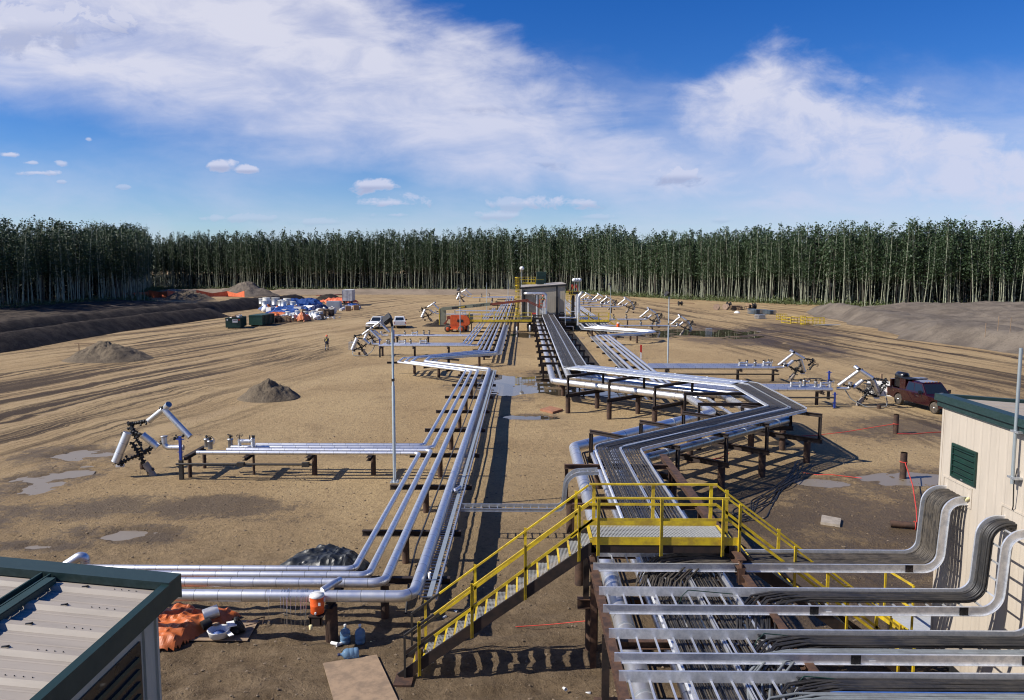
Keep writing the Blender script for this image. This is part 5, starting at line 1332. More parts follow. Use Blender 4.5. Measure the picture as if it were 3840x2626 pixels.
# ------------------------------------------------------------------ far control building
def far_building():
    x0, x1, y0, y1 = -.28, 6.5, 124.0, 140.0; zf = 1.78
    zt = lambda x: 6.72+(x-x0)*.078
    t = thing('metal_building', 'grey tan metal building raised on a skid at the far end of the central rack', 'building', (3.1, 132, 0))
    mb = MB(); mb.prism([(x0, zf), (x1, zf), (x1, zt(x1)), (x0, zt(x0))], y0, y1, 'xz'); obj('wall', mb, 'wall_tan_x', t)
    mb = MB(); mb.prism([(x0-.15, zt(x0)+.02), (x1+.15, zt(x1)+.03), (x1+.15, zt(x1)+.10), (x0-.15, zt(x0)+.08)], y0-.12, y1+.15, 'xz'); rf = obj('roof', mb, 'roof_tan', t)
    mb = MB(); mb.prism([(x0-.16, zt(x0)-.22), (x1+.16, zt(x1)-.22), (x1+.16, zt(x1)+.04), (x0-.16, zt(x0)+.04)], y0-.20, y0-.125, 'xz')
    mb.bbox(5.08, 5.30, y0-.10, y0-.004, zt(5)-1.8, zt(5)-.23); mb.bbox(5.03, 5.42, y0-.24, y0-.11, zf+.1, zt(5)-1.75)
    obj('trim', mb, 'black_iron', t)
    mb = MB(); mb.bbox(x0-.6, 8.9, y0-.9, y1, zf-.45, zf-.15); mb.bbox(x0+.3, x1, y0+.2, y1, zf-.14, zf); obj('skid', mb, 'black_iron', t)
    for x in (-.9, 1.0, 3.0, 5.2, 7.6):
        mb = MB(); mb.cyl((x, 125.2, -.2), (x, 125.2, zf-.46), .22, 10); obj('pile', mb, 'pile_brown', t)
    mb = MB(); mb.bbox(2.15, 3.75, 132, 133.6, zt(2)+.2, 9.15)
    v = obj('roof_vent', mb, 'louver_green', rf); mb = MB()
    for k in range(9): mb.box((2.95, 131.98, 7.3+k*.2), (1.5, .06, .05))
    obj('slats', mb, 'dumpster_green', v)
    mb = MB(); mb.box((3.7, 126, 7.28), (.9, .8, .12)); obj('hatch', mb, 'galv', rf)
    # pipework on the front
    mb = MB(); mb.tube(fillet([(.25, 123.9, 5.85), (.25, 122.9, 5.85), (3.45, 122.9, 5.85), (3.45, 122.9, 2.35)], .4, 5), .23, 14); obj('duct', mb, 'clad_fitting', t)
    mb = MB(); mb.cyl((2.08, 123.1, 2.2), (2.08, 123.1, 5.65), .15, 12); mb.cyl((3.05, 123.1, 2.3), (3.05, 123.1, 3.9), .12, 10); obj('riser', mb, 'clad', t)
    mb = MB(); mb.tube(fillet([(.75, 123.4, 4.5), (.75, 123.4, 2.3), (1.6, 123.4, 2.3)], .1, 3), .09, 8); obj('white_pipe', mb, 'white_insul', t)
    mb = MB(); mb.cyl((1.25, 123.2, 2.75), (2.0, 123.2, 2.75), .13, 10); obj('red_fitting', mb, 'red_paint', t)
    mb = MB(); mb.bbox(.0, .25, 123.6, 123.99, 2.2, 6.3); obj('conduit_box', mb, 'black_iron', t)
    mb = MB(); mb.tube(fillet([(5.4, 123.2, 2.1), (8.2, 123.2, 2.1)], .1, 3), .16, 10); obj('pipe', mb, 'clad', t)
    mb = MB(); mb.torus((6.0, 123.7, 2.5), (0, 1, 0), .45, .06, 14, 5); mb.box((6.0, 123.7, 2.35), (.8, .5, .5)); obj('fan_housing', mb, 'rust_dark', t)
    mb = MB(); mb.bbox(6.0, 8.2, 124.2, 127, .3, 1.3); mb.cyl((6.5, 123.3, .7), (8.0, 123.3, .7), .1, 8); obj('tank', mb, 'black_iron', t)
    # white square door panel at the tray end
    mb = MB(); mb.bbox(2.62, 3.0, 123.85, 123.98, 2.7, 3.6); obj('panel', mb, 'trailer_white', t)
    # caged ladder and roof platform
    l = thing('caged_ladder', 'yellow caged ladder and roof platform on the left side of the far building', 'ladder', (-.95, 123.5, 0)); mb = MB(); cx = -.93
    for x in (cx-.22, cx+.22): mb.bar((x, 123.9, 2.0), (x, 123.9, 8.35), .07, .07)
    z = 2.1
    while z < 8.3: mb.bar((cx-.22, 123.9, z), (cx+.22, 123.9, z), .03, .03); z += .3
    obj('ladder', mb, 'yellow', l); mb = MB()
    for k in range(7): mb.bar((cx-.36+k*.12, 123.15+abs(k-3)*.07, 2.6), (cx-.36+k*.12, 123.15+abs(k-3)*.07, 8.35), .06, .03)
    for z in (2.6, 3.5, 4.4, 5.3, 6.2, 7.1, 8.3):
        pr = None
        for k in range(9):
            a = math.pi*k/8; p = (cx-.38*math.cos(a), 123.85-.72*math.sin(a), z)
            if pr: mb.bar(pr, p, .02, .15)
            pr = p
    obj('cage', mb, 'yellow', l); mb = MB()
    for y in (124.1, 126.3):
        for z in (8.35, 7.95): mb.bar((-.55, y, z), (1.85, y, z), .045, .045)
        mb.bar((-.2, y, 7.38), (1.85, y, 7.38), .03, .30)
        for x in (-.2, .3, .8, 1.3, 1.85): mb.bar((x, y, 7.2), (x, y, 8.35), .05, .05)
    for x in (-.2, 1.85): mb.bar((x, 124.1, 8.35), (x, 126.3, 8.35), .045, .045)
    mb.bar((1.85, 124.1, 7.98), (3.2, 124.1, 7.95), .03, .03)
    obj('roof_rail', mb, 'yellow', l)
    light_pole(-.25, 123.95, 2.0, 7.4, 'grey pole with white round lamp at the left corner of the far building', 'dome', .8)
    # ladder tower right of the building
    l = thing('ladder_tower', 'yellow ladder tower with black pipe stacks right of the far building', 'ladder', (7.2, 124, 0)); mb = MB()
    for x in (6.75, 7.3): mb.bar((x, 123.5, 1.9), (x, 123.5, 6.25), .06, .06)
    z = 2.1
    while z < 6.2: mb.bar((6.75, 123.5, z), (7.3, 123.5, z), .04, .04); z += .3
    for x in (6.6, 6.75, 6.9): mb.bar((x, 122.9, 4.3), (x, 122.9, 6.25), .045, .045)
    mb.bar((7.3, 123.4, 4.6), (7.75, 123.4, 7.0), .05, .05)
    for z in (6.2, 5.7): mb.bar((6.6, 123.4, z), (8.9, 123.4, z), .05, .05)
    mb.bar((8.9, 123.4, 4.9), (8.9, 123.4, 6.25), .05, .05)
    obj('ladder', mb, 'yellow', l); mb = MB()
    for x in (7.55, 7.8): mb.cyl((x, 124, 1.5), (x, 124, 5.6), .1, 8)
    mb.box((7.8, 124, 5.9), (1.4, .9, .5)); mb.box((7.7, 124, 3.5), (.5, .3, 4)); obj('stack', mb, 'black_iron', l)
    mb = MB()
    rr = random.Random(2)
    for k in range(14): 
        a = Vector((rr.uniform(6.9, 8.4), 124, rr.uniform(6.1, 6.9))); mb.cyl(a, a+Vector((rr.uniform(-.15, .15), 0, rr.uniform(.2, .55))), .05, 6)
    obj('valves', mb, 'red_paint', l)
    mb = MB(); mb.tube(fillet([(6.45, 122.8, 5.0), (6.45, 122.8, .8), (7.7, 122.8, .8), (7.7, 122.8, .2)], .1, 3), .07, 8); mb.bar((6.7, 123.3, 3.1), (7.9, 123.3, 3.1), .1, .1); obj('grey_line', mb, 'clad', l)
    s = thing('insulated_stack', 'tall silver insulated riser with angled top right of the far building', 'pipe', (8.4, 122.4, 0)); mb = MB()
    mb.tube(fillet([(8.45, 122.4, 1.0), (8.45, 122.4, 5.4), (8.95, 122.4, 5.95)], .3, 4), .25, 14); mb.cyl((8.1, 122.5, 2.1), (8.1, 122.5, 5.6), .12, 10); mb.cyl((8.45, 122.4, 5.2), (8.15, 122.4, 5.75), .2, 12)
    mb.lathe((8.95, 122.4, 5.9), [(.2, 0), (.3, .08), (.3, .2), (.15, .3)], 12); obj('riser', mb, 'clad_fitting', s)
    for k, x in enumerate((8.0, 8.45, 8.95)):
        light_pole(x, 126+k, 2.0, 5.55, ['left', 'middle', 'right'][k]+' of the three white round lamps on poles right of the far building', 'dome', .7)
far_building()
def walkway(x0, x1, y0, y1, label, xr0=None):
    t = thing('walkway', label, 'walkway', ((x0+x1)/2, y0, 0)); z = 1.78
    mb = MB(); mb.bbox(x0, x1, y0, y1, z-.03, z); obj('deck', mb, 'grating', t)
    mb = MB(); mb.bbox(x0, x1, y0-.02, y0, z-.22, z+.12); obj('toe_plate', mb, 'yellow', t)
    for y in (y0, y1):
        mb = MB()
        for zz in (1.12, .6): mb.bar((x0, y, z+zz), (x1, y, z+zz), .05, .05)
        x = x0
        while x <= x1+.01: mb.bar((x, y, z-.15), (x, y, z+1.12), .08, .08); x += (x1-x0)/max(1, round((x1-x0)/1.75))
        obj('handrail', mb, 'yellow', t)
    mb = MB(); mb.bbox(x0, x1, y0, y0+.1, z-.34, z-.23)
    for x in (x0+.3, x1-.3): mb.cyl((x, y0+.5, -.2), (x, y0+.5, z-.05), .07, 8)
    obj('frame', mb, 'black_iron', t); return t
w = walkway(-8.3, 1.25, 122.0, 123.1, 'yellow railed walkway left of the far building, over the left rack')
mb = MB()
for y in (122.0, 123.1):
    mb.bar((-8.3, y, 2.9), (-10.3, y, 1.2), .05, .05); mb.bar((-8.3, y, 1.7), (-10.3, y, .05), .05, .18); mb.bar((-10.3, y, .05), (-10.3, y, 1.2), .05, .05); mb.bar((-9.3, y, .9), (-9.3, y, 2.0), .05, .05)
obj('stair', mb, 'yellow', w)
w = walkway(8.5, 13.1, 122.0, 123.1, 'yellow railed walkway right of the far building, over the right rack')
mb = MB()
for y in (122.0, 123.1):
    mb.bar((13.1, y, 2.9), (15.4, y, 1.1), .05, .05); mb.bar((13.1, y, 1.7), (15.4, y, .05), .05, .18); mb.bar((15.4, y, .05), (15.4, y, 1.1), .05, .05); mb.bar((14.2, y, .9), (14.2, y, 2.0), .05, .05)
obj('stair', mb, 'yellow', w)

# ------------------------------------------------------------------ valves and slanted wellheads
def mk_valve(kind=0):
    t = thing('insulated_valve', 'silver valve', 'valve')
    mb = MB(); mb.lathe((0, 0, -.05), [(.11, 0), (.11, .30), (.14, .34), (.14, .40), (.04, .42)], 12); obj('body', mb, 'clad_fitting', t)
    mb = MB(); mb.cyl((0, 0, .3), (0, 0, .52), .025, 8); mb.lathe((0, 0, .40), [(.04, 0), (.07, .02), (.07, .07), (.03, .10)], 8); obj('stem', mb, 'black_iron', t)
    mb = MB()
    if kind == 0: mb.torus((0, 0, .52), (0.3, -.3, 1), .13, .012, 16, 5, 4)
    else: mb.cyl((0, 0, .22), (.30, 0, .24), .05, 10); mb.torus((.32, 0, .24), (1, 0, 0), .13, .012, 16, 5, 4)
    obj('handwheel', mb, 'galv' if kind else 'black_iron', t); return t
def mk_hump(k=0):
    """lagged valve lying across a line: two short stubs and a barrel"""
    t = thing('lagged_valve', 'silver lagged valve', 'valve')
    mb = MB(); mb.cyl((-.30, 0, 0), (-.30, 0, .34), .085, 12); mb.cyl((.33, 0, -.02), (.33, 0, .36), .10, 12); mb.cyl((-.25, 0, .24), (.28, 0, .24), .10, 12)
    mb.lathe((.33, 0, .34), [(.10, 0), (.09, .05), (.04, .08)], 12); obj('body', mb, 'clad_fitting', t)
    mb = MB(); mb.torus((-.30, 0, .50), (0, -.45, 1), .14, .011, 16, 5, 4); mb.cyl((-.30, 0, .3), (-.30, 0, .5), .018, 6); obj('handwheel', mb, 'black_iron', t)
    mb = MB(); mb.box((.36, 0, .46), (.12, .10, .10)); mb.torus((.20, -.05, .42), (1, .2, 0), .11, .010, 14, 5, 3); obj('actuator', mb, 'black_iron', t); return t
v0 = mk_valve(0); v1 = mk_valve(1); hp = mk_hump()
for _o in (hp, v0, v1): _o.scale = (1, 1, 1)
scatter(v0, [((-14.7, 36.55, PZ+.08), .4, 'silver valve with black box nearest the blue post on the left branch'), ((-13.95, 37.1, PZ+.05), 1.0, 'low silver valve with dark handwheel in the middle of the left branch'),
             ((20.8, 56.4, PZ+.1), 0, 'silver valve with handwheel in the middle of the near right branch'), ((-14.9, 87.7, PZ+.1), 0, 'silver valve at the outer end of the branch behind the left zigzag'), ((-12.6, 88.5, PZ+.1), 1, 'silver valve right of the near pole on the branch behind the left zigzag'),
             ((-14.9, 99.6, PZ+.1), 0, 'silver valve at the outer end of the second far left branch'), ((-12.6, 100.3, PZ+.1), 0, 'middle silver valve of the second far left branch'), ((-11.9, 100.2, PZ+.1), 0, 'inner silver valve of the second far left branch'),
             ((19.9, 68.2, PZ+.1), 0, 'small silver valve between the lagged valves of the red-post branch'), ((-12.6, 146, PZ+.1), 0, 'silver valve on the left branch behind the boom lift'), ((-7.4, 186.5, PZ+.2), 0, 'white capped valve above the lift boom', 1.6),
             ((17.3, 117.4, PZ+.1), 0, 'left silver valve on the pond branch', 1.3), ((19.6, 117.4, PZ+.1), 0, 'right silver valve on the pond branch', 1.3), ((14.9, 131.6, PZ+.1), 0, 'left silver valve beyond the right walkway', 1.4), ((17.0, 131.6, PZ+.1), 0, 'right silver valve beyond the right walkway', 1.4),
             ((17.0, 173.8, PZ+.1), 0, 'tall white valve on the front far right branch', 2.0), ((14.0, 186, PZ+.1), 0, 'silver valve on the second far right branch', 1.6), ((-12.0, 229, PZ+.1), 0, 'silver valve on the farthest left branch', 1.8), ((-10.2, 236.5, PZ+.1), 0, 'inner silver valve on the farthest left branch', 1.8),
             ((-15.6, 21.9, 1.9), 0, 'grey valve with black handwheel just above the left foreground roof')], 'handwheel valves')
scatter(v1, [((20.2, 57.0, PZ+.12), 0, 'silver valve with side handwheel on the near right branch, next to the two white stubs'), ((-15.2, 88.3, PZ+.1), 0, 'side-wheel valve near the wellheads behind the left zigzag'), ((-15.0, 36.9, PZ+.1), 0, 'silver side-wheel valve on the left branch right of the blue post'),
             ((22.0, 57.1, PZ+.1), 0, 'silver side-wheel valve at the outer end of the near right branch'), ((21.3, 69.0, PZ+.1), 0, 'silver side-wheel valve on the right branch in front of the red post')], 'side-wheel valves')
scatter(hp, [((-13.1, 36.8, PZ+.12), 0, 'silver lagged valve pair bridging two lines in the middle of the left branch'), ((19.3, 56.2, PZ+.12), 0, 'white silver lagged valve, inner one on the near right branch'), ((21.4, 56.2, PZ+.12), 0, 'white silver lagged valve beside the blue post on the near right branch'),
             ((18.9, 68.3, PZ+.12), 0, 'lagged valve, inner one on the right branch in front of the red post'), ((21.0, 68.3, PZ+.12), 3.14, 'lagged valve, outer one on the right branch in front of the red post'),
             ((-13.5, 88.0, PZ+.12), 0, 'lagged valve in the middle of the branch behind the left zigzag'), ((-11.2, 88.4, PZ+.12), 0, 'lagged valve right of the nearest pole on the branch behind the left zigzag'), ((-13.7, 99.9, PZ+.12), 0, 'lagged valve on the second far left branch'),
             ((-11.0, 146, PZ+.12), 0, 'lagged valve on the left branch under the lift boom'), ((16.3, 201, PZ+.12), 0, 'lagged valve among the far right branches', 1.5)], 'lagged valves')

for _o in list(scn.objects):
    if _o.parent is None and _o.name.split('.')[0] in ('insulated_valve', 'lagged_valve'): _o.scale = tuple(v*1.0 for v in _o.scale)
def blob_tree(mb, a, b, r, seed):
    """flanged valve tree: stacked discs and bonnets along the line a-b"""
    a, b = Vector(a), Vector(b); L = (b-a).length; d = (b-a)/L; g = random.Random(seed); s = 0
    mb.cyl(a, b, r*.6, 10)
    while s < L:
        w = g.uniform(.05, .10); rr = r*g.uniform(.85, 1.5); p = a+d*s; mb.cyl(p, p+d*w, rr, 12)
        if g.random() < .55:
            sd = Vector((g.uniform(-1, 1), g.uniform(-1, 1), g.uniform(-.6, 1))); sd = (sd-d*sd.dot(d)).normalized(); q = p+sd*r*2.0
            mb.cyl(p, q, r*.42, 8); mb.cyl(q, q+sd*.05, r*.75, 10)
        s += w+g.uniform(.05, .11)
    for k in range(int(L*9)):
        p = a+d*g.uniform(0, L)+Vector((g.uniform(-1, 1), g.uniform(-1, 1), g.uniform(-1, 1)))*r*1.1
        mb.box(p, (g.uniform(.05, .13), g.uniform(.05, .12), g.uniform(.04, .12)), g.uniform(0, 3))
def mk_wellhead(simple_=False):
    """origin: ground point under the end of the branch; arms reach towards -x"""
    t = thing('wellhead', 'wellhead', 'wellhead')
    arms = [((-1.95, -.45, 2.02), (-1.30, -.35, 1.42), .16), ((-2.62, -.5, 2.12), (-3.15, -.7, .78), .195), ((-1.42, .7, 3.02), (-.12, .5, 1.72), .14), ((-1.45, .72, 3.02), (-2.25, .9, 2.42), .14)]
    for a, b, r in arms:
        mb = MB(); a, b = Vector(a), Vector(b); d = (b-a).normalized()
        mb.tube([a, b], r, 16, True); mb.cyl(a-d*.005, a+d*.04, r+.008, 16); mb.cyl(b-d*.04, b+d*.005, r+.008, 16)
        obj('insulated_arm', mb, 'clad_fitting', t)
    mb = MB(); mb.cyl((-1.32, .72, 3.10), (-1.10, .55, 3.30), .15, 14); obj('insulated_cap', mb, 'clad_fitting', t)
    mb = MB(); mb.tube(fillet([(-.15, -.2, 1.36), (-1.05, -.2, 1.36), (-1.05, -.2, 1.88)], .22, 5), .13, 14); mb.lathe((-1.05, -.2, 1.86), [(.13, 0), (.17, .02), (.17, .05), (.02, .06)], 14); obj('insulated_elbow', mb, 'clad_fitting', t)
    for k, (a, b, r) in enumerate([((-1.78, -.25, .12), (-2.55, -.25, 1.60), .13), ((-3.1, -.65, .66), (-2.2, -.35, 1.05), .10), ((-2.15, -.3, 1.02), (-1.60, -.3, 1.38), .09), ((-2.5, -.3, 2.12), (-1.95, -.4, 2.0), .07), ((-3.15, .9, 2.25), (-2.25, .9, 2.44), .085), ((-3.2, .9, 2.30), (-2.75, .75, 1.62), .12), ((-2.75, .95, 1.2), (-3.15, .9, 1.9), .09), ((-1.62, .7, 3.08), (-1.3, .7, 3.12), .08), ((-.9, .45, 1.62), (-.4, .5, 1.80), .07), ((-1.30, -.3, 1.52), (-1.05, -.2, 1.62), .07)]):
        mb = MB(); blob_tree(mb, a, b, r*.82, k+3); obj('valve_tree', mb, 'black_iron', t)
    mb = MB(); mb.torus((-3.55, .8, 1.72), (1, .2, .2), .17, .016, 14, 5, 3); mb.cyl((-3.5, .8, 1.72), (-3.1, .85, 1.9), .03, 6); obj('handwheel', mb, 'black_iron', t)
    mb = MB(); mb.cyl((-1.55, -.25, -.1), (-2.0, -.25, .62), .155, 14); obj('casing', mb, 'concrete', t)
    mb = MB(); mb.cyl((-2.72, 1.0, -.2), (-2.72, 1.0, .3), .14, 12); obj('casing', mb, 'pile_brown', t)
    mb = MB(); mb.box((-3.0, -.6, .58), (.34, .2, .1), .1); obj('end_cap', mb, 'white_insul', t)
    return t
wh = mk_wellhead()
scatter(wh, [((-15.88, 36.9, 0), 0, 'nearest pair of slanted wellheads with silver arms, at the end of the left branch'),
             ((-15.9, 88.6, 0), 0, 'slanted wellheads with bright arms beside the wire cage, behind the left zigzag', (1, 1, .95)),
             ((-16.9, 100.3, 0), 0, 'slanted wellheads in front of the two white pickups', (1.0, 1, .95)),
             ((-14.9, 146.3, 0), .1, 'slanted wellheads with bright arms left of the boom lift', (1.2, 1.2, 1.05)),
             ((-14.8, 229, 0), 0, 'farthest slanted wellheads at the left, near the trees', (1.35, 1.3, 1.15)),
             ((21.9, 69.3, 0), 3.3, 'slanted wellheads with big silver V arms right of the red post', (1, 1, .82)),
             ((22.3, 56.7, 0), 3.0, 'slanted wellheads next to the maroon truck', (1, 1, .88)),
             ((21.6, 117.4, 0), 3.05, 'slanted wellheads at the edge of the brown pond', (1, 1, .9)),
             ((19.0, 131.4, 0), 3.2, 'slanted wellheads beyond the pond, right of the right walkway', (1.15, 1, 1)),
             ((20.4, 174, 0), 3.2, 'front one of the far right slanted wellheads', (1.25, 1.2, 1.05)), ((17.9, 187, 0), 3.1, 'second of the far right slanted wellheads', (1.2, 1.2, 1)), ((17.3, 201.6, 0), 3.1, 'third of the far right slanted wellheads', (1.2, 1.2, 1.05)), ((15.2, 213.3, 0), 3.1, 'fourth, farthest of the far right slanted wellheads', (1.2, 1.2, 1))], 'slanted wellheads')
# silver elbow peeping over the left foreground roof
mb = MB(); mb.tube(fillet([(-12.95, 22.6, .7), (-12.95, 22.6, 1.42), (-13.4, 22.4, 1.12), (-13.9, 22.2, .7)], .12, 5), .14, 14); single('insulated_elbow', mb, 'clad_fitting', 'silver insulated elbow peeping over the roof in the left foreground', 'pipe')
def mk_bluepost():
    t = thing('stop_post', 'post', 'post'); mb = MB(); mb.box((0, 0, .47), (.17, .17, .95)); obj('post', mb, 'dark_rail', t)
    mb = MB(); mb.box((0, 0, 1.50), (.11, .11, 1.1)); mb.box((0, 0, 1.92), (.36, .10, .03)); mb.box((0, 0, 1.32), (.26, .08, .03)); obj('blue_stem', mb, 'blue_paint', t); return t
scatter(mk_bluepost(), [((-15.85, 35.95, 0), 0, 'post with blue upper part at the end of the left branch'), ((-15.8, 87.0, 0), 0, 'post with blue upper part at the end of the branch behind the left zigzag'), ((-16.2, 99.2, 0), 0, 'post with blue upper part on the second far left branch'), ((21.8, 56.6, .45), 0, 'blue post between the valves of the near right branch'), ((21.75, 55.3, -.9), 0, 'dark front leg at the outer end of the near right branch')], 'blue-topped posts')
# wire cages beside wellheads, hoses
def cage(c, label, mat='galv'):
    mb = MB(); x, y, z = c
    for k in range(7):
        mb.bar((x-.42+k*.14, y, z), (x-.42+k*.14, y, z+.95), .02, .02); mb.bar((x-.42, y, z+.02+k*.15), (x+.42, y, z+.02+k*.15), .02, .02)
        mb.bar((x-.42+k*.14, y+.8, z), (x-.42+k*.14, y+.8, z+.95), .02, .02); mb.bar((x-.42, y, z+.02+k*.15), (x-.42, y+.8, z+.02+k*.15), .02, .02); mb.bar((x+.42, y, z+.02+k*.15), (x+.42, y+.8, z+.02+k*.15), .02, .02)
    mb.bbox(x-.40, x+.40, y+.02, y+.78, z+.9, z+.93)
    single('wire_cage', mb, mat, label, 'cage')
cage((-20.5, 94.6, 0), 'grey wire cage beside the slanted wellheads behind the left zigzag')
cage((26.7, 60.6, 0), 'dark wire cage between the near right wellheads and the white panel', 'black_iron')
cage((27.3, 117, 0), 'grey wire cage in front of the brown pond')
cable(fillet([(22.9, 56.5, 1.2), (23.3, 56.3, .5), (24.2, 55.8, .03), (25.6, 55.8, .04), (26.0, 56.6, .3), (26.0, 57.1, .9)], .4, 4), .035, 'cable_grey', 'grey hose looping on the ground under the near right wellheads', None, 8)
cable(fillet([(-16.6, 88.6, 1.2), (-16.9, 88.0, .5), (-17.6, 88.0, .03), (-19.0, 88.0, .05), (-19.2, 88.6, .7)], .4, 4), .04, 'cable_grey', 'pale hose looping under the wellheads behind the left zigzag', None, 8)

# ------------------------------------------------------------------ people
def person(loc, rz, label, pose='walk', hat='hat_orange', parent=None):
    t = thing('person', label, 'person', (0, 0, 0))
    if pose == 'walk':
        J = {'pel': (0, 0, .93), 'bel': (0, .01, 1.08), 'che': (0, .01, 1.32), 'nek': (0, 0, 1.50), 'hed': (0, -.01, 1.64), 'top': (0, 0, 1.76),
             'lhip': (-.10, 0, .90), 'lkn': (-.11, -.13, .50), 'lan': (-.11, -.02, .10), 'lto': (-.11, -.18, .04),
             'rhip': (.10, 0, .90), 'rkn': (.11, .06, .49), 'ran': (.11, .26, .14), 'rto': (.11, .16, .03),
             'lsh': (-.20, .01, 1.40), 'lel': (-.27, .10, 1.14), 'lwr': (-.26, .02, .90), 'rsh': (.20, .01, 1.40), 'rel': (.28, -.02, 1.13), 'rwr': (.27, -.16, .92)}
    else:
        J = {'pel': (0, 0, .93), 'bel': (0, -.01, 1.08), 'che': (0, -.05, 1.32), 'nek': (0, -.09, 1.48), 'hed': (0, -.12, 1.61), 'top': (0, -.13, 1.73),
             'lhip': (-.10, 0, .90), 'lkn': (-.12, -.03, .50), 'lan': (-.12, .03, .09), 'lto': (-.13, -.13, .04),
             'rhip': (.10, 0, .90), 'rkn': (.12, -.03, .50), 'ran': (.12, .03, .09), 'rto': (.13, -.13, .04),
             'lsh': (-.20, -.05, 1.40), 'lel': (-.27, -.22, 1.18), 'lwr': (-.14, -.42, 1.22), 'rsh': (.20, -.05, 1.40), 'rel': (.28, -.2, 1.18), 'rwr': (.14, -.42, 1.25)}
    Rr = {'pel': .15, 'bel': .135, 'che': .165, 'nek': .06, 'hed': .095, 'top': .075, 'lhip': .10, 'lkn': .068, 'lan': .05, 'lto': .045, 'lsh': .075, 'lel': .052, 'lwr': .036}
    for s in ('hip', 'kn', 'an', 'to', 'sh', 'el', 'wr'): Rr['r'+s] = Rr['l'+s]
    E = [('pel', 'bel'), ('bel', 'che'), ('che', 'nek'), ('nek', 'hed'), ('hed', 'top'), ('pel', 'lhip'), ('lhip', 'lkn'), ('lkn', 'lan'), ('lan', 'lto'), ('pel', 'rhip'), ('rhip', 'rkn'), ('rkn', 'ran'), ('ran', 'rto'), ('che', 'lsh'), ('lsh', 'lel'), ('lel', 'lwr'), ('che', 'rsh'), ('rsh', 'rel'), ('rel', 'rwr')]
    keys = list(J); me = bpy.data.meshes.new('body')
    # hands: palm and five fingers as short chains
    vs = [J[k] for k in keys]; rad = [Rr[k] for k in keys]; es = [(keys.index(a), keys.index(b)) for a, b in E]
    for s in ('l', 'r'):
        w = Vector(J[s+'wr']); d = (w-Vector(J[s+'el'])).normalized(); _, sd, u_ = basis(d); pi = len(vs); vs.append(tuple(w+d*.07)); rad.append(.038); es.append((keys.index(s+'wr'), pi))
        for k in range(5):
            o_ = (k-2)*.017; st = w+d*(.085 if k < 4 else .04)+sd*(o_ if k < 4 else .04); L = (.055, .07, .075, .068, .045)[k]
            vs.append(tuple(st+sd*o_*.2)); rad.append(.010); es.append((pi, len(vs)-1)); vs.append(tuple(st+d*L*.8+u_*.02+sd*(o_*.6 if k < 4 else .025))); rad.append(.009); es.append((len(vs)-2, len(vs)-1))
    me.from_pydata(vs, es, []); o = link('body', me, 'cloth_navy'); o.parent = t; ORG[o.name] = Vector((0, 0, 0))
    m = o.modifiers.new('skin', 'SKIN')
    for i, v in enumerate(me.skin_vertices[0].data): v.radius = (rad[i], rad[i]*(.75 if i in (0, 1, 2) else 1)); v.use_root = (i == 0)
    o.modifiers.new('sub', 'SUBSURF').levels = 1; o.modifiers['sub'].render_levels = 2
    for p in me.polygons: p.use_smooth = True
    h = Vector(J['hed'])
    mb = MB(); mb.lathe(h+Vector((0, 0, -.13)), [(.03, 0), (.075, .04), (.093, .10), (.095, .17), (.07, .23)], 14)
    mb.box(h+Vector((0, -.10, -.01)), (.028, .035, .045)); mb.box(h+Vector((.095, 0, 0)), (.02, .04, .06)); mb.box(h+Vector((-.095, 0, 0)), (.02, .04, .06)); fc = obj('head', mb, 'skin', t)
    mb = MB(); mb.box(h+Vector((-.034, -.092, .03)), (.022, .01, .012)); mb.box(h+Vector((.034, -.092, .03)), (.022, .01, .012)); mb.box(h+Vector((0, -.09, -.055)), (.05, .01, .01)); obj('face', mb, 'cloth_navy', fc)
    mb = MB(); mb.lathe(h+Vector((0, 0, .06)), [(.15, 0), (.145, .015), (.115, .02), (.112, .08), (.09, .13), (.04, .16)], 16); obj('hard_hat', mb, hat, t)
    mb = MB(); c = Vector(J['che'])
    for y in (-.13, .145):
        mb.bar(c+Vector((-.12, y, .13)), c+Vector((.10, y*1.1, -.20)), .045, .012, (0, 1, 0)); mb.bar(c+Vector((.12, y, .13)), c+Vector((-.10, y*1.1, -.20)), .045, .012, (0, 1, 0))
    for s in (-1, 1): mb.bar(c+Vector((.11*s, -.13, .14)), c+Vector((.11*s, .145, .14)), .045, .012)
    obj('harness', mb, 'harness', t)
    mb = MB()
    for s in ('l', 'r'):
        a, k = Vector(J[s+'an']), Vector(J[s+'kn']); p = a+(k-a)*.35; mb.cyl(p, p+(k-a).normalized()*.05, .072, 10)
    obj('leg_bands', mb, 'white_plastic', t)
    mb = MB()
    for s in ('l', 'r'):
        a, b = Vector(J[s+'an']), Vector(J[s+'to']); mb.bar(a+Vector((0, .04, -.04)), b+Vector((0, -.05, 0)), .10, .09)
    obj('boots', mb, 'black_iron', t)
    t.location = loc; t.rotation_euler = (0, 0, rz)
    return t
person((-23.45, 94.3, 0), math.pi*.97, 'person in navy coveralls, yellow harness and orange hard hat walking away across the left yard')

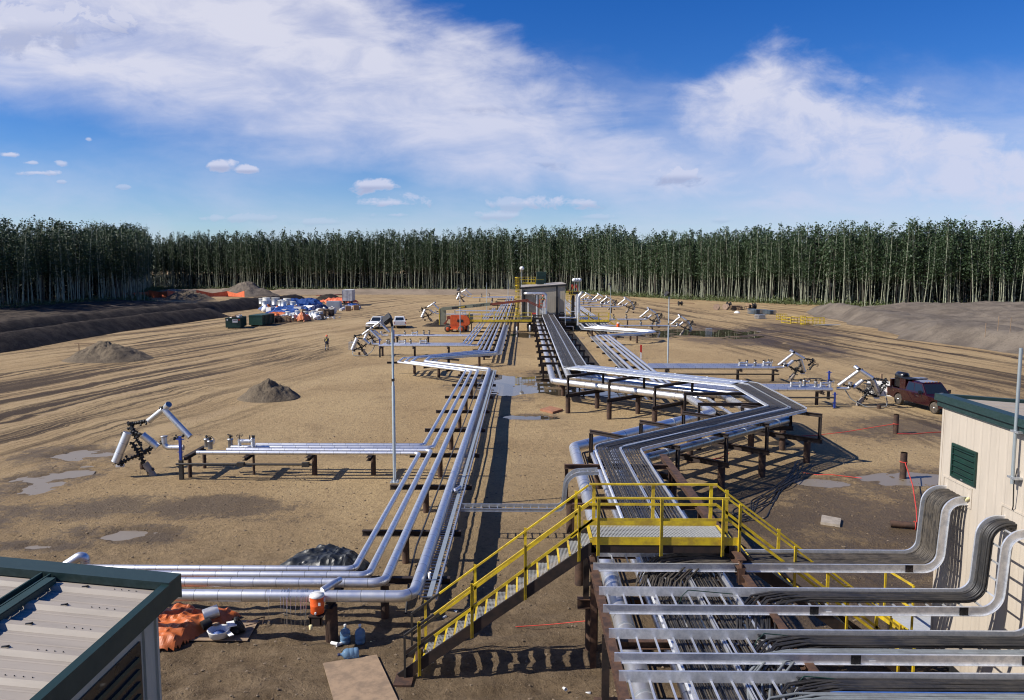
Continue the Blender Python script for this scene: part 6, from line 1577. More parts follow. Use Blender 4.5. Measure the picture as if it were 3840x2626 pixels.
# ------------------------------------------------------------------ vehicles
def wheel_set(t, pos, r, w, dual=False):
    for (x, y) in pos:
        s = 1 if x > 0 else -1
        ww = w*(1.9 if dual and y > 0 else 1.0)
        mb = MB(); mb.lathe((x-s*ww/2, y, r), [(r*.55, 0), (r*.93, .0), (r, ww*.18), (r, ww*.82), (r*.93, ww), (r*.60, ww)], 22, (s, 0, 0)); ti = None
        wl = obj('wheel', mb, 'rubber', t)
        mb = MB(); mb.lathe((x+s*(ww/2-.03), y, r), [(r*.60, 0), (r*.60, .03), (r*.5, .0), (r*.22, .005), (r*.20, .05), (.02, .06)], 16, (s, 0, 0)); obj('rim', mb, 'chrome', wl)
def pickup(label, paint, loc, rz, L=5.6, cab=(-.55, 1.55), topper=None, rack=False, dual=False):
    """nose towards -y; origin on the ground at the middle"""
    t = thing('pickup_truck', label, 'pickup truck'); W = 1.95; n = -L/2; b = L/2; c0, c1 = cab
    body = [(n+.02, .52), (n+.0, .92), (n+.10, 1.04), (c0-.15, 1.14), (c0, 1.17), (c1, 1.19), (c1+.02, 1.20), (b, 1.20), (b, .58), (b-.5, .50), (n+L*.80, .44), (n+.4, .42)]
    ya, yb = n+.95, b-1.25; R_ = .44
    def arch(cy): return [(cy-R_, .44)]+[(cy-R_*math.cos(a), .44+R_*1.02*math.sin(a)+.02) for a in [math.pi*k/8 for k in range(1, 8)]]+[(cy+R_, .44)]
    low = [(b, .58)]+list(reversed(arch(yb)))+list(reversed(arch(ya)))+[(n+.02, .50)]
    prof = [(n, .60), (n, .92), (n+.12, 1.05), (c0-.1, 1.15), (c1+.02, 1.19), (b-.02, 1.20)]+low
    mb = MB(); mb.prism(prof, -W/2, -W/2+.14, 'yz'); mb.prism(prof, W/2-.14, W/2, 'yz')
    mb.prism([(n, .60), (n, .92), (n+.12, 1.05), (c0-.1, 1.15), (c0+.1, 1.16), (c0+.1, .5)], -W/2+.14, W/2-.14, 'yz')
    mb.prism([(c0+.1, .5), (c0+.1, 1.16), (c1, 1.19), (c1, .5)], -W/2+.14, W/2-.14, 'yz')
    mb.bbox(-W/2+.14, W/2-.14, c1, b-.06, .60, .68); mb.bbox(-W/2+.14, W/2-.14, c1+.01, c1+.06, .68, 1.18)
    obj('body', mb, paint, t)
    mb = MB(); zt = 1.86; wt = W/2-.22; wb = W/2-.04
    B = [(-wb, c0, 1.155), (wb, c0, 1.155), (wb, c1, 1.18), (-wb, c1, 1.18)]; Tt = [(-wt, c0+.62, zt-.02), (wt, c0+.62, zt-.02), (wt, c1-.10, zt), (-wt, c1-.10, zt)]
    mb.add(B+Tt, [(4, 5, 6, 7), (0, 1, 5, 4), (1, 2, 6, 5), (2, 3, 7, 6), (3, 0, 4, 7)]); mb.prism([(-wt, zt-.015), (wt, zt-.015), (wt-.08, zt+.05), (-wt+.08, zt+.05)], c0+.66, c1-.14, 'xz')
    cb = obj('cab', mb, paint, t)
    B_ = [Vector(p) for p in B]; T_v = [Vector(p) for p in Tt]
    def pane(a, b_, c, d, m0, m1, h0=.10, h1=.88, name='window', out=.012):
        nrm = (b_-a).cross(d-a).normalized()
        P_ = lambda u, v: (a.lerp(b_, u)).lerp(d.lerp(c, u), v)+nrm*out
        mb = MB(); q = [P_(m0, h0), P_(m1, h0), P_(m1, h1), P_(m0, h1)]; mb.add(q+[p-nrm*(out+.01) for p in q], [(0, 1, 2, 3), (0, 4, 5, 1), (1, 5, 6, 2), (2, 6, 7, 3), (3, 7, 4, 0)]); obj(name, mb, 'car_glass', cb)
    pane(B_[0], B_[1], T_v[1], T_v[0], .06, .94, .08, .92, 'windshield')
    pane(B_[2], B_[3], T_v[3], T_v[2], .12, .88, .14, .84, 'rear_window')
    k = .47 if c1-c0 < 2.2 else .52
    pane(B_[1], B_[2], T_v[2], T_v[1], .06, k, .12, .88); pane(B_[1], B_[2], T_v[2], T_v[1], k+.04, .93, .12, .88)
    pane(B_[3], B_[0], T_v[0], T_v[3], 1-k, .94, .12, .88); pane(B_[3], B_[0], T_v[0], T_v[3], .07, .96-k, .12, .88)
    mb = MB(); mb.bbox(-W/2+.42, W/2-.42, n-.012, n+.01, .66, .90); g = obj('grille', mb, 'black_paint', t)
    mb = MB()
    for q in range(5): mb.bbox(-W/2+.44, W/2-.44, n-.02, n-.013, .69+q*.045, .70+q*.045)
    obj('grille_bars', mb, 'chrome', g)
    for s in (-1, 1):
        mb = MB(); mb.bbox(min(s*(W/2-.38), s*(W/2-.08)), max(s*(W/2-.38), s*(W/2-.08)), n-.014, n+.01, .70, .88); obj('headlight', mb, 'chrome', t)
        mb = MB(); mb.bbox(min(s*(W/2-.12), s*(W/2-.01)), max(s*(W/2-.12), s*(W/2-.01)), b-.01, b+.012, .80, 1.10); obj('tail_light', mb, 'red_paint', t)
        mb = MB(); mb.box((s*(W/2+.16), c0+.35, 1.28), (.2, .07, .26)); mb.bar((s*(W/2-.05), c0+.35, 1.22), (s*(W/2+.1), c0+.35, 1.24), .04, .04); obj('mirror', mb, 'black_paint', t)
        mb = MB(); mb.bbox(min(s*(W/2+.0), s*(W/2+.012)), max(s*(W/2+.0), s*(W/2+.012)), c0+.95, c0+1.12, 1.02, 1.05); obj('door_handle', mb, 'black_paint', t)
    mb = MB(); mb.bbox(-W/2, W/2, n-.14, n-.015, .46, .64); obj('front_bumper', mb, 'chrome', t)
    mb = MB(); mb.bbox(-W/2+.05, W/2-.05, b+.01, b+.12, .48, .62); obj('rear_bumper', mb, 'chrome', t)
    mb = MB(); mb.bbox(-W/2+.13, W/2-.13, b-.05, b+.008, .66, 1.195); obj('tailgate', mb, paint, t)
    for q in t.children:
        if q.name.split('.')[0] in ('body', 'cab'): bv = q.modifiers.new('bevel', 'BEVEL'); bv.width = .045; bv.segments = 3; bv.limit_method = 'ANGLE'; bv.angle_limit = .6
    wheel_set(t, [(-W/2+.13, ya), (W/2-.13, ya), (-W/2+.13+(-.02 if dual else 0), yb), (W/2-.13, yb)], .40, .24, False)
    mb = MB(); mb.bbox(-.6, .6, n+.5, b-.3, .34, .46); mb.cyl((-W/2+.3, ya, .4), (W/2-.3, ya, .4), .06, 8); mb.cyl((-W/2+.3, yb, .4), (W/2-.3, yb, .4), .07, 8); obj('chassis', mb, 'black_iron', t)
    if rack:
        mb = MB()
        for x in (-.7, .7): mb.bar((x, c0+.8, zt+.09), (x, c1-.2, zt+.09), .04, .04)
        for y in (c0+.8, c1-.2): mb.bar((-.7, y, zt+.10), (.7, y, zt+.10), .04, .04)
        obj('roof_rack', mb, 'black_iron', t)
    t.location = loc; t.rotation_euler = (0, 0, rz); return t
pickup('white pickup truck facing the camera, parked left of the other white pickup', 'white_paint', (-23.9, 129.2, 0), -.10, rack=True)
pickup('white pickup truck seen from behind, parked beyond the nearest light pole', 'white_paint', (-20.45, 131.0, 0), math.pi+.17)
mt = pickup('dark red pickup truck with toolbox and black welder, near the right building', 'maroon_paint', (0, 0, 0), 0, 5.95, (-1.15, 1.05), dual=True)
W2 = .97
mb = MB(); mb.bbox(-.86, .86, 1.12, 1.75, 1.18, 1.92); mb.bbox(-.90, .90, 1.08, 1.79, 1.92, 1.96); ORG[mt.name] = Vector((0, 0, 0)); tb = obj('tool_box', mb, 'maroon_paint', mt)
mb = MB(); mb.cyl((-.3, 1.12, 1.5), (-.3, 1.10, 1.5), .03, 6); mb.bbox(-.95, -.1, .6, 1.9, 1.97, 2.0); obj('box_rack', mb, 'black_iron', tb)
mb = MB(); mb.tube([(-.32, 1.85, 1.95), (-.32, 1.9, 1.96), (-.32, 2.62, 1.96), (-.32, 2.68, 1.94)], .32, 16, True, [.24, .34, .34, .26]); mb.bbox(-.66, .02, 1.9, 2.62, 1.25, 1.8); obj('welder', mb, 'black_paint', mt)
mb = MB(); mb.bbox(-.85, -.2, 2.72, 2.86, .72, 1.75); mb.bbox(.1, .6, 2.1, 2.7, .7, 1.6); mb.lathe((-.4, 2.75, 1.75), [(.1, 0), (.16, .05), (.12, .2)], 10); obj('hose_reel', mb, 'maroon_paint', mt)
mb = MB()
for k in range(5): mb.box((-.5+k*.25, -.50, 1.93), (.07, .05, .03))
mk_ = simple('amber', (.75, .28, .05), .4); obj('roof_lights', mb, 'amber', mt)
mb = MB(); mb.box((-.988, -.35, .98), (.005, .30, .05)); mb.box((-.985, 2.2, .98), (.006, .06, .05)); obj('badge', mb, 'chrome', mt)
mb = MB(); mb.box((.3, -1.02, 1.24), (.35, .2, .02), .2); mb.box((-.1, -1.0, 1.23), (.4, .12, .02), -.1); obj('papers', mb, 'paper', mt)
mt.location = (28.2, 55.5, 0); mt.rotation_euler = (0, 0, .18)

def box_trailer():
    t = thing('box_trailer', 'white box trailer standing by the junk piles at the far left', 'trailer', (-47.2, 211, 0)); fwd = Vector((-47.0+44.3, 26, 0)).normalized()
    # rear end towards the camera; long side running back
    M_ = Matrix.Rotation(math.atan2(-fwd.x, fwd.y), 4, 'Z'); M_.translation = Vector((-45.6, 205.6, 0))
    mb = MB(); mb.bbox(-1.25, 1.25, 0, 7.6, 1.25, 4.05); mb.xf(M_); bd = obj('box', mb, 'trailer_white', t)
    mb = MB()
    for x in (-1.25, -.02, 1.21): mb.bbox(x, x+.05, -.03, -.005, 1.28, 4.0)
    for z in (1.3, 3.95): mb.bbox(-1.2, 1.2, -.03, -.006, z, z+.06)
    for x in (-.35, .30): mb.bbox(x, x+.03, -.05, -.031, 1.4, 3.9)
    mb.xf(M_); obj('door_bars', mb, 'galv', bd)
    mb = MB(); mb.bbox(-1.2, 1.2, .1, 7.5, 1.08, 1.24); mb.bbox(-1.0, 1.0, -.05, .1, .55, .7); mb.bbox(-.9, -.8, 5.2, 5.3, .1, 1.1); mb.bbox(.8, .9, 5.2, 5.3, .1, 1.1); mb.xf(M_); obj('chassis', mb, 'black_iron', t)
    for x in (-1.0, 1.0):
        for y in (1.0, 2.1):
            mb = MB(); mb.lathe((x-.2, y, .5), [(.3, 0), (.47, 0), (.5, .08), (.5, .32), (.47, .4), (.3, .4)], 16, (1, 0, 0)); mb.xf(M_); obj('wheel', mb, 'rubber', t)
box_trailer()
t = thing('flatbed_trailer', 'low red flatbed trailer with black wheels behind the junk piles', 'trailer', (-64, 262, 0))
mb = MB(); mb.bar((-67, 259, .85), (-58, 270, .95), 2.2, .18); obj('deck', mb, 'boom_red', t)
for k in range(3):
    mb = MB(); c = Vector((-66+.9*k, 259.6+1.1*k, .45)); mb.cyl(c, c+Vector((.8, -.6, 0)), .45, 12); obj('wheel', mb, 'rubber', t)

def boom_lift():
    t = thing('boom_lift', 'orange self-propelled boom lift with grey and red boom reaching to the far building', 'boom lift', (-9.8, 122, 0))
    for (x, y) in ((-11.55, 121.3), (-9.45, 120.6), (-11.3, 123.6), (-8.9, 123.2)):
        mb = MB(); mb.lathe((x, y-.2, .53), [(.25, 0), (.48, 0), (.53, .1), (.53, .34), (.48, .44), (.25, .44)], 20, (0, 1, 0)); w_ = obj('wheel', mb, 'rubber', t)
        mb = MB(); mb.lathe((x, y-.22, .53), [(.28, .02), (.2, -.02), (.05, -.03)], 12, (0, 1, 0)); obj('rim', mb, 'orange_paint', w_)
    mb = MB(); mb.bbox(-11.6, -8.9, 121.2, 123.2, .45, .95); mb.bar((-11.5, 121.3, .55), (-9.4, 120.8, .55), .25, .2); obj('chassis', mb, 'orange_paint', t)
    mb = MB(); pr = [(-11.15, 1.0), (-11.2, 2.35), (-11.05, 2.62), (-9.3, 2.6), (-8.6, 2.45), (-8.25, 2.0), (-8.2, 1.3), (-8.6, 1.0)]
    mb.prism(pr, 121.3, 122.0, 'xz'); cw = obj('engine_hood', mb, 'orange_paint', t)
    mb = MB(); mb.bbox(-10.1, -9.2, 121.26, 121.295, 1.55, 1.95); obj('hood_vent', mb, 'black_iron', cw)
    mb = MB(); mb.prism([(-9.2, 1.0), (-9.2, 2.6), (-7.8, 2.7), (-7.7, 1.4), (-8.4, 1.0)], 122.1, 123, 'xz'); obj('counterweight', mb, 'boom_grey', t)
    mb = MB(); mb.prism([(-12.85, 1.05), (-12.85, 3.55), (-12.5, 3.75), (-11.9, 3.5), (-11.9, 1.1)], 121.9, 122.5, 'xz'); obj('tower', mb, 'boom_grey', t)
    mb = MB(); mb.bbox(-12.95, -12.852, 121.85, 122.3, 1.05, 3.6); obj('tower_edge', mb, 'yellow', t)
    mb = MB(); mb.prism([(-12.3, 1.2), (-11.7, 1.9), (-11.75, 2.4), (-11.35, 2.5), (-10.95, 2.15), (-11.2, 1.95), (-11.5, 1.95), (-11.9, 1.2)], 121.5, 121.85, 'xz'); obj('tower_link', mb, 'boom_red', t)
    mb = MB(); mb.bar((-12.5, 122, 3.52), (-5.1, 122, 4.28), .45, .50, (0, 0, 1)); bm_ = obj('boom', mb, 'boom_grey', t)
    mb = MB(); mb.bar((-10.95, 121.76, 3.66), (-8.75, 121.76, 3.88), .012, .27); dc = obj('decal', mb, 'text_black', bm_)
    mb = MB(); mb.bar((-9.9, 121.745, 3.77), (-8.95, 121.745, 3.87), .01, .16); obj('decal_panel', mb, 'yellow', dc)
    cu = bpy.data.curves.new('lettering', 'FONT'); cu.body = 'JLG LIFT'; cu.size = .42; cu.extrude = .006; cu.shear = .25; cu.offset = .008; cu.space_character = 1.02
    to = bpy.data.objects.new('lettering', cu); COL.objects.link(to); cu.materials.append(MATS['text_black']); to.parent = bm_
    to.location = Vector((-7.75, 121.765, 3.86))-ORG[bm_.name]; to.rotation_euler = Matrix(((math.cos(.102), 0, math.sin(.102)), (0, 1, 0), (-math.sin(.102), 0, math.cos(.102)))).to_euler() if False else (math.radians(90), -.102, 0)
    to.scale = (1.15, .95, 1)
    bpy.context.view_layer.update()
    tm_ = bpy.data.meshes.new_from_object(to.evaluated_get(bpy.context.evaluated_depsgraph_get())); t2 = bpy.data.objects.new('lettering', tm_); COL.objects.link(t2); t2.parent = bm_; t2.location = to.location; t2.rotation_euler = to.rotation_euler; t2.scale = to.scale; bpy.data.objects.remove(to)
    mb = MB(); mb.bar((-5.3, 122, 4.20), (.67, 122, 4.88), .30, .36); obj('boom_extension', mb, 'boom_red', t)
    mb = MB(); mb.bar((.4, 121.9, 4.92), (2.3, 121.9, 4.10), .10, .13); mb.bar((.7, 121.9, 4.60), (2.35, 121.9, 3.85), .10, .13); mb.bar((.4, 121.9, 4.55), (.75, 121.9, 4.98), .12, .2); mb.bar((2.3, 121.9, 3.7), (2.35, 121.9, 4.3), .15, .15); obj('jib', mb, 'boom_red', t)
    mb = MB(); x0, x1, y0, y1, z0, z1 = 2.45, 3.42, 121.2, 122.0, 3.85, 4.95
    for z in (z0, z0+.55, z1):
        for a, b in (((x0, y0), (x1, y0)), ((x1, y0), (x1, y1)), ((x1, y1), (x0, y1)), ((x0, y1), (x0, y0))): mb.bar((*a, z), (*b, z), .06, .06)
    for p in ((x0, y0), (x1, y0), (x1, y1), (x0, y1)): mb.bar((*p, z0), (*p, z1), .06, .06)
    mb.bbox(x0, x1, y0, y1, z0-.04, z0); obj('basket', mb, 'orange_paint', t)
    mb = MB(); mb.bbox(x0+.55, x0+.9, y0-.1, y0-.03, z0+.05, z0+.85); obj('control_box', mb, 'trailer_white', t)
boom_lift()
person((2.95, 121.62, 3.85), 2.9, 'person in dark coveralls and orange hard hat working in the lift basket', 'work')

# ------------------------------------------------------------------ foreground clutter
def crumple(name, poly, h, mat, label, cat, seed, n=44, sharp=1.0, fold=1.6, skirt=.25):
    """a crumpled sheet lying over something: heightfield inside an outline"""
    P = [Vector((p[0], p[1])) for p in poly]; xs = [p.x for p in P]; ys = [p.y for p in P]
    x0, x1, y0, y1 = min(xs), max(xs), min(ys), max(ys)
    def inside(x, y):
        c = False; d = 1e9
        for i in range(len(P)):
            a, b = P[i], P[(i+1) % len(P)]
            if (a.y > y) != (b.y > y) and x < (b.x-a.x)*(y-a.y)/(b.y-a.y)+a.x: c = not c
            ab = b-a; t = max(0, min(1, ((Vector((x, y))-a).dot(ab))/ab.length_squared)); d = min(d, (Vector((x, y))-(a+ab*t)).length)
        return d if c else -d
    S = max(x1-x0, y1-y0); Z = {}; vs = []; idx = {}
    for i in range(n+1):
        for j in range(n+1):
            x = x0+(x1-x0)*i/n; y = y0+(y1-y0)*j/n; d = inside(x, y)+float(vnoise(np.array(x*5.0+seed), np.array(y*5.0)))*.10*S*.3
            if d > 0:
                rid = 1-abs(float(vnoise(np.array(x*fold*2.2+seed*3), np.array(y*fold*2.2+seed))))*2.6; rid2 = 1-abs(float(vnoise(np.array(x*fold*5+seed), np.array(y*fold*6+2*seed))))*2.4
                e = min(1, d/(skirt)); e = e*(2-e)
                idx[(i, j)] = len(vs); vs.append((x, y, .012+h*e*(.46+.36*rid+.18*rid2)))
    fs = [(idx[(i, j)], idx[(i+1, j)], idx[(i+1, j+1)], idx[(i, j+1)]) for i in range(n) for j in range(n) if all(k in idx for k in ((i, j), (i+1, j), (i+1, j+1), (i, j+1)))]
    mb = MB(); mb.add(vs, fs, False); o = single(name, mb, mat, label, cat)
    so_ = o.modifiers.new('solid', 'SOLIDIFY'); so_.thickness = .012; so_.offset = -1; return o
crumple('tarp', [(-8.1, 25.0), (-7.9, 25.7), (-7.2, 26.6), (-6.3, 26.8), (-5.5, 26.2), (-5.0, 25.4), (-5.3, 24.6), (-6.6, 24.4)], .50, 'tarp_black', 'crumpled black plastic tarp behind the left pipes', 'tarp', 3, 70, fold=1.0, skirt=.7)
crumple('tarp', [(-9.45, 19.3), (-8.9, 19.45), (-8.55, 20.3), (-8.15, 20.9), (-7.9, 21.45), (-8.3, 21.75), (-9.0, 21.6), (-9.9, 21.9), (-10.8, 21.2), (-10.6, 19.5)], .42, 'tarp_orange', 'crumpled orange tarp beside the left foreground building', 'tarp', 8, 60, fold=1.0, skirt=.35)
def sheet(name, poly, z, th, mat, label, cat):
    mb = MB(); n = len(poly); mb.add([(x, y, z+th) for x, y in poly]+[(x, y, z) for x, y in poly], [tuple(range(n)), tuple(range(2*n-1, n-1, -1))]+[(i, n+i, n+(i+1) % n, (i+1) % n) for i in range(n)]); return single(name, mb, mat, label, cat)
sheet('plywood_sheet', [(-8.85, 19.95), (-7.25, 19.95), (-7.35, 21.2), (-8.9, 21.1)], .03, .018, 'plywood', 'plywood sheet under the tools next to the orange tarp', 'plywood')
sheet('plywood_sheet', [(-4.95, 18.75), (-3.70, 19.2), (-2.75, 16.9), (-4.1, 16.6)], .05, .02, 'plywood', 'big muddy plywood sheet lying on the ground at the foot of the stairs', 'plywood')
sheet('board', [(-3.55, 16.55), (-3.35, 16.62), (-2.95, 16.2), (-3.1, 16.1)], .04, .03, 'rust_dark', 'dark board end at the bottom edge beside the plywood', 'board')
sheet('concrete_slab', [(11.42, 29.9), (12.02, 29.55), (12.38, 30.35), (11.80, 30.8)], -.02, .12, 'concrete', 'flat muddy slab on the ground right of the yellow stairs', 'slab')
# tools on the plywood
mb = MB(); mb.cyl((-8.72, 20.75, .35), (-8.38, 20.95, .42), .17, 16); single('metal_duct', mb, 'clad_fitting', 'short silver duct piece on the orange tarp', 'duct')
mb = MB(); mb.cyl((-8.65, 20.45, .2), (-8.48, 20.62, .24), .13, 14); mb.torus((-8.8, 20.3, .14), (1, 0, .6), .2, .05, 14, 6); single('hose_coil', mb, 'black_iron', 'black hose coil at the left edge of the plywood with tools', 'hose')
mb = MB(); mb.lathe((-8.05, 20.1, .05), [(.10, 0), (.24, .05), (.28, .20), (.30, .24), (.26, .22), (.1, .08)], 18); single('tool_bucket', mb, 'white_plastic', 'low white tub with blue rag on the plywood', 'bucket')
mb = MB(); mb.lathe((-8.05, 20.1, .12), [(.2, 0), (.12, .10), (.03, .14)], 9); single('rag', mb, 'tarp_blue', 'blue rag inside the low white tub', 'rag')
mb = MB(); mb.torus((-7.62, 20.45, .25), (.8, .3, .5), .20, .05, 14, 6); mb.lathe((-7.7, 20.42, .08), [(.2, 0), (.22, .1), (.1, .25)], 12); single('hose_coil', mb, 'black_iron', 'black bag of tools right of the white tub', 'tool bag')
mb = MB(); mb.box((-7.78, 20.3, .34), (.22, .32, .03), .5); mb.box((-7.72, 19.98, .22), (.12, .3, .02), .7, ); single('cloth', mb, 'paper', 'pale cloth draped over the tool bag', 'cloth')
mb = MB(); mb.cyl((-7.6, 20.9, .12), (-7.15, 21.05, .2), .015, 6); mb.cyl((-7.15, 21.05, .2), (-7.12, 20.8, .1), .015, 6); mb.cyl((-7.55, 20.7, .1), (-7.2, 20.85, .14), .012, 6); single('hacksaw', mb, 'rust', 'rust coloured saw frame on the plywood beside the tools', 'saw')
mb = MB(); mb.lathe((-8.22, 20.35, .30), [(.09, 0), (.10, .02), (.04, .03), (.03, .04)], 12); single('spool', mb, 'wood', 'small round wooden reel on the tub', 'spool')
# cooler, hanging on the thick front pipe
t = thing('drink_cooler', 'orange drink cooler with white lid on a bracket in front of the thick left pipe', 'cooler', (-5.27, 19.55, .98))
mb = MB(); mb.lathe((-5.27, 19.55, 1.0), [(.15, 0), (.17, .02), (.175, .20), (.18, .21), (.18, .24), (.175, .25), (.18, .44)], 22); obj('tank', mb, 'orange_plastic', t)
mb = MB(); mb.lathe((-5.27, 19.55, 1.44), [(.185, 0), (.19, .03), (.17, .07), (.05, .09)], 22); mb.bar((-5.42, 19.55, 1.52), (-5.12, 19.55, 1.56), .04, .02); obj('lid', mb, 'white_plastic', t)
mb = MB(); mb.cyl((-5.27, 19.38, 1.07), (-5.27, 19.33, 1.06), .03, 8); mb.box((-5.17, 19.375, 1.3), (.06, .006, .08)); mb.box((-5.46, 19.55, 1.36), (.03, .06, .10)); mb.box((-5.08, 19.55, 1.36), (.03, .06, .10)); obj('tap', mb, 'white_plastic', t)
mb = MB(); mb.bbox(-5.46, -5.08, 19.35, 19.75, .95, .985); mb.bar((-5.4, 19.38, .75), (-5.4, 19.38, .96), .04, .04); mb.bar((-5.14, 19.38, .75), (-5.14, 19.38, .96), .04, .04); mb.bbox(-5.44, -5.1, 19.36, 19.40, .72, .96); obj('bracket', mb, 'rust_dark', t)
mb = MB(); mb.lathe((-5.38, 19.3, .68), [(.045, 0), (.05, .10), (.02, .11)], 10); obj('cup', mb, 'foam_yellow', t)
mb = MB(); mb.tube([(-5.22, 19.88, 1.46), (-5.02, 20.15, 1.52), (-4.9, 20.5, 1.50)], .085, 12); single('duct_piece', mb, 'clad_fitting', 'short silver cover piece lying across the pipes behind the cooler', 'duct')
# tie wires over the thick pipe and little hanging tag
rr = random.Random(21)
for k in range(11):
    x = -6.25+.055*k+rr.uniform(-.03, .03)+(.12 if k > 4 else 0); zb = rr.uniform(.35, .8)
    mb = MB(); mb.tube([(x-.05, 20.25, 1.2), (x-.02, 20.06, 1.44), (x, 19.86, 1.47), (x+.01, 19.72, 1.3), (x+rr.uniform(-.05, .05), 19.70, zb)], .006, 5); single('tie_wire', mb, 'chrome', 'one of the loose steel wires hung over the thick front pipe left of the cooler', 'wire', 'tie wires left of the cooler')
mb = MB(); mb.tube([(-6.55, 19.86, 1.47), (-6.57, 19.72, 1.3), (-6.58, 19.71, .75)], .005, 5); mb.box((-6.60, 19.70, .62), (.05, .02, .20), M=Matrix.Rotation(.3, 3, 'Y')); single('metal_tag', mb, 'chrome', 'shiny metal strip hanging on a wire, left of the tie wires', 'tag')
def jug(loc, lying, label, mat='jug_plastic'):
    t = thing('water_jug', label, 'water jug', (0, 0, 0)); mb = MB()
    mb.lathe((0, 0, 0), [(.11, 0), (.135, .02), (.135, .10), (.128, .11), (.128, .12), (.135, .13), (.135, .22), (.128, .23), (.135, .245), (.135, .30), (.11, .36), (.04, .41), (.032, .42), (.032, .46)], 22); obj('bottle', mb, mat, t)
    mb = MB(); mb.lathe((0, 0, .455), [(.036, 0), (.038, .05), (.03, .06)], 12); obj('cap', mb, 'white_plastic' if lying is None else 'tarp_navy', t)
    if lying is None:
        mb = MB(); mb.lathe((0, 0, .01), [(.12, 0), (.128, .01), (.128, .16)], 20); obj('water', mb, 'water_blue', t)
    t.location = loc
    if lying is not None: t.rotation_euler = (math.radians(88), 0, lying); t.location = (loc[0], loc[1], .14)
    return t
simple('water_blue', (.10, .20, .30), .1)
jug((-4.66, 19.95, 0), None, 'blue water jug standing upright, left of the pair'); jug((-4.27, 19.95, 0), None, 'blue water jug standing upright, right of the pair'); jug((-4.15, 19.15, 0), -1.25, 'empty blue water jug lying on its side by the plywood')
def cup(loc, rx, rz, label, l=.12, r=.04):
    mb = MB(); mb.lathe((0, 0, 0), [(r*.72, 0), (r, l), (r*.93, l), (r*.66, .01)], 14); o = tag(obj('paper_cup', mb, 'paper', None, (0, 0, 0)), label, 'cup', 'paper cups'); o.rotation_euler = (rx, 0, rz); o.location = loc
cup((-1.96, 21.85, .045), 1.5, .9, 'white paper cup lying in the shade left of the stairs, the farther one'); cup((-2.25, 21.4, .045), 1.45, 2.2, 'white paper cup lying left of the stairs, the nearer one')
cup((.95, 17.7, .045), 1.4, .4, 'white paper cup on the mud right of the stairs, leftmost'); cup((1.45, 17.5, .03), 1.5, 1.4, 'white scrap cup next to the central rack post')
cup((-2.58, 21.2, 1.24), .05, 0, 'white plastic cup standing in the end of the left tray', .2, .045)
mb = MB(); mb.cyl((-5.0, 19.85, .05), (-4.8, 19.72, .08), .045, 10); mb.cyl((-4.85, 19.72, .04), (-4.72, 19.85, .05), .04, 10); single('paper_roll', mb, 'paper', 'two crumpled white paper pieces beside the upright jugs', 'paper')
# left tray fitting
mb = MB(); mb.cyl((-2.72, 29.8, 1.25), (-2.45, 30.3, 1.3), .07, 10); mb.cyl((-2.62, 29.9, 1.3), (-2.55, 29.7, 1.25), .09, 10); single('pipe_fitting', mb, 'clad_fitting', 'small silver fitting lying in the left tray', 'fitting')
# stones & clods on the yard
def stone(loc, s, seed):
    g = random.Random(seed); bm = bmesh.new(); bmesh.ops.create_icosphere(bm, subdivisions=1, radius=1)
    for v in bm.verts: v.co *= g.uniform(.7, 1.15)
    me = bpy.data.meshes.new('stone'); bm.to_mesh(me); bm.free(); return me
stm = [stone(None, 1, k) for k in range(8)]
for k, m in enumerate(stm): m.materials.append(MATS[['concrete', 'gravel', 'soil_dark'][k % 3]])
vs = []; fs = []; off_ = 0; g = random.Random(77); cl = []
for k in range(14000):
    y = 14+32*g.random()**1.5; x = g.uniform(-.66, .66)*y
    s = (.007+.026*g.random()**6)*(1+y*.014); m = stm[g.randrange(8)]; a = g.uniform(0, 6.28); ca, sa = math.cos(a), math.sin(a)
    for v in m.vertices: vs.append((x+(v.co.x*ca-v.co.y*sa)*s*1.3, y+(v.co.x*sa+v.co.y*ca)*s*1.3, float(v.co.z)*s*.7+s*.2))
    for p in m.polygons: fs.append(tuple(off_+i for i in p.vertices))
    off_ += len(m.vertices); cl.append((x, y))
za = ground_h(np.array([c[0] for c in cl]), np.array([c[1] for c in cl])); nv = [len(stm[0].vertices)]
vv = np.array(vs); vv[:, 2] += np.repeat(za, nv[0])
me = bpy.data.meshes.new('loose_stones'); me.from_pydata(vv.tolist(), [], fs); me.materials.append(MATS['clod']) if 'clod' in MATS else me.materials.append(simple('clod', (.22, .165, .11), .95, 0, 0, 3, .2, (.13, .095, .06)))
o = bpy.data.objects.new('loose_stones', me); COL.objects.link(o); tag(o, 'loose pebbles and mud clods scattered over the near yard', 'stones', None, 'stuff')

# ------------------------------------------------------------------ pile stubs with red ribbon, right
def stub(x, y, h, label, r=.15):
    mb = MB(); mb.tube([(x, y, -.3), (x, y, h)], r, 18, False); mb.tube([(x, y, h), (x, y, .2)], r-.012, 18, False); mb.lathe((x, y, h-.001), [(r-.012, 0), (r, 0)], 18); return single('pile_stub', mb, 'pile_brown', label, 'steel pile', 'pile stubs on the right yard')
stub(22.07, 46.78, 1.18, 'upright rusty pile stub farther back, with red ribbon, in front of the maroon truck')
stub(17.88, 36.95, 1.18, 'upright rusty pile stub standing in the puddle left of the right building')
mb = MB(); mb.tube([(13.95, 29.6, .14), (14.85, 29.35, .14)], .13, 16); single('pile_stub', mb, 'pile_brown', 'rusty pile lying on the ground beside the right building', 'steel pile')
mb = MB(); mb.tube([(.52, 50.0, 0), (.52, 50.0, .02)], .01, 6)
cable([(22.07-.16, 46.75, .60), (20.9, 46.8, .42), (19.0, 46.4, .20), (17.0, 46.0, .06), (14.5, 45.8, .03)], .022, 'red_rope', 'red ribbon strung from the farther pile stub towards the tray loop', None, 5)
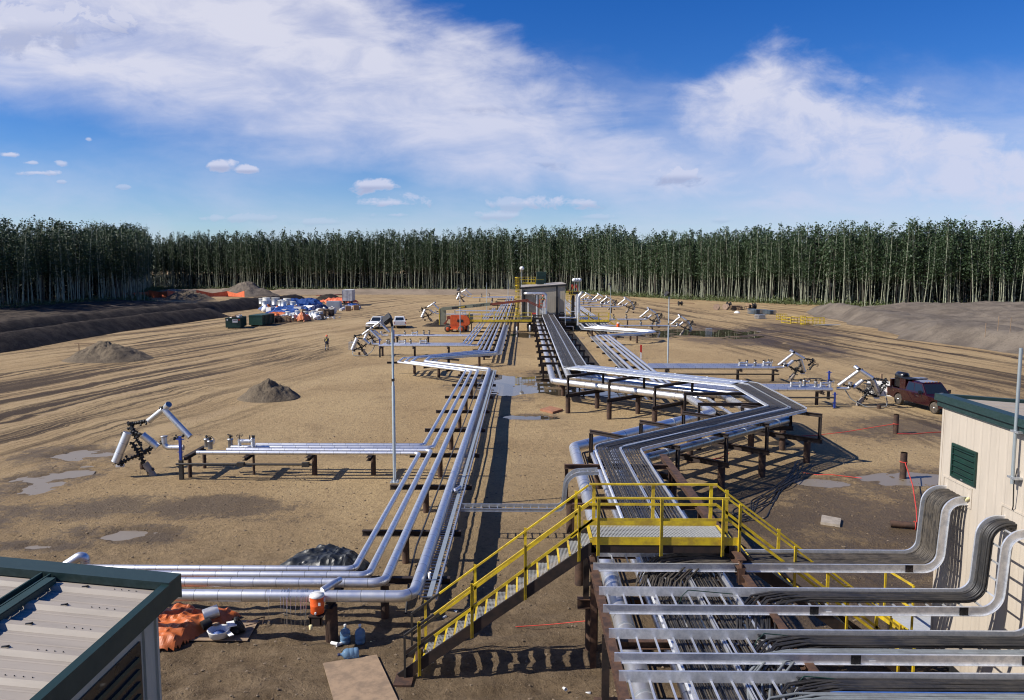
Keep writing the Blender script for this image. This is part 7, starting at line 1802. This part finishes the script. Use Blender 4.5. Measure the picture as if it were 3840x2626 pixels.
cable([(22.1, 46.6, .05), (23.0, 46.6, .04), (24.2, 47.0, .05), (25.8, 47.3, .05), (27.5, 47.6, .1)], .022, 'red_rope', 'red ribbon on the ground right of the farther pile stub', None, 5)
cable([(17.88, 36.8, .72), (16.9, 34.0, .40), (15.6, 31.0, .25), (14.85, 29.4, .20)], .025, 'red_rope', 'red ribbon stretched from the puddle pile stub to the lying pile', None, 5)
cable([(13.4, 37.6, .03), (13.9, 37.2, .03), (14.6, 37.2, .04), (15.8, 36.6, .03)], .02, 'red_rope', 'red ribbon scrap lying on the mud left of the puddle stub', None, 5)
for (x, y, z) in ((22.07, 46.78, .62), (17.88, 36.95, .74), (14.75, 29.38, .14)):
    mb = MB(); mb.torus((x, y, z), (0, 0, 1) if z > .3 else (1, -.2, 0), .165, .018, 16, 5); single('ribbon_knot', mb, 'red_rope', 'red ribbon tied round the '+{22.07: 'farther pile stub', 17.88: 'pile stub in the puddle', 14.75: 'lying pile'}[x], 'ribbon')
cable([(10.3, 39.3, .55), (9.8, 39.0, .4), (9.2, 38.2, .5), (8.6, 37.6, .6)], .03, 'red_rope', 'red ribbon under the dark leg of the tray loop', None, 5)
cable([(-.2, 20.9, .03), (.7, 21.0, .05), (1.7, 20.7, .3)], .012, 'red_rope', 'thin red cord on the mud right of the stairs', None, 5)
# hatch / pallet near the puddle and other yard bits
mb = MB(); mb.prism([(1.15, 54.0), (1.99, 52.95), (2.72, 54.05), (1.9, 55.2)], .02, .16, 'xy'); single('pallet', mb, 'pallet_wood', 'reddish wooden pallet on the ground beside the small puddle', 'pallet')
mb = MB(); mb.prism([(7.6, 110.5), (8.5, 110.5), (8.6, 112), (7.7, 112)], .03, .07, 'xy'); single('plywood_sheet', mb, 'plywood', 'pale plywood sheet in front of the right rack near the far building', 'plywood')
t = thing('marker_post', 'red and white marker post standing behind the right rack', 'post', (12.76, 86.1, 0))
mb = MB(); mb.box((12.76, 86.1, .3), (.16, .1, .6)); obj('base', mb, 'white_paint', t); mb = MB(); mb.box((12.76, 86.1, 1.05), (.2, .1, .9)); obj('post', mb, 'red_paint', t)
mb = MB(); mb.cyl((12.72, 86.0, .62), (12.72, 85.96, .62), .09, 10); obj('sign', mb, 'paper', t)
mb = MB(); mb.add([(26.6, 61.4, .0), (29.2, 60.1, .0), (29.2, 60.1, 1.15), (26.6, 61.4, 1.15), (26.6, 61.45, .0), (29.2, 60.15, .0), (29.2, 60.15, 1.15), (26.6, 61.45, 1.15)], [(0, 1, 2, 3), (7, 6, 5, 4), (0, 4, 5, 1), (1, 5, 6, 2), (2, 6, 7, 3), (3, 7, 4, 0)]); single('panel', mb, 'white_plastic', 'white panel standing between the near right wellheads and the maroon truck', 'panel')
mb = MB(); mb.box((28.4, 63.0, .7), (.18, .1, 1.5)); single('wood_post', mb, 'wood', 'short wooden post behind the white panel', 'post')
mb = MB(); mb.lathe((19.5, 118.4, PZ), [(.2, 0), (.2, .9), (.1, 1.0)], 12); 
t = thing('red_drum', 'red drum with white top beside the branch beyond the right walkway', 'drum', (13.9, 117.0, 0)); mb = MB(); mb.lathe((13.9, 116.9, 1.0), [(.2, 0), (.22, .1), (.22, .7)], 14); obj('body', mb, 'orange_plastic', t); mb = MB(); mb.lathe((13.9, 116.9, 1.7), [(.22, 0), (.2, .08), (.05, .1)], 14); obj('lid', mb, 'white_plastic', t)
for k, (x, y, z, s) in enumerate([(-8.6, 123, .0, .5), (-1.0, 121, 0, .4), (1.0, 120.8, .2, .5)]):
    mb = MB(); mb.lathe((x, y, z), [(s*.3, 0), (s*.34, .2), (s*.34, .8), (s*.2, .9)], 12); single('drum', mb, ['galv', 'white_insul', 'galv'][k], ['small grey drum beside the boom lift', 'white drum under the walkway', 'grey drum under the far building'][k], 'drum')

# ------------------------------------------------------------------ junk piles and dumpsters at the left
def dumpster(loc, rz, label, L, lid=False, sign=False):
    t = thing('dumpster', label, 'dumpster', (0, 0, 0), 'dumpsters at the junk piles')
    mb = MB(); W = 2.3; H = 1.75; mb.bbox(-W/2, W/2, 0, .07, .18, H); mb.bbox(-W/2, W/2, L-.07, L, .18, H); mb.bbox(-W/2, -W/2+.07, .07, L-.07, .18, H); mb.bbox(W/2-.07, W/2, .07, L-.07, .18, H); mb.bbox(-W/2+.07, W/2-.07, .07, L-.07, .18, .3)
    y = .45
    while y < L-.2: mb.bbox(W/2, W/2+.09, y, y+.13, .2, H-.05); mb.bbox(-W/2-.09, -W/2, y, y+.13, .2, H-.05); y += .6
    mb.bbox(-W/2-.05, W/2+.05, -.05, 0, H-.12, H+.02); obj('bin', mb, 'dumpster_green', t)
    mb = MB(); mb.bbox(-.8, -.6, -.02, L, 0, .17); mb.bbox(.6, .8, -.02, L, 0, .17); obj('rails', mb, 'black_iron', t)
    if lid: mb = MB(); mb.bbox(-W/2, W/2, 0, L, H+.025, H+.10); obj('lid', mb, 'dumpster_green', t)
    if sign:
        mb = MB(); mb.bbox(-.05, .75, -.064, -.052, 1.0, 1.55); sg = obj('sign', mb, 'paper', t); mb = MB(); mb.bbox(.05, .65, -.072, -.065, 1.34, 1.46); obj('sign_mark', mb, 'text_black', sg)
        for x, m in ((-.85, 'paper'), (1.0, 'red_paint')):
            mb = MB(); mb.cyl((x, -.052, 1.45), (x, -.064, 1.45), .13, 12); obj('sticker', mb, m, t)
    t.location = loc; t.rotation_euler = (0, 0, rz); return t
dumpster((-46.9, 127.7, 0), .15, 'open dark green dumpster heaped with scrap, with a white sign on its end', 5.2, False, True)
dumpster((-45.2, 133.6, 0), -.05, 'closed dark green dumpster behind the open one', 5.8, True)
g = random.Random(31)
cats = {'box': ('cardboard_box', 'cardboard', 'box'), 'drum': ('insulation_drum', 'galv', 'drum'), 'roll': ('insulation_roll', 'white_foam', 'roll'), 'bag': ('white_bag', 'white_plastic', 'bag'), 'crate': ('wooden_crate', 'wood', 'crate')}
def junk(kind, x, y, z, s, label, group):
    nm, mat, cat = cats[kind]; t = thing(nm, label, cat, (x, y, z), group); a = g.uniform(0, 3.1)
    if kind == 'box':
        mb = MB(); mb.box((x, y, z+s*.4), (s*.9, s*.7, s*.8), a); obj('carton', mb, g.choice(['cardboard', 'white_foam', 'wood']), t)
        mb = MB(); mb.box((x, y, z+s*.82), (s*.95, s*.3, .02), a+.15); obj('flap', mb, 'cardboard', t)
    elif kind == 'drum':
        mb = MB(); mb.lathe((x, y, z), [(s*.38, 0), (s*.4, .03), (s*.4, s*.6), (s*.42, s*.62), (s*.4, s*.64), (s*.4, s*1.25)], 14); obj('shell', mb, g.choice(['galv', 'clad_fitting', 'white_foam']), t)
        mb = MB(); mb.lathe((x, y, z+s*1.25), [(s*.42, 0), (s*.4, .05), (.02, .07)], 14); obj('lid', mb, 'white_foam', t)
    elif kind == 'roll':
        mb = MB(); d = Vector((math.cos(a), math.sin(a), g.uniform(-.1, .3)))*s*.7; c = Vector((x, y, z+s*.32)); mb.cyl(c-d, c+d, s*.3, 12); obj('roll', mb, g.choice(['white_foam', 'cardboard', 'white_plastic']), t)
        mb = MB(); mb.cyl(c-d*1.01, c+d*1.01, s*.1, 8); obj('core', mb, 'cardboard', t)
    elif kind == 'bag':
        mb = MB(); mb.lathe((x, y, z), [(s*.3, 0), (s*.5, s*.2), (s*.45, s*.45), (s*.2, s*.65), (s*.08, s*.8)], 9); mb.v = [(p[0]+g.uniform(-.07, .07)*s, p[1]+g.uniform(-.07, .07)*s, p[2]+g.uniform(-.04, .04)*s) for p in mb.v]
        obj('sack', mb, g.choice(['white_plastic', 'tarp_blue', 'tarp_orange', 'white_foam']), t)
    else:
        mb = MB()
        for q in range(5): mb.box((x, y-s*.5+q*s*.25, z+s*.35), (s*1.1, s*.08, s*.7))
        for q in range(3): mb.box((x-s*.5+q*s*.5, y, z+s*.74), (s*.08, s*1.1, .05))
        obj('slats', mb, g.choice(['wood', 'wood', 'rust_dark']), t)
    return t
def T3(u, v):  # junk yard coordinates: u 0..1 left to right, v 0..1 front to back
    fx, fy = -45.0+u*6.6, 141.0+u*8.0; bx, by = -64.0+u*23, 193.0-u*14
    return fx+(bx-fx)*v, fy+(by-fy)*v
def row(kind, n, u0, u1, v0, v1, s, lab, grp):
    for k in range(n):
        u = u0+(u1-u0)*(k+g.random()*.7)/n; v = v0+(v1-v0)*g.random(); x, y = T3(u, v); junk(kind, x, y, 0, s*g.uniform(.75, 1.2), ORD[k]+' '+lab, grp)
row('crate', 6, .0, .35, .0, .06, 1.5, 'wooden crate from the left at the front edge of the junk pile', 'crates of the junk pile')
row('drum', 14, .30, 1.0, .0, .22, 1.05, 'upright pale drum from the left at the front of the junk pile', 'drums at the front of the junk pile')
row('bag', 12, .25, 1.0, .02, .30, 1.2, 'bulging bag from the left at the front of the junk pile', 'bags at the front of the junk pile')
row('box', 12, .15, 1.0, .02, .35, 1.1, 'carton from the left at the front of the junk pile', 'cartons at the front of the junk pile')
row('roll', 12, .25, 1.0, .05, .4, 1.3, 'pale insulation roll from the left at the front of the junk pile', 'rolls at the front of the junk pile')
row('drum', 12, .0, .45, .80, 1.0, 2.0, 'upright pale drum from the left at the back of the junk pile', 'drums at the back of the junk pile')
row('roll', 12, .05, .8, .62, .98, 1.9, 'pale insulation roll from the left at the back of the junk pile', 'rolls at the back of the junk pile')
row('bag', 12, .0, 1.0, .55, .98, 1.7, 'bulging bag from the left at the back of the junk pile', 'bags at the back of the junk pile')
row('box', 10, .1, 1.0, .55, .95, 1.6, 'carton from the left at the back of the junk pile', 'cartons at the back of the junk pile')
row('crate', 6, .75, 1.0, .35, .6, 1.6, 'yellowish wooden crate from the left beside the blue tarps', 'crates right of the blue tarps')
for k in range(13):
    junk(g.choice(['box', 'roll', 'bag']), -46.9-.15*g.random()*6+g.uniform(-.7, .9)-.05*k, 128.2+k*.35, 1.25+g.uniform(0, .3), g.uniform(.55, .85), 'scrap piece sticking out of the open green dumpster', 'scrap in the open dumpster')
for k in range(7): junk(g.choice(['bag', 'roll', 'box']), -41.5+g.uniform(-1.8, 2.8), 180+g.uniform(-4, 10), 0, g.uniform(1.0, 1.6), 'loose junk item near the rear wheels of the white box trailer', 'junk beside the box trailer')
crumple('tarp', [(-55, 168), (-50, 166), (-46.5, 170), (-46, 176), (-49, 183), (-54, 184), (-57, 178)], 1.5, 'tarp_blue', 'largest bright blue tarp draped over the middle of the junk pile', 'tarp', 5, 40, fold=.22, skirt=3.0)
crumple('tarp', [(-46.6, 168), (-43.2, 170), (-42.6, 177), (-45.4, 182), (-47.2, 176)], 2.0, 'tarp_navy', 'dark navy tarp at the right end of the big blue tarp', 'tarp', 6, 30, fold=.22, skirt=1.8)
crumple('tarp', [(-66, 199), (-57, 196), (-51, 204), (-54, 214), (-63, 214)], 1.9, 'tarp_blue', 'blue tarp at the back of the junk pile in front of the dark mound', 'tarp', 15, 36, fold=.2, skirt=2.6)
crumple('tarp', [(-51.5, 156), (-48, 154), (-46, 158), (-48.5, 163), (-52, 162)], 1.0, 'tarp_orange', 'pale orange tarp left of centre in the junk pile', 'tarp', 16, 30, fold=.4, skirt=1.2)
crumple('tarp', [(-41.6, 144.6), (-39.9, 144.4), (-39.3, 147.5), (-40.6, 149), (-42, 148)], 1.9, 'tarp_orange', 'upright orange tarp bundle at the right front corner of the junk pile', 'tarp', 17, 30, fold=.4, skirt=.9)
crumple('tarp', [(-57, 188), (-52, 185), (-53, 176), (-58, 178), (-62, 184)], 1.3, 'tarp_blue', 'small blue tarp directly behind the closed dumpster', 'tarp', 18, 30, fold=.35, skirt=1.5)
crumple('tarp', [(-57, 218), (-48, 214), (-45, 219), (-50, 226)], 1.8, 'fence_orange', 'reddish heap of tarps behind the blue ones', 'tarp', 19, 30, fold=.35, skirt=2)
crumple('tarp', [(-44, 189), (-40, 187), (-39, 192), (-42, 195)], 1.3, 'tarp_blue', 'small blue tarp at the wheels of the white box trailer', 'tarp', 29, 26, fold=.5, skirt=.9)
crumple('tarp', [(-45, 150), (-42.5, 149), (-42, 152), (-44.5, 153)], .7, 'tarp_blue', 'small blue tarp among the front drums of the junk pile', 'tarp', 39, 26, fold=.5, skirt=.7)
mb = MB()
for k in range(9): mb.cyl((-43.5+g.uniform(-1, 1), 187+g.uniform(-1, 1), .1+.1*k), (-40.5, 187.5+g.uniform(-1, 1), .1+.1*k), .06, 6)
single('pipe_stack', mb, 'galv', 'stack of short grey pipes right of the junk pile', 'pipes')
mb = MB(); mb.bbox(-45.6, -42.6, 184, 186.5, .05, 2.1)
for k in range(12): mb.bbox(-45.6+.26*k, -45.5+.26*k, 183.93, 183.99, .1, 2.05)
single('metal_bin', mb, 'galv', 'ribbed grey metal bin left of the white box trailer', 'bin')
for k in range(16):
    a = Vector((-38.2+g.uniform(-1.6, 2.2), 155+g.uniform(-4, 5), .08)); mb = MB(); mb.cyl(a, a+Vector((g.uniform(-.6, .6), g.uniform(-.8, .8), .1)), .07, 7); mb.box(a+Vector((.1, .1, .05)), (.35, .2, .1), g.random()*3); single('metal_scrap', mb, g.choice(['galv', 'clad_fitting']), 'bright metal scrap on the ground right of the orange tarp bundle', 'scrap', 'metal scraps by the junk pile')
# orange mesh fence at the far left
t = thing('mesh_fence', 'sagging orange plastic mesh fence at the far left in front of the trees', 'fence', (-118, 262, 0))
pts = [(-150, 250), (-138, 256), (-131, 251), (-122, 258), (-114, 254), (-108, 262), (-100, 268), (-92, 262)]
mb = MB()
for (a, b) in zip(pts[:-1], pts[1:]):
    za, zb = g.uniform(1.9, 2.6), g.uniform(1.6, 2.4); m_x, m_y = (a[0]+b[0])/2, (a[1]+b[1])/2+.6; zm = min(za, zb)-g.uniform(.3, .7)
    for (p, q, zp, zq) in ((a, (m_x, m_y), za, zm), ((m_x, m_y), b, zm, zb)):
        mb.add([(*p, .2), (*q, .15), (*q, zq), (*p, zp), (p[0], p[1]+.05, .2), (q[0], q[1]+.05, .15), (q[0], q[1]+.05, zq), (p[0], p[1]+.05, zp)], [(0, 1, 2, 3), (7, 6, 5, 4), (3, 2, 6, 7), (0, 4, 5, 1)])
obj('mesh', mb, 'fence_orange', t)
for p in pts: mb = MB(); mb.cyl((*p, -.1), (*p, 2.7), .06, 6); obj('stake', mb, 'wood', t)
mb = MB(); mb.bar((-52.5, 92.0, 1.0), (-49.5, 92.2, 1.0), .15, .06); mb.bar((-52.0, 92, 0), (-52, 92, 1), .08, .08); mb.bar((-50, 92.2, 0), (-50, 92.2, 1), .08, .08); single('trestle', mb, 'wood', 'low wooden trestle behind the large gravel heap', 'trestle')
# ------------------------------------------------------------------ reels, stacks and yellow frames at the right
def reel(loc, rz, r, w, label, wood='spool_wood'):
    t = thing('cable_reel', label, 'cable reel', (0, 0, 0), 'cable reels on the right')
    for s in (-1, 1):
        mb = MB(); mb.cyl((s*w/2, 0, r), (s*(w/2+.08), 0, r), r, 22); mb.cyl((s*(w/2+.08), 0, r), (s*(w/2+.1), 0, r), r*.12, 10); obj('flange', mb, wood, t)
    mb = MB(); mb.cyl((-w/2, 0, r), (w/2, 0, r), r*.55, 18); obj('drum', mb, 'black_iron', t); t.location = loc; t.rotation_euler = (0, 0, rz)
reel((45.2, 187, 0), 1.1, .68, .9, 'pale wooden cable reel at the left end of the row of reels'); reel((47.6, 188, 0), .9, .68, .8, 'pale wooden cable reel, second of the row'); reel((40.8, 208, 0), .2, .6, .8, 'small dark cable reel standing apart at the left of the others', 'black_iron')
reel((49.3, 192, 0), .1, .85, .7, 'dark cable reel behind the pale ones', 'black_iron'); reel((53.0, 188, 0), .25, .8, .7, 'cable reel at the right end of the row', 'wood'); reel((54.4, 189, 0), .25, .75, .6, 'dark reel at the far right end of the row', 'black_iron')
t = thing('ladder_rack', 'black steel truss lying in front of the cable reels', 'truss', (49.5, 183, 0)); mb = MB()
mb.bar((47.6, 182, .5), (52.6, 184, 1.2), .1, .1); mb.bar((47.6, 182, .1), (52.6, 184, .6), .1, .1)
for k in range(10): mb.bar((47.6+.5*k, 182+.2*k, .1+.05*k), (47.6+.5*k, 182+.2*k, .5+.07*k), .06, .06)
obj('truss', mb, 'black_iron', t)
for k in range(6): junk('crate', 50.2+g.uniform(-1.4, 1.6), 188+g.uniform(-1, 1), 0, g.uniform(.9, 1.4), 'crate wedged between the cable reels', 'crates between the reels')
def stack(x, y, L, n, label, mat='steel_blue', rz=.2):
    t = thing('steel_stack', label, 'steel stack', (x, y, 0)); 
    for k in range(n):
        mb = MB(); M_ = Matrix.Rotation(rz, 3, 'Z'); mb.box((x+g.uniform(-.1, .1), y, .12+.22*k), (1.5, L, .10), M=M_); mb.box((x, y-L*.3, .22+.22*k), (1.5, .1, .08), M=M_); obj('bundle', mb, mat, t)
stack(49.2, 170, 4.0, 5, 'tall stack of dark steel plates right of the cable reels'); stack(52.2, 171, 5, 4, 'long stack of dark steel beside the tall stack'); stack(45.7, 154, 2.0, 4, 'small pale grey steel stack in front of the tall one', 'galv')
mb = MB(); mb.bar((37.5, 219, .15), (43.5, 217.5, .15), 1.2, .25); mb.bar((42, 218, .4), (46.5, 217, .15), .5, .2); single('timber_pile', mb, 'wood', 'low pile of boards near the trees, left of the cable reels', 'boards')
mb = MB(); mb.lathe((46.5, 174, 0), [(.7, 0), (.5, .3), (.1, .5)], 9); single('sand_bag', mb, 'white_foam', 'pale bag on the ground in front of the truss', 'bag')
def yframe(x, y, w, d, h, label, rz=0):
    t = thing('guard_frame', label, 'guard rail', (0, 0, 0), 'yellow guard rails on the ground'); mb = MB()
    for zz in (.1, h*.55, h):
        for a, b in (((0, 0), (w, 0)), ((0, d), (w, d)), ((0, 0), (0, d)), ((w, 0), (w, d))): mb.bar((*a, zz), (*b, zz), .07, .07)
    n = max(2, int(w/.6))
    for k in range(n+1):
        for yy in (0, d): mb.bar((w*k/n, yy, 0), (w*k/n, yy, h), .07, .07)
    obj('rails', mb, 'yellow', t); t.location = (x, y, 0); t.rotation_euler = (0, 0, rz)
yframe(48.0, 150.5, 1.6, 1.2, 1.1, 'small yellow guard frame standing apart at the left'); yframe(46.9, 140.2, 2.0, 2.6, 1.1, 'yellow guard frame, left one of the cluster', .3); yframe(48.1, 138.0, .6, .8, 1.5, 'tall narrow yellow guard frame in the cluster'); yframe(48.9, 138.6, 1.3, 1.6, 1.2, 'yellow guard frame in the middle of the cluster', .2); yframe(50.2, 138.4, 1.9, .5, 1.2, 'yellow guard frame, right one of the cluster')
for k in range(5):
    mb = MB(); mb.bar((49.6+.3*k, 136.6-.4*k, .08+.05*k), (51.8+.35*k, 135.0-.2*k, .10+.05*k), .45, .06); single('steel_strip', mb, 'galv', 'pale steel strip lying in front of the yellow guard frames', 'steel strip', 'steel strips by the yellow frames')
# stakes on the right bank
for k, (x, y) in enumerate([(57.6, 99.9), (59.2, 100), (59.4, 97.8), (60.4, 96.7), (61.6, 96.0), (61.4, 93.6)]):
    z = float(bank_h(np.array([x]), np.array([y]))[0]); mb = MB(); mb.bar((x, y, z-.1), (x+.05, y, z+(2.3 if k == 4 else 1.8)), .05 if k != 4 else .12, .05); single('survey_stake', mb, 'wood', ('thick black and yellow stake on the right bank' if k == 4 else ORD[k]+' thin wooden stake from the left on the right bank'), 'stake', 'stakes on the right bank')
mb = MB(); mb.tube([(61.7, 96.0, 4.0), (62.6, 95.2, 4.1), (63.4, 94.5, 3.8)], .05, 6); single('hose', mb, 'black_iron', 'black hose hanging from the thick stake on the right bank', 'hose')
for o in list(scn.objects):
    if o.type == 'MESH' and o.data and not o.data.materials: print('NOMAT', o.name)
print('objects', len(scn.objects))
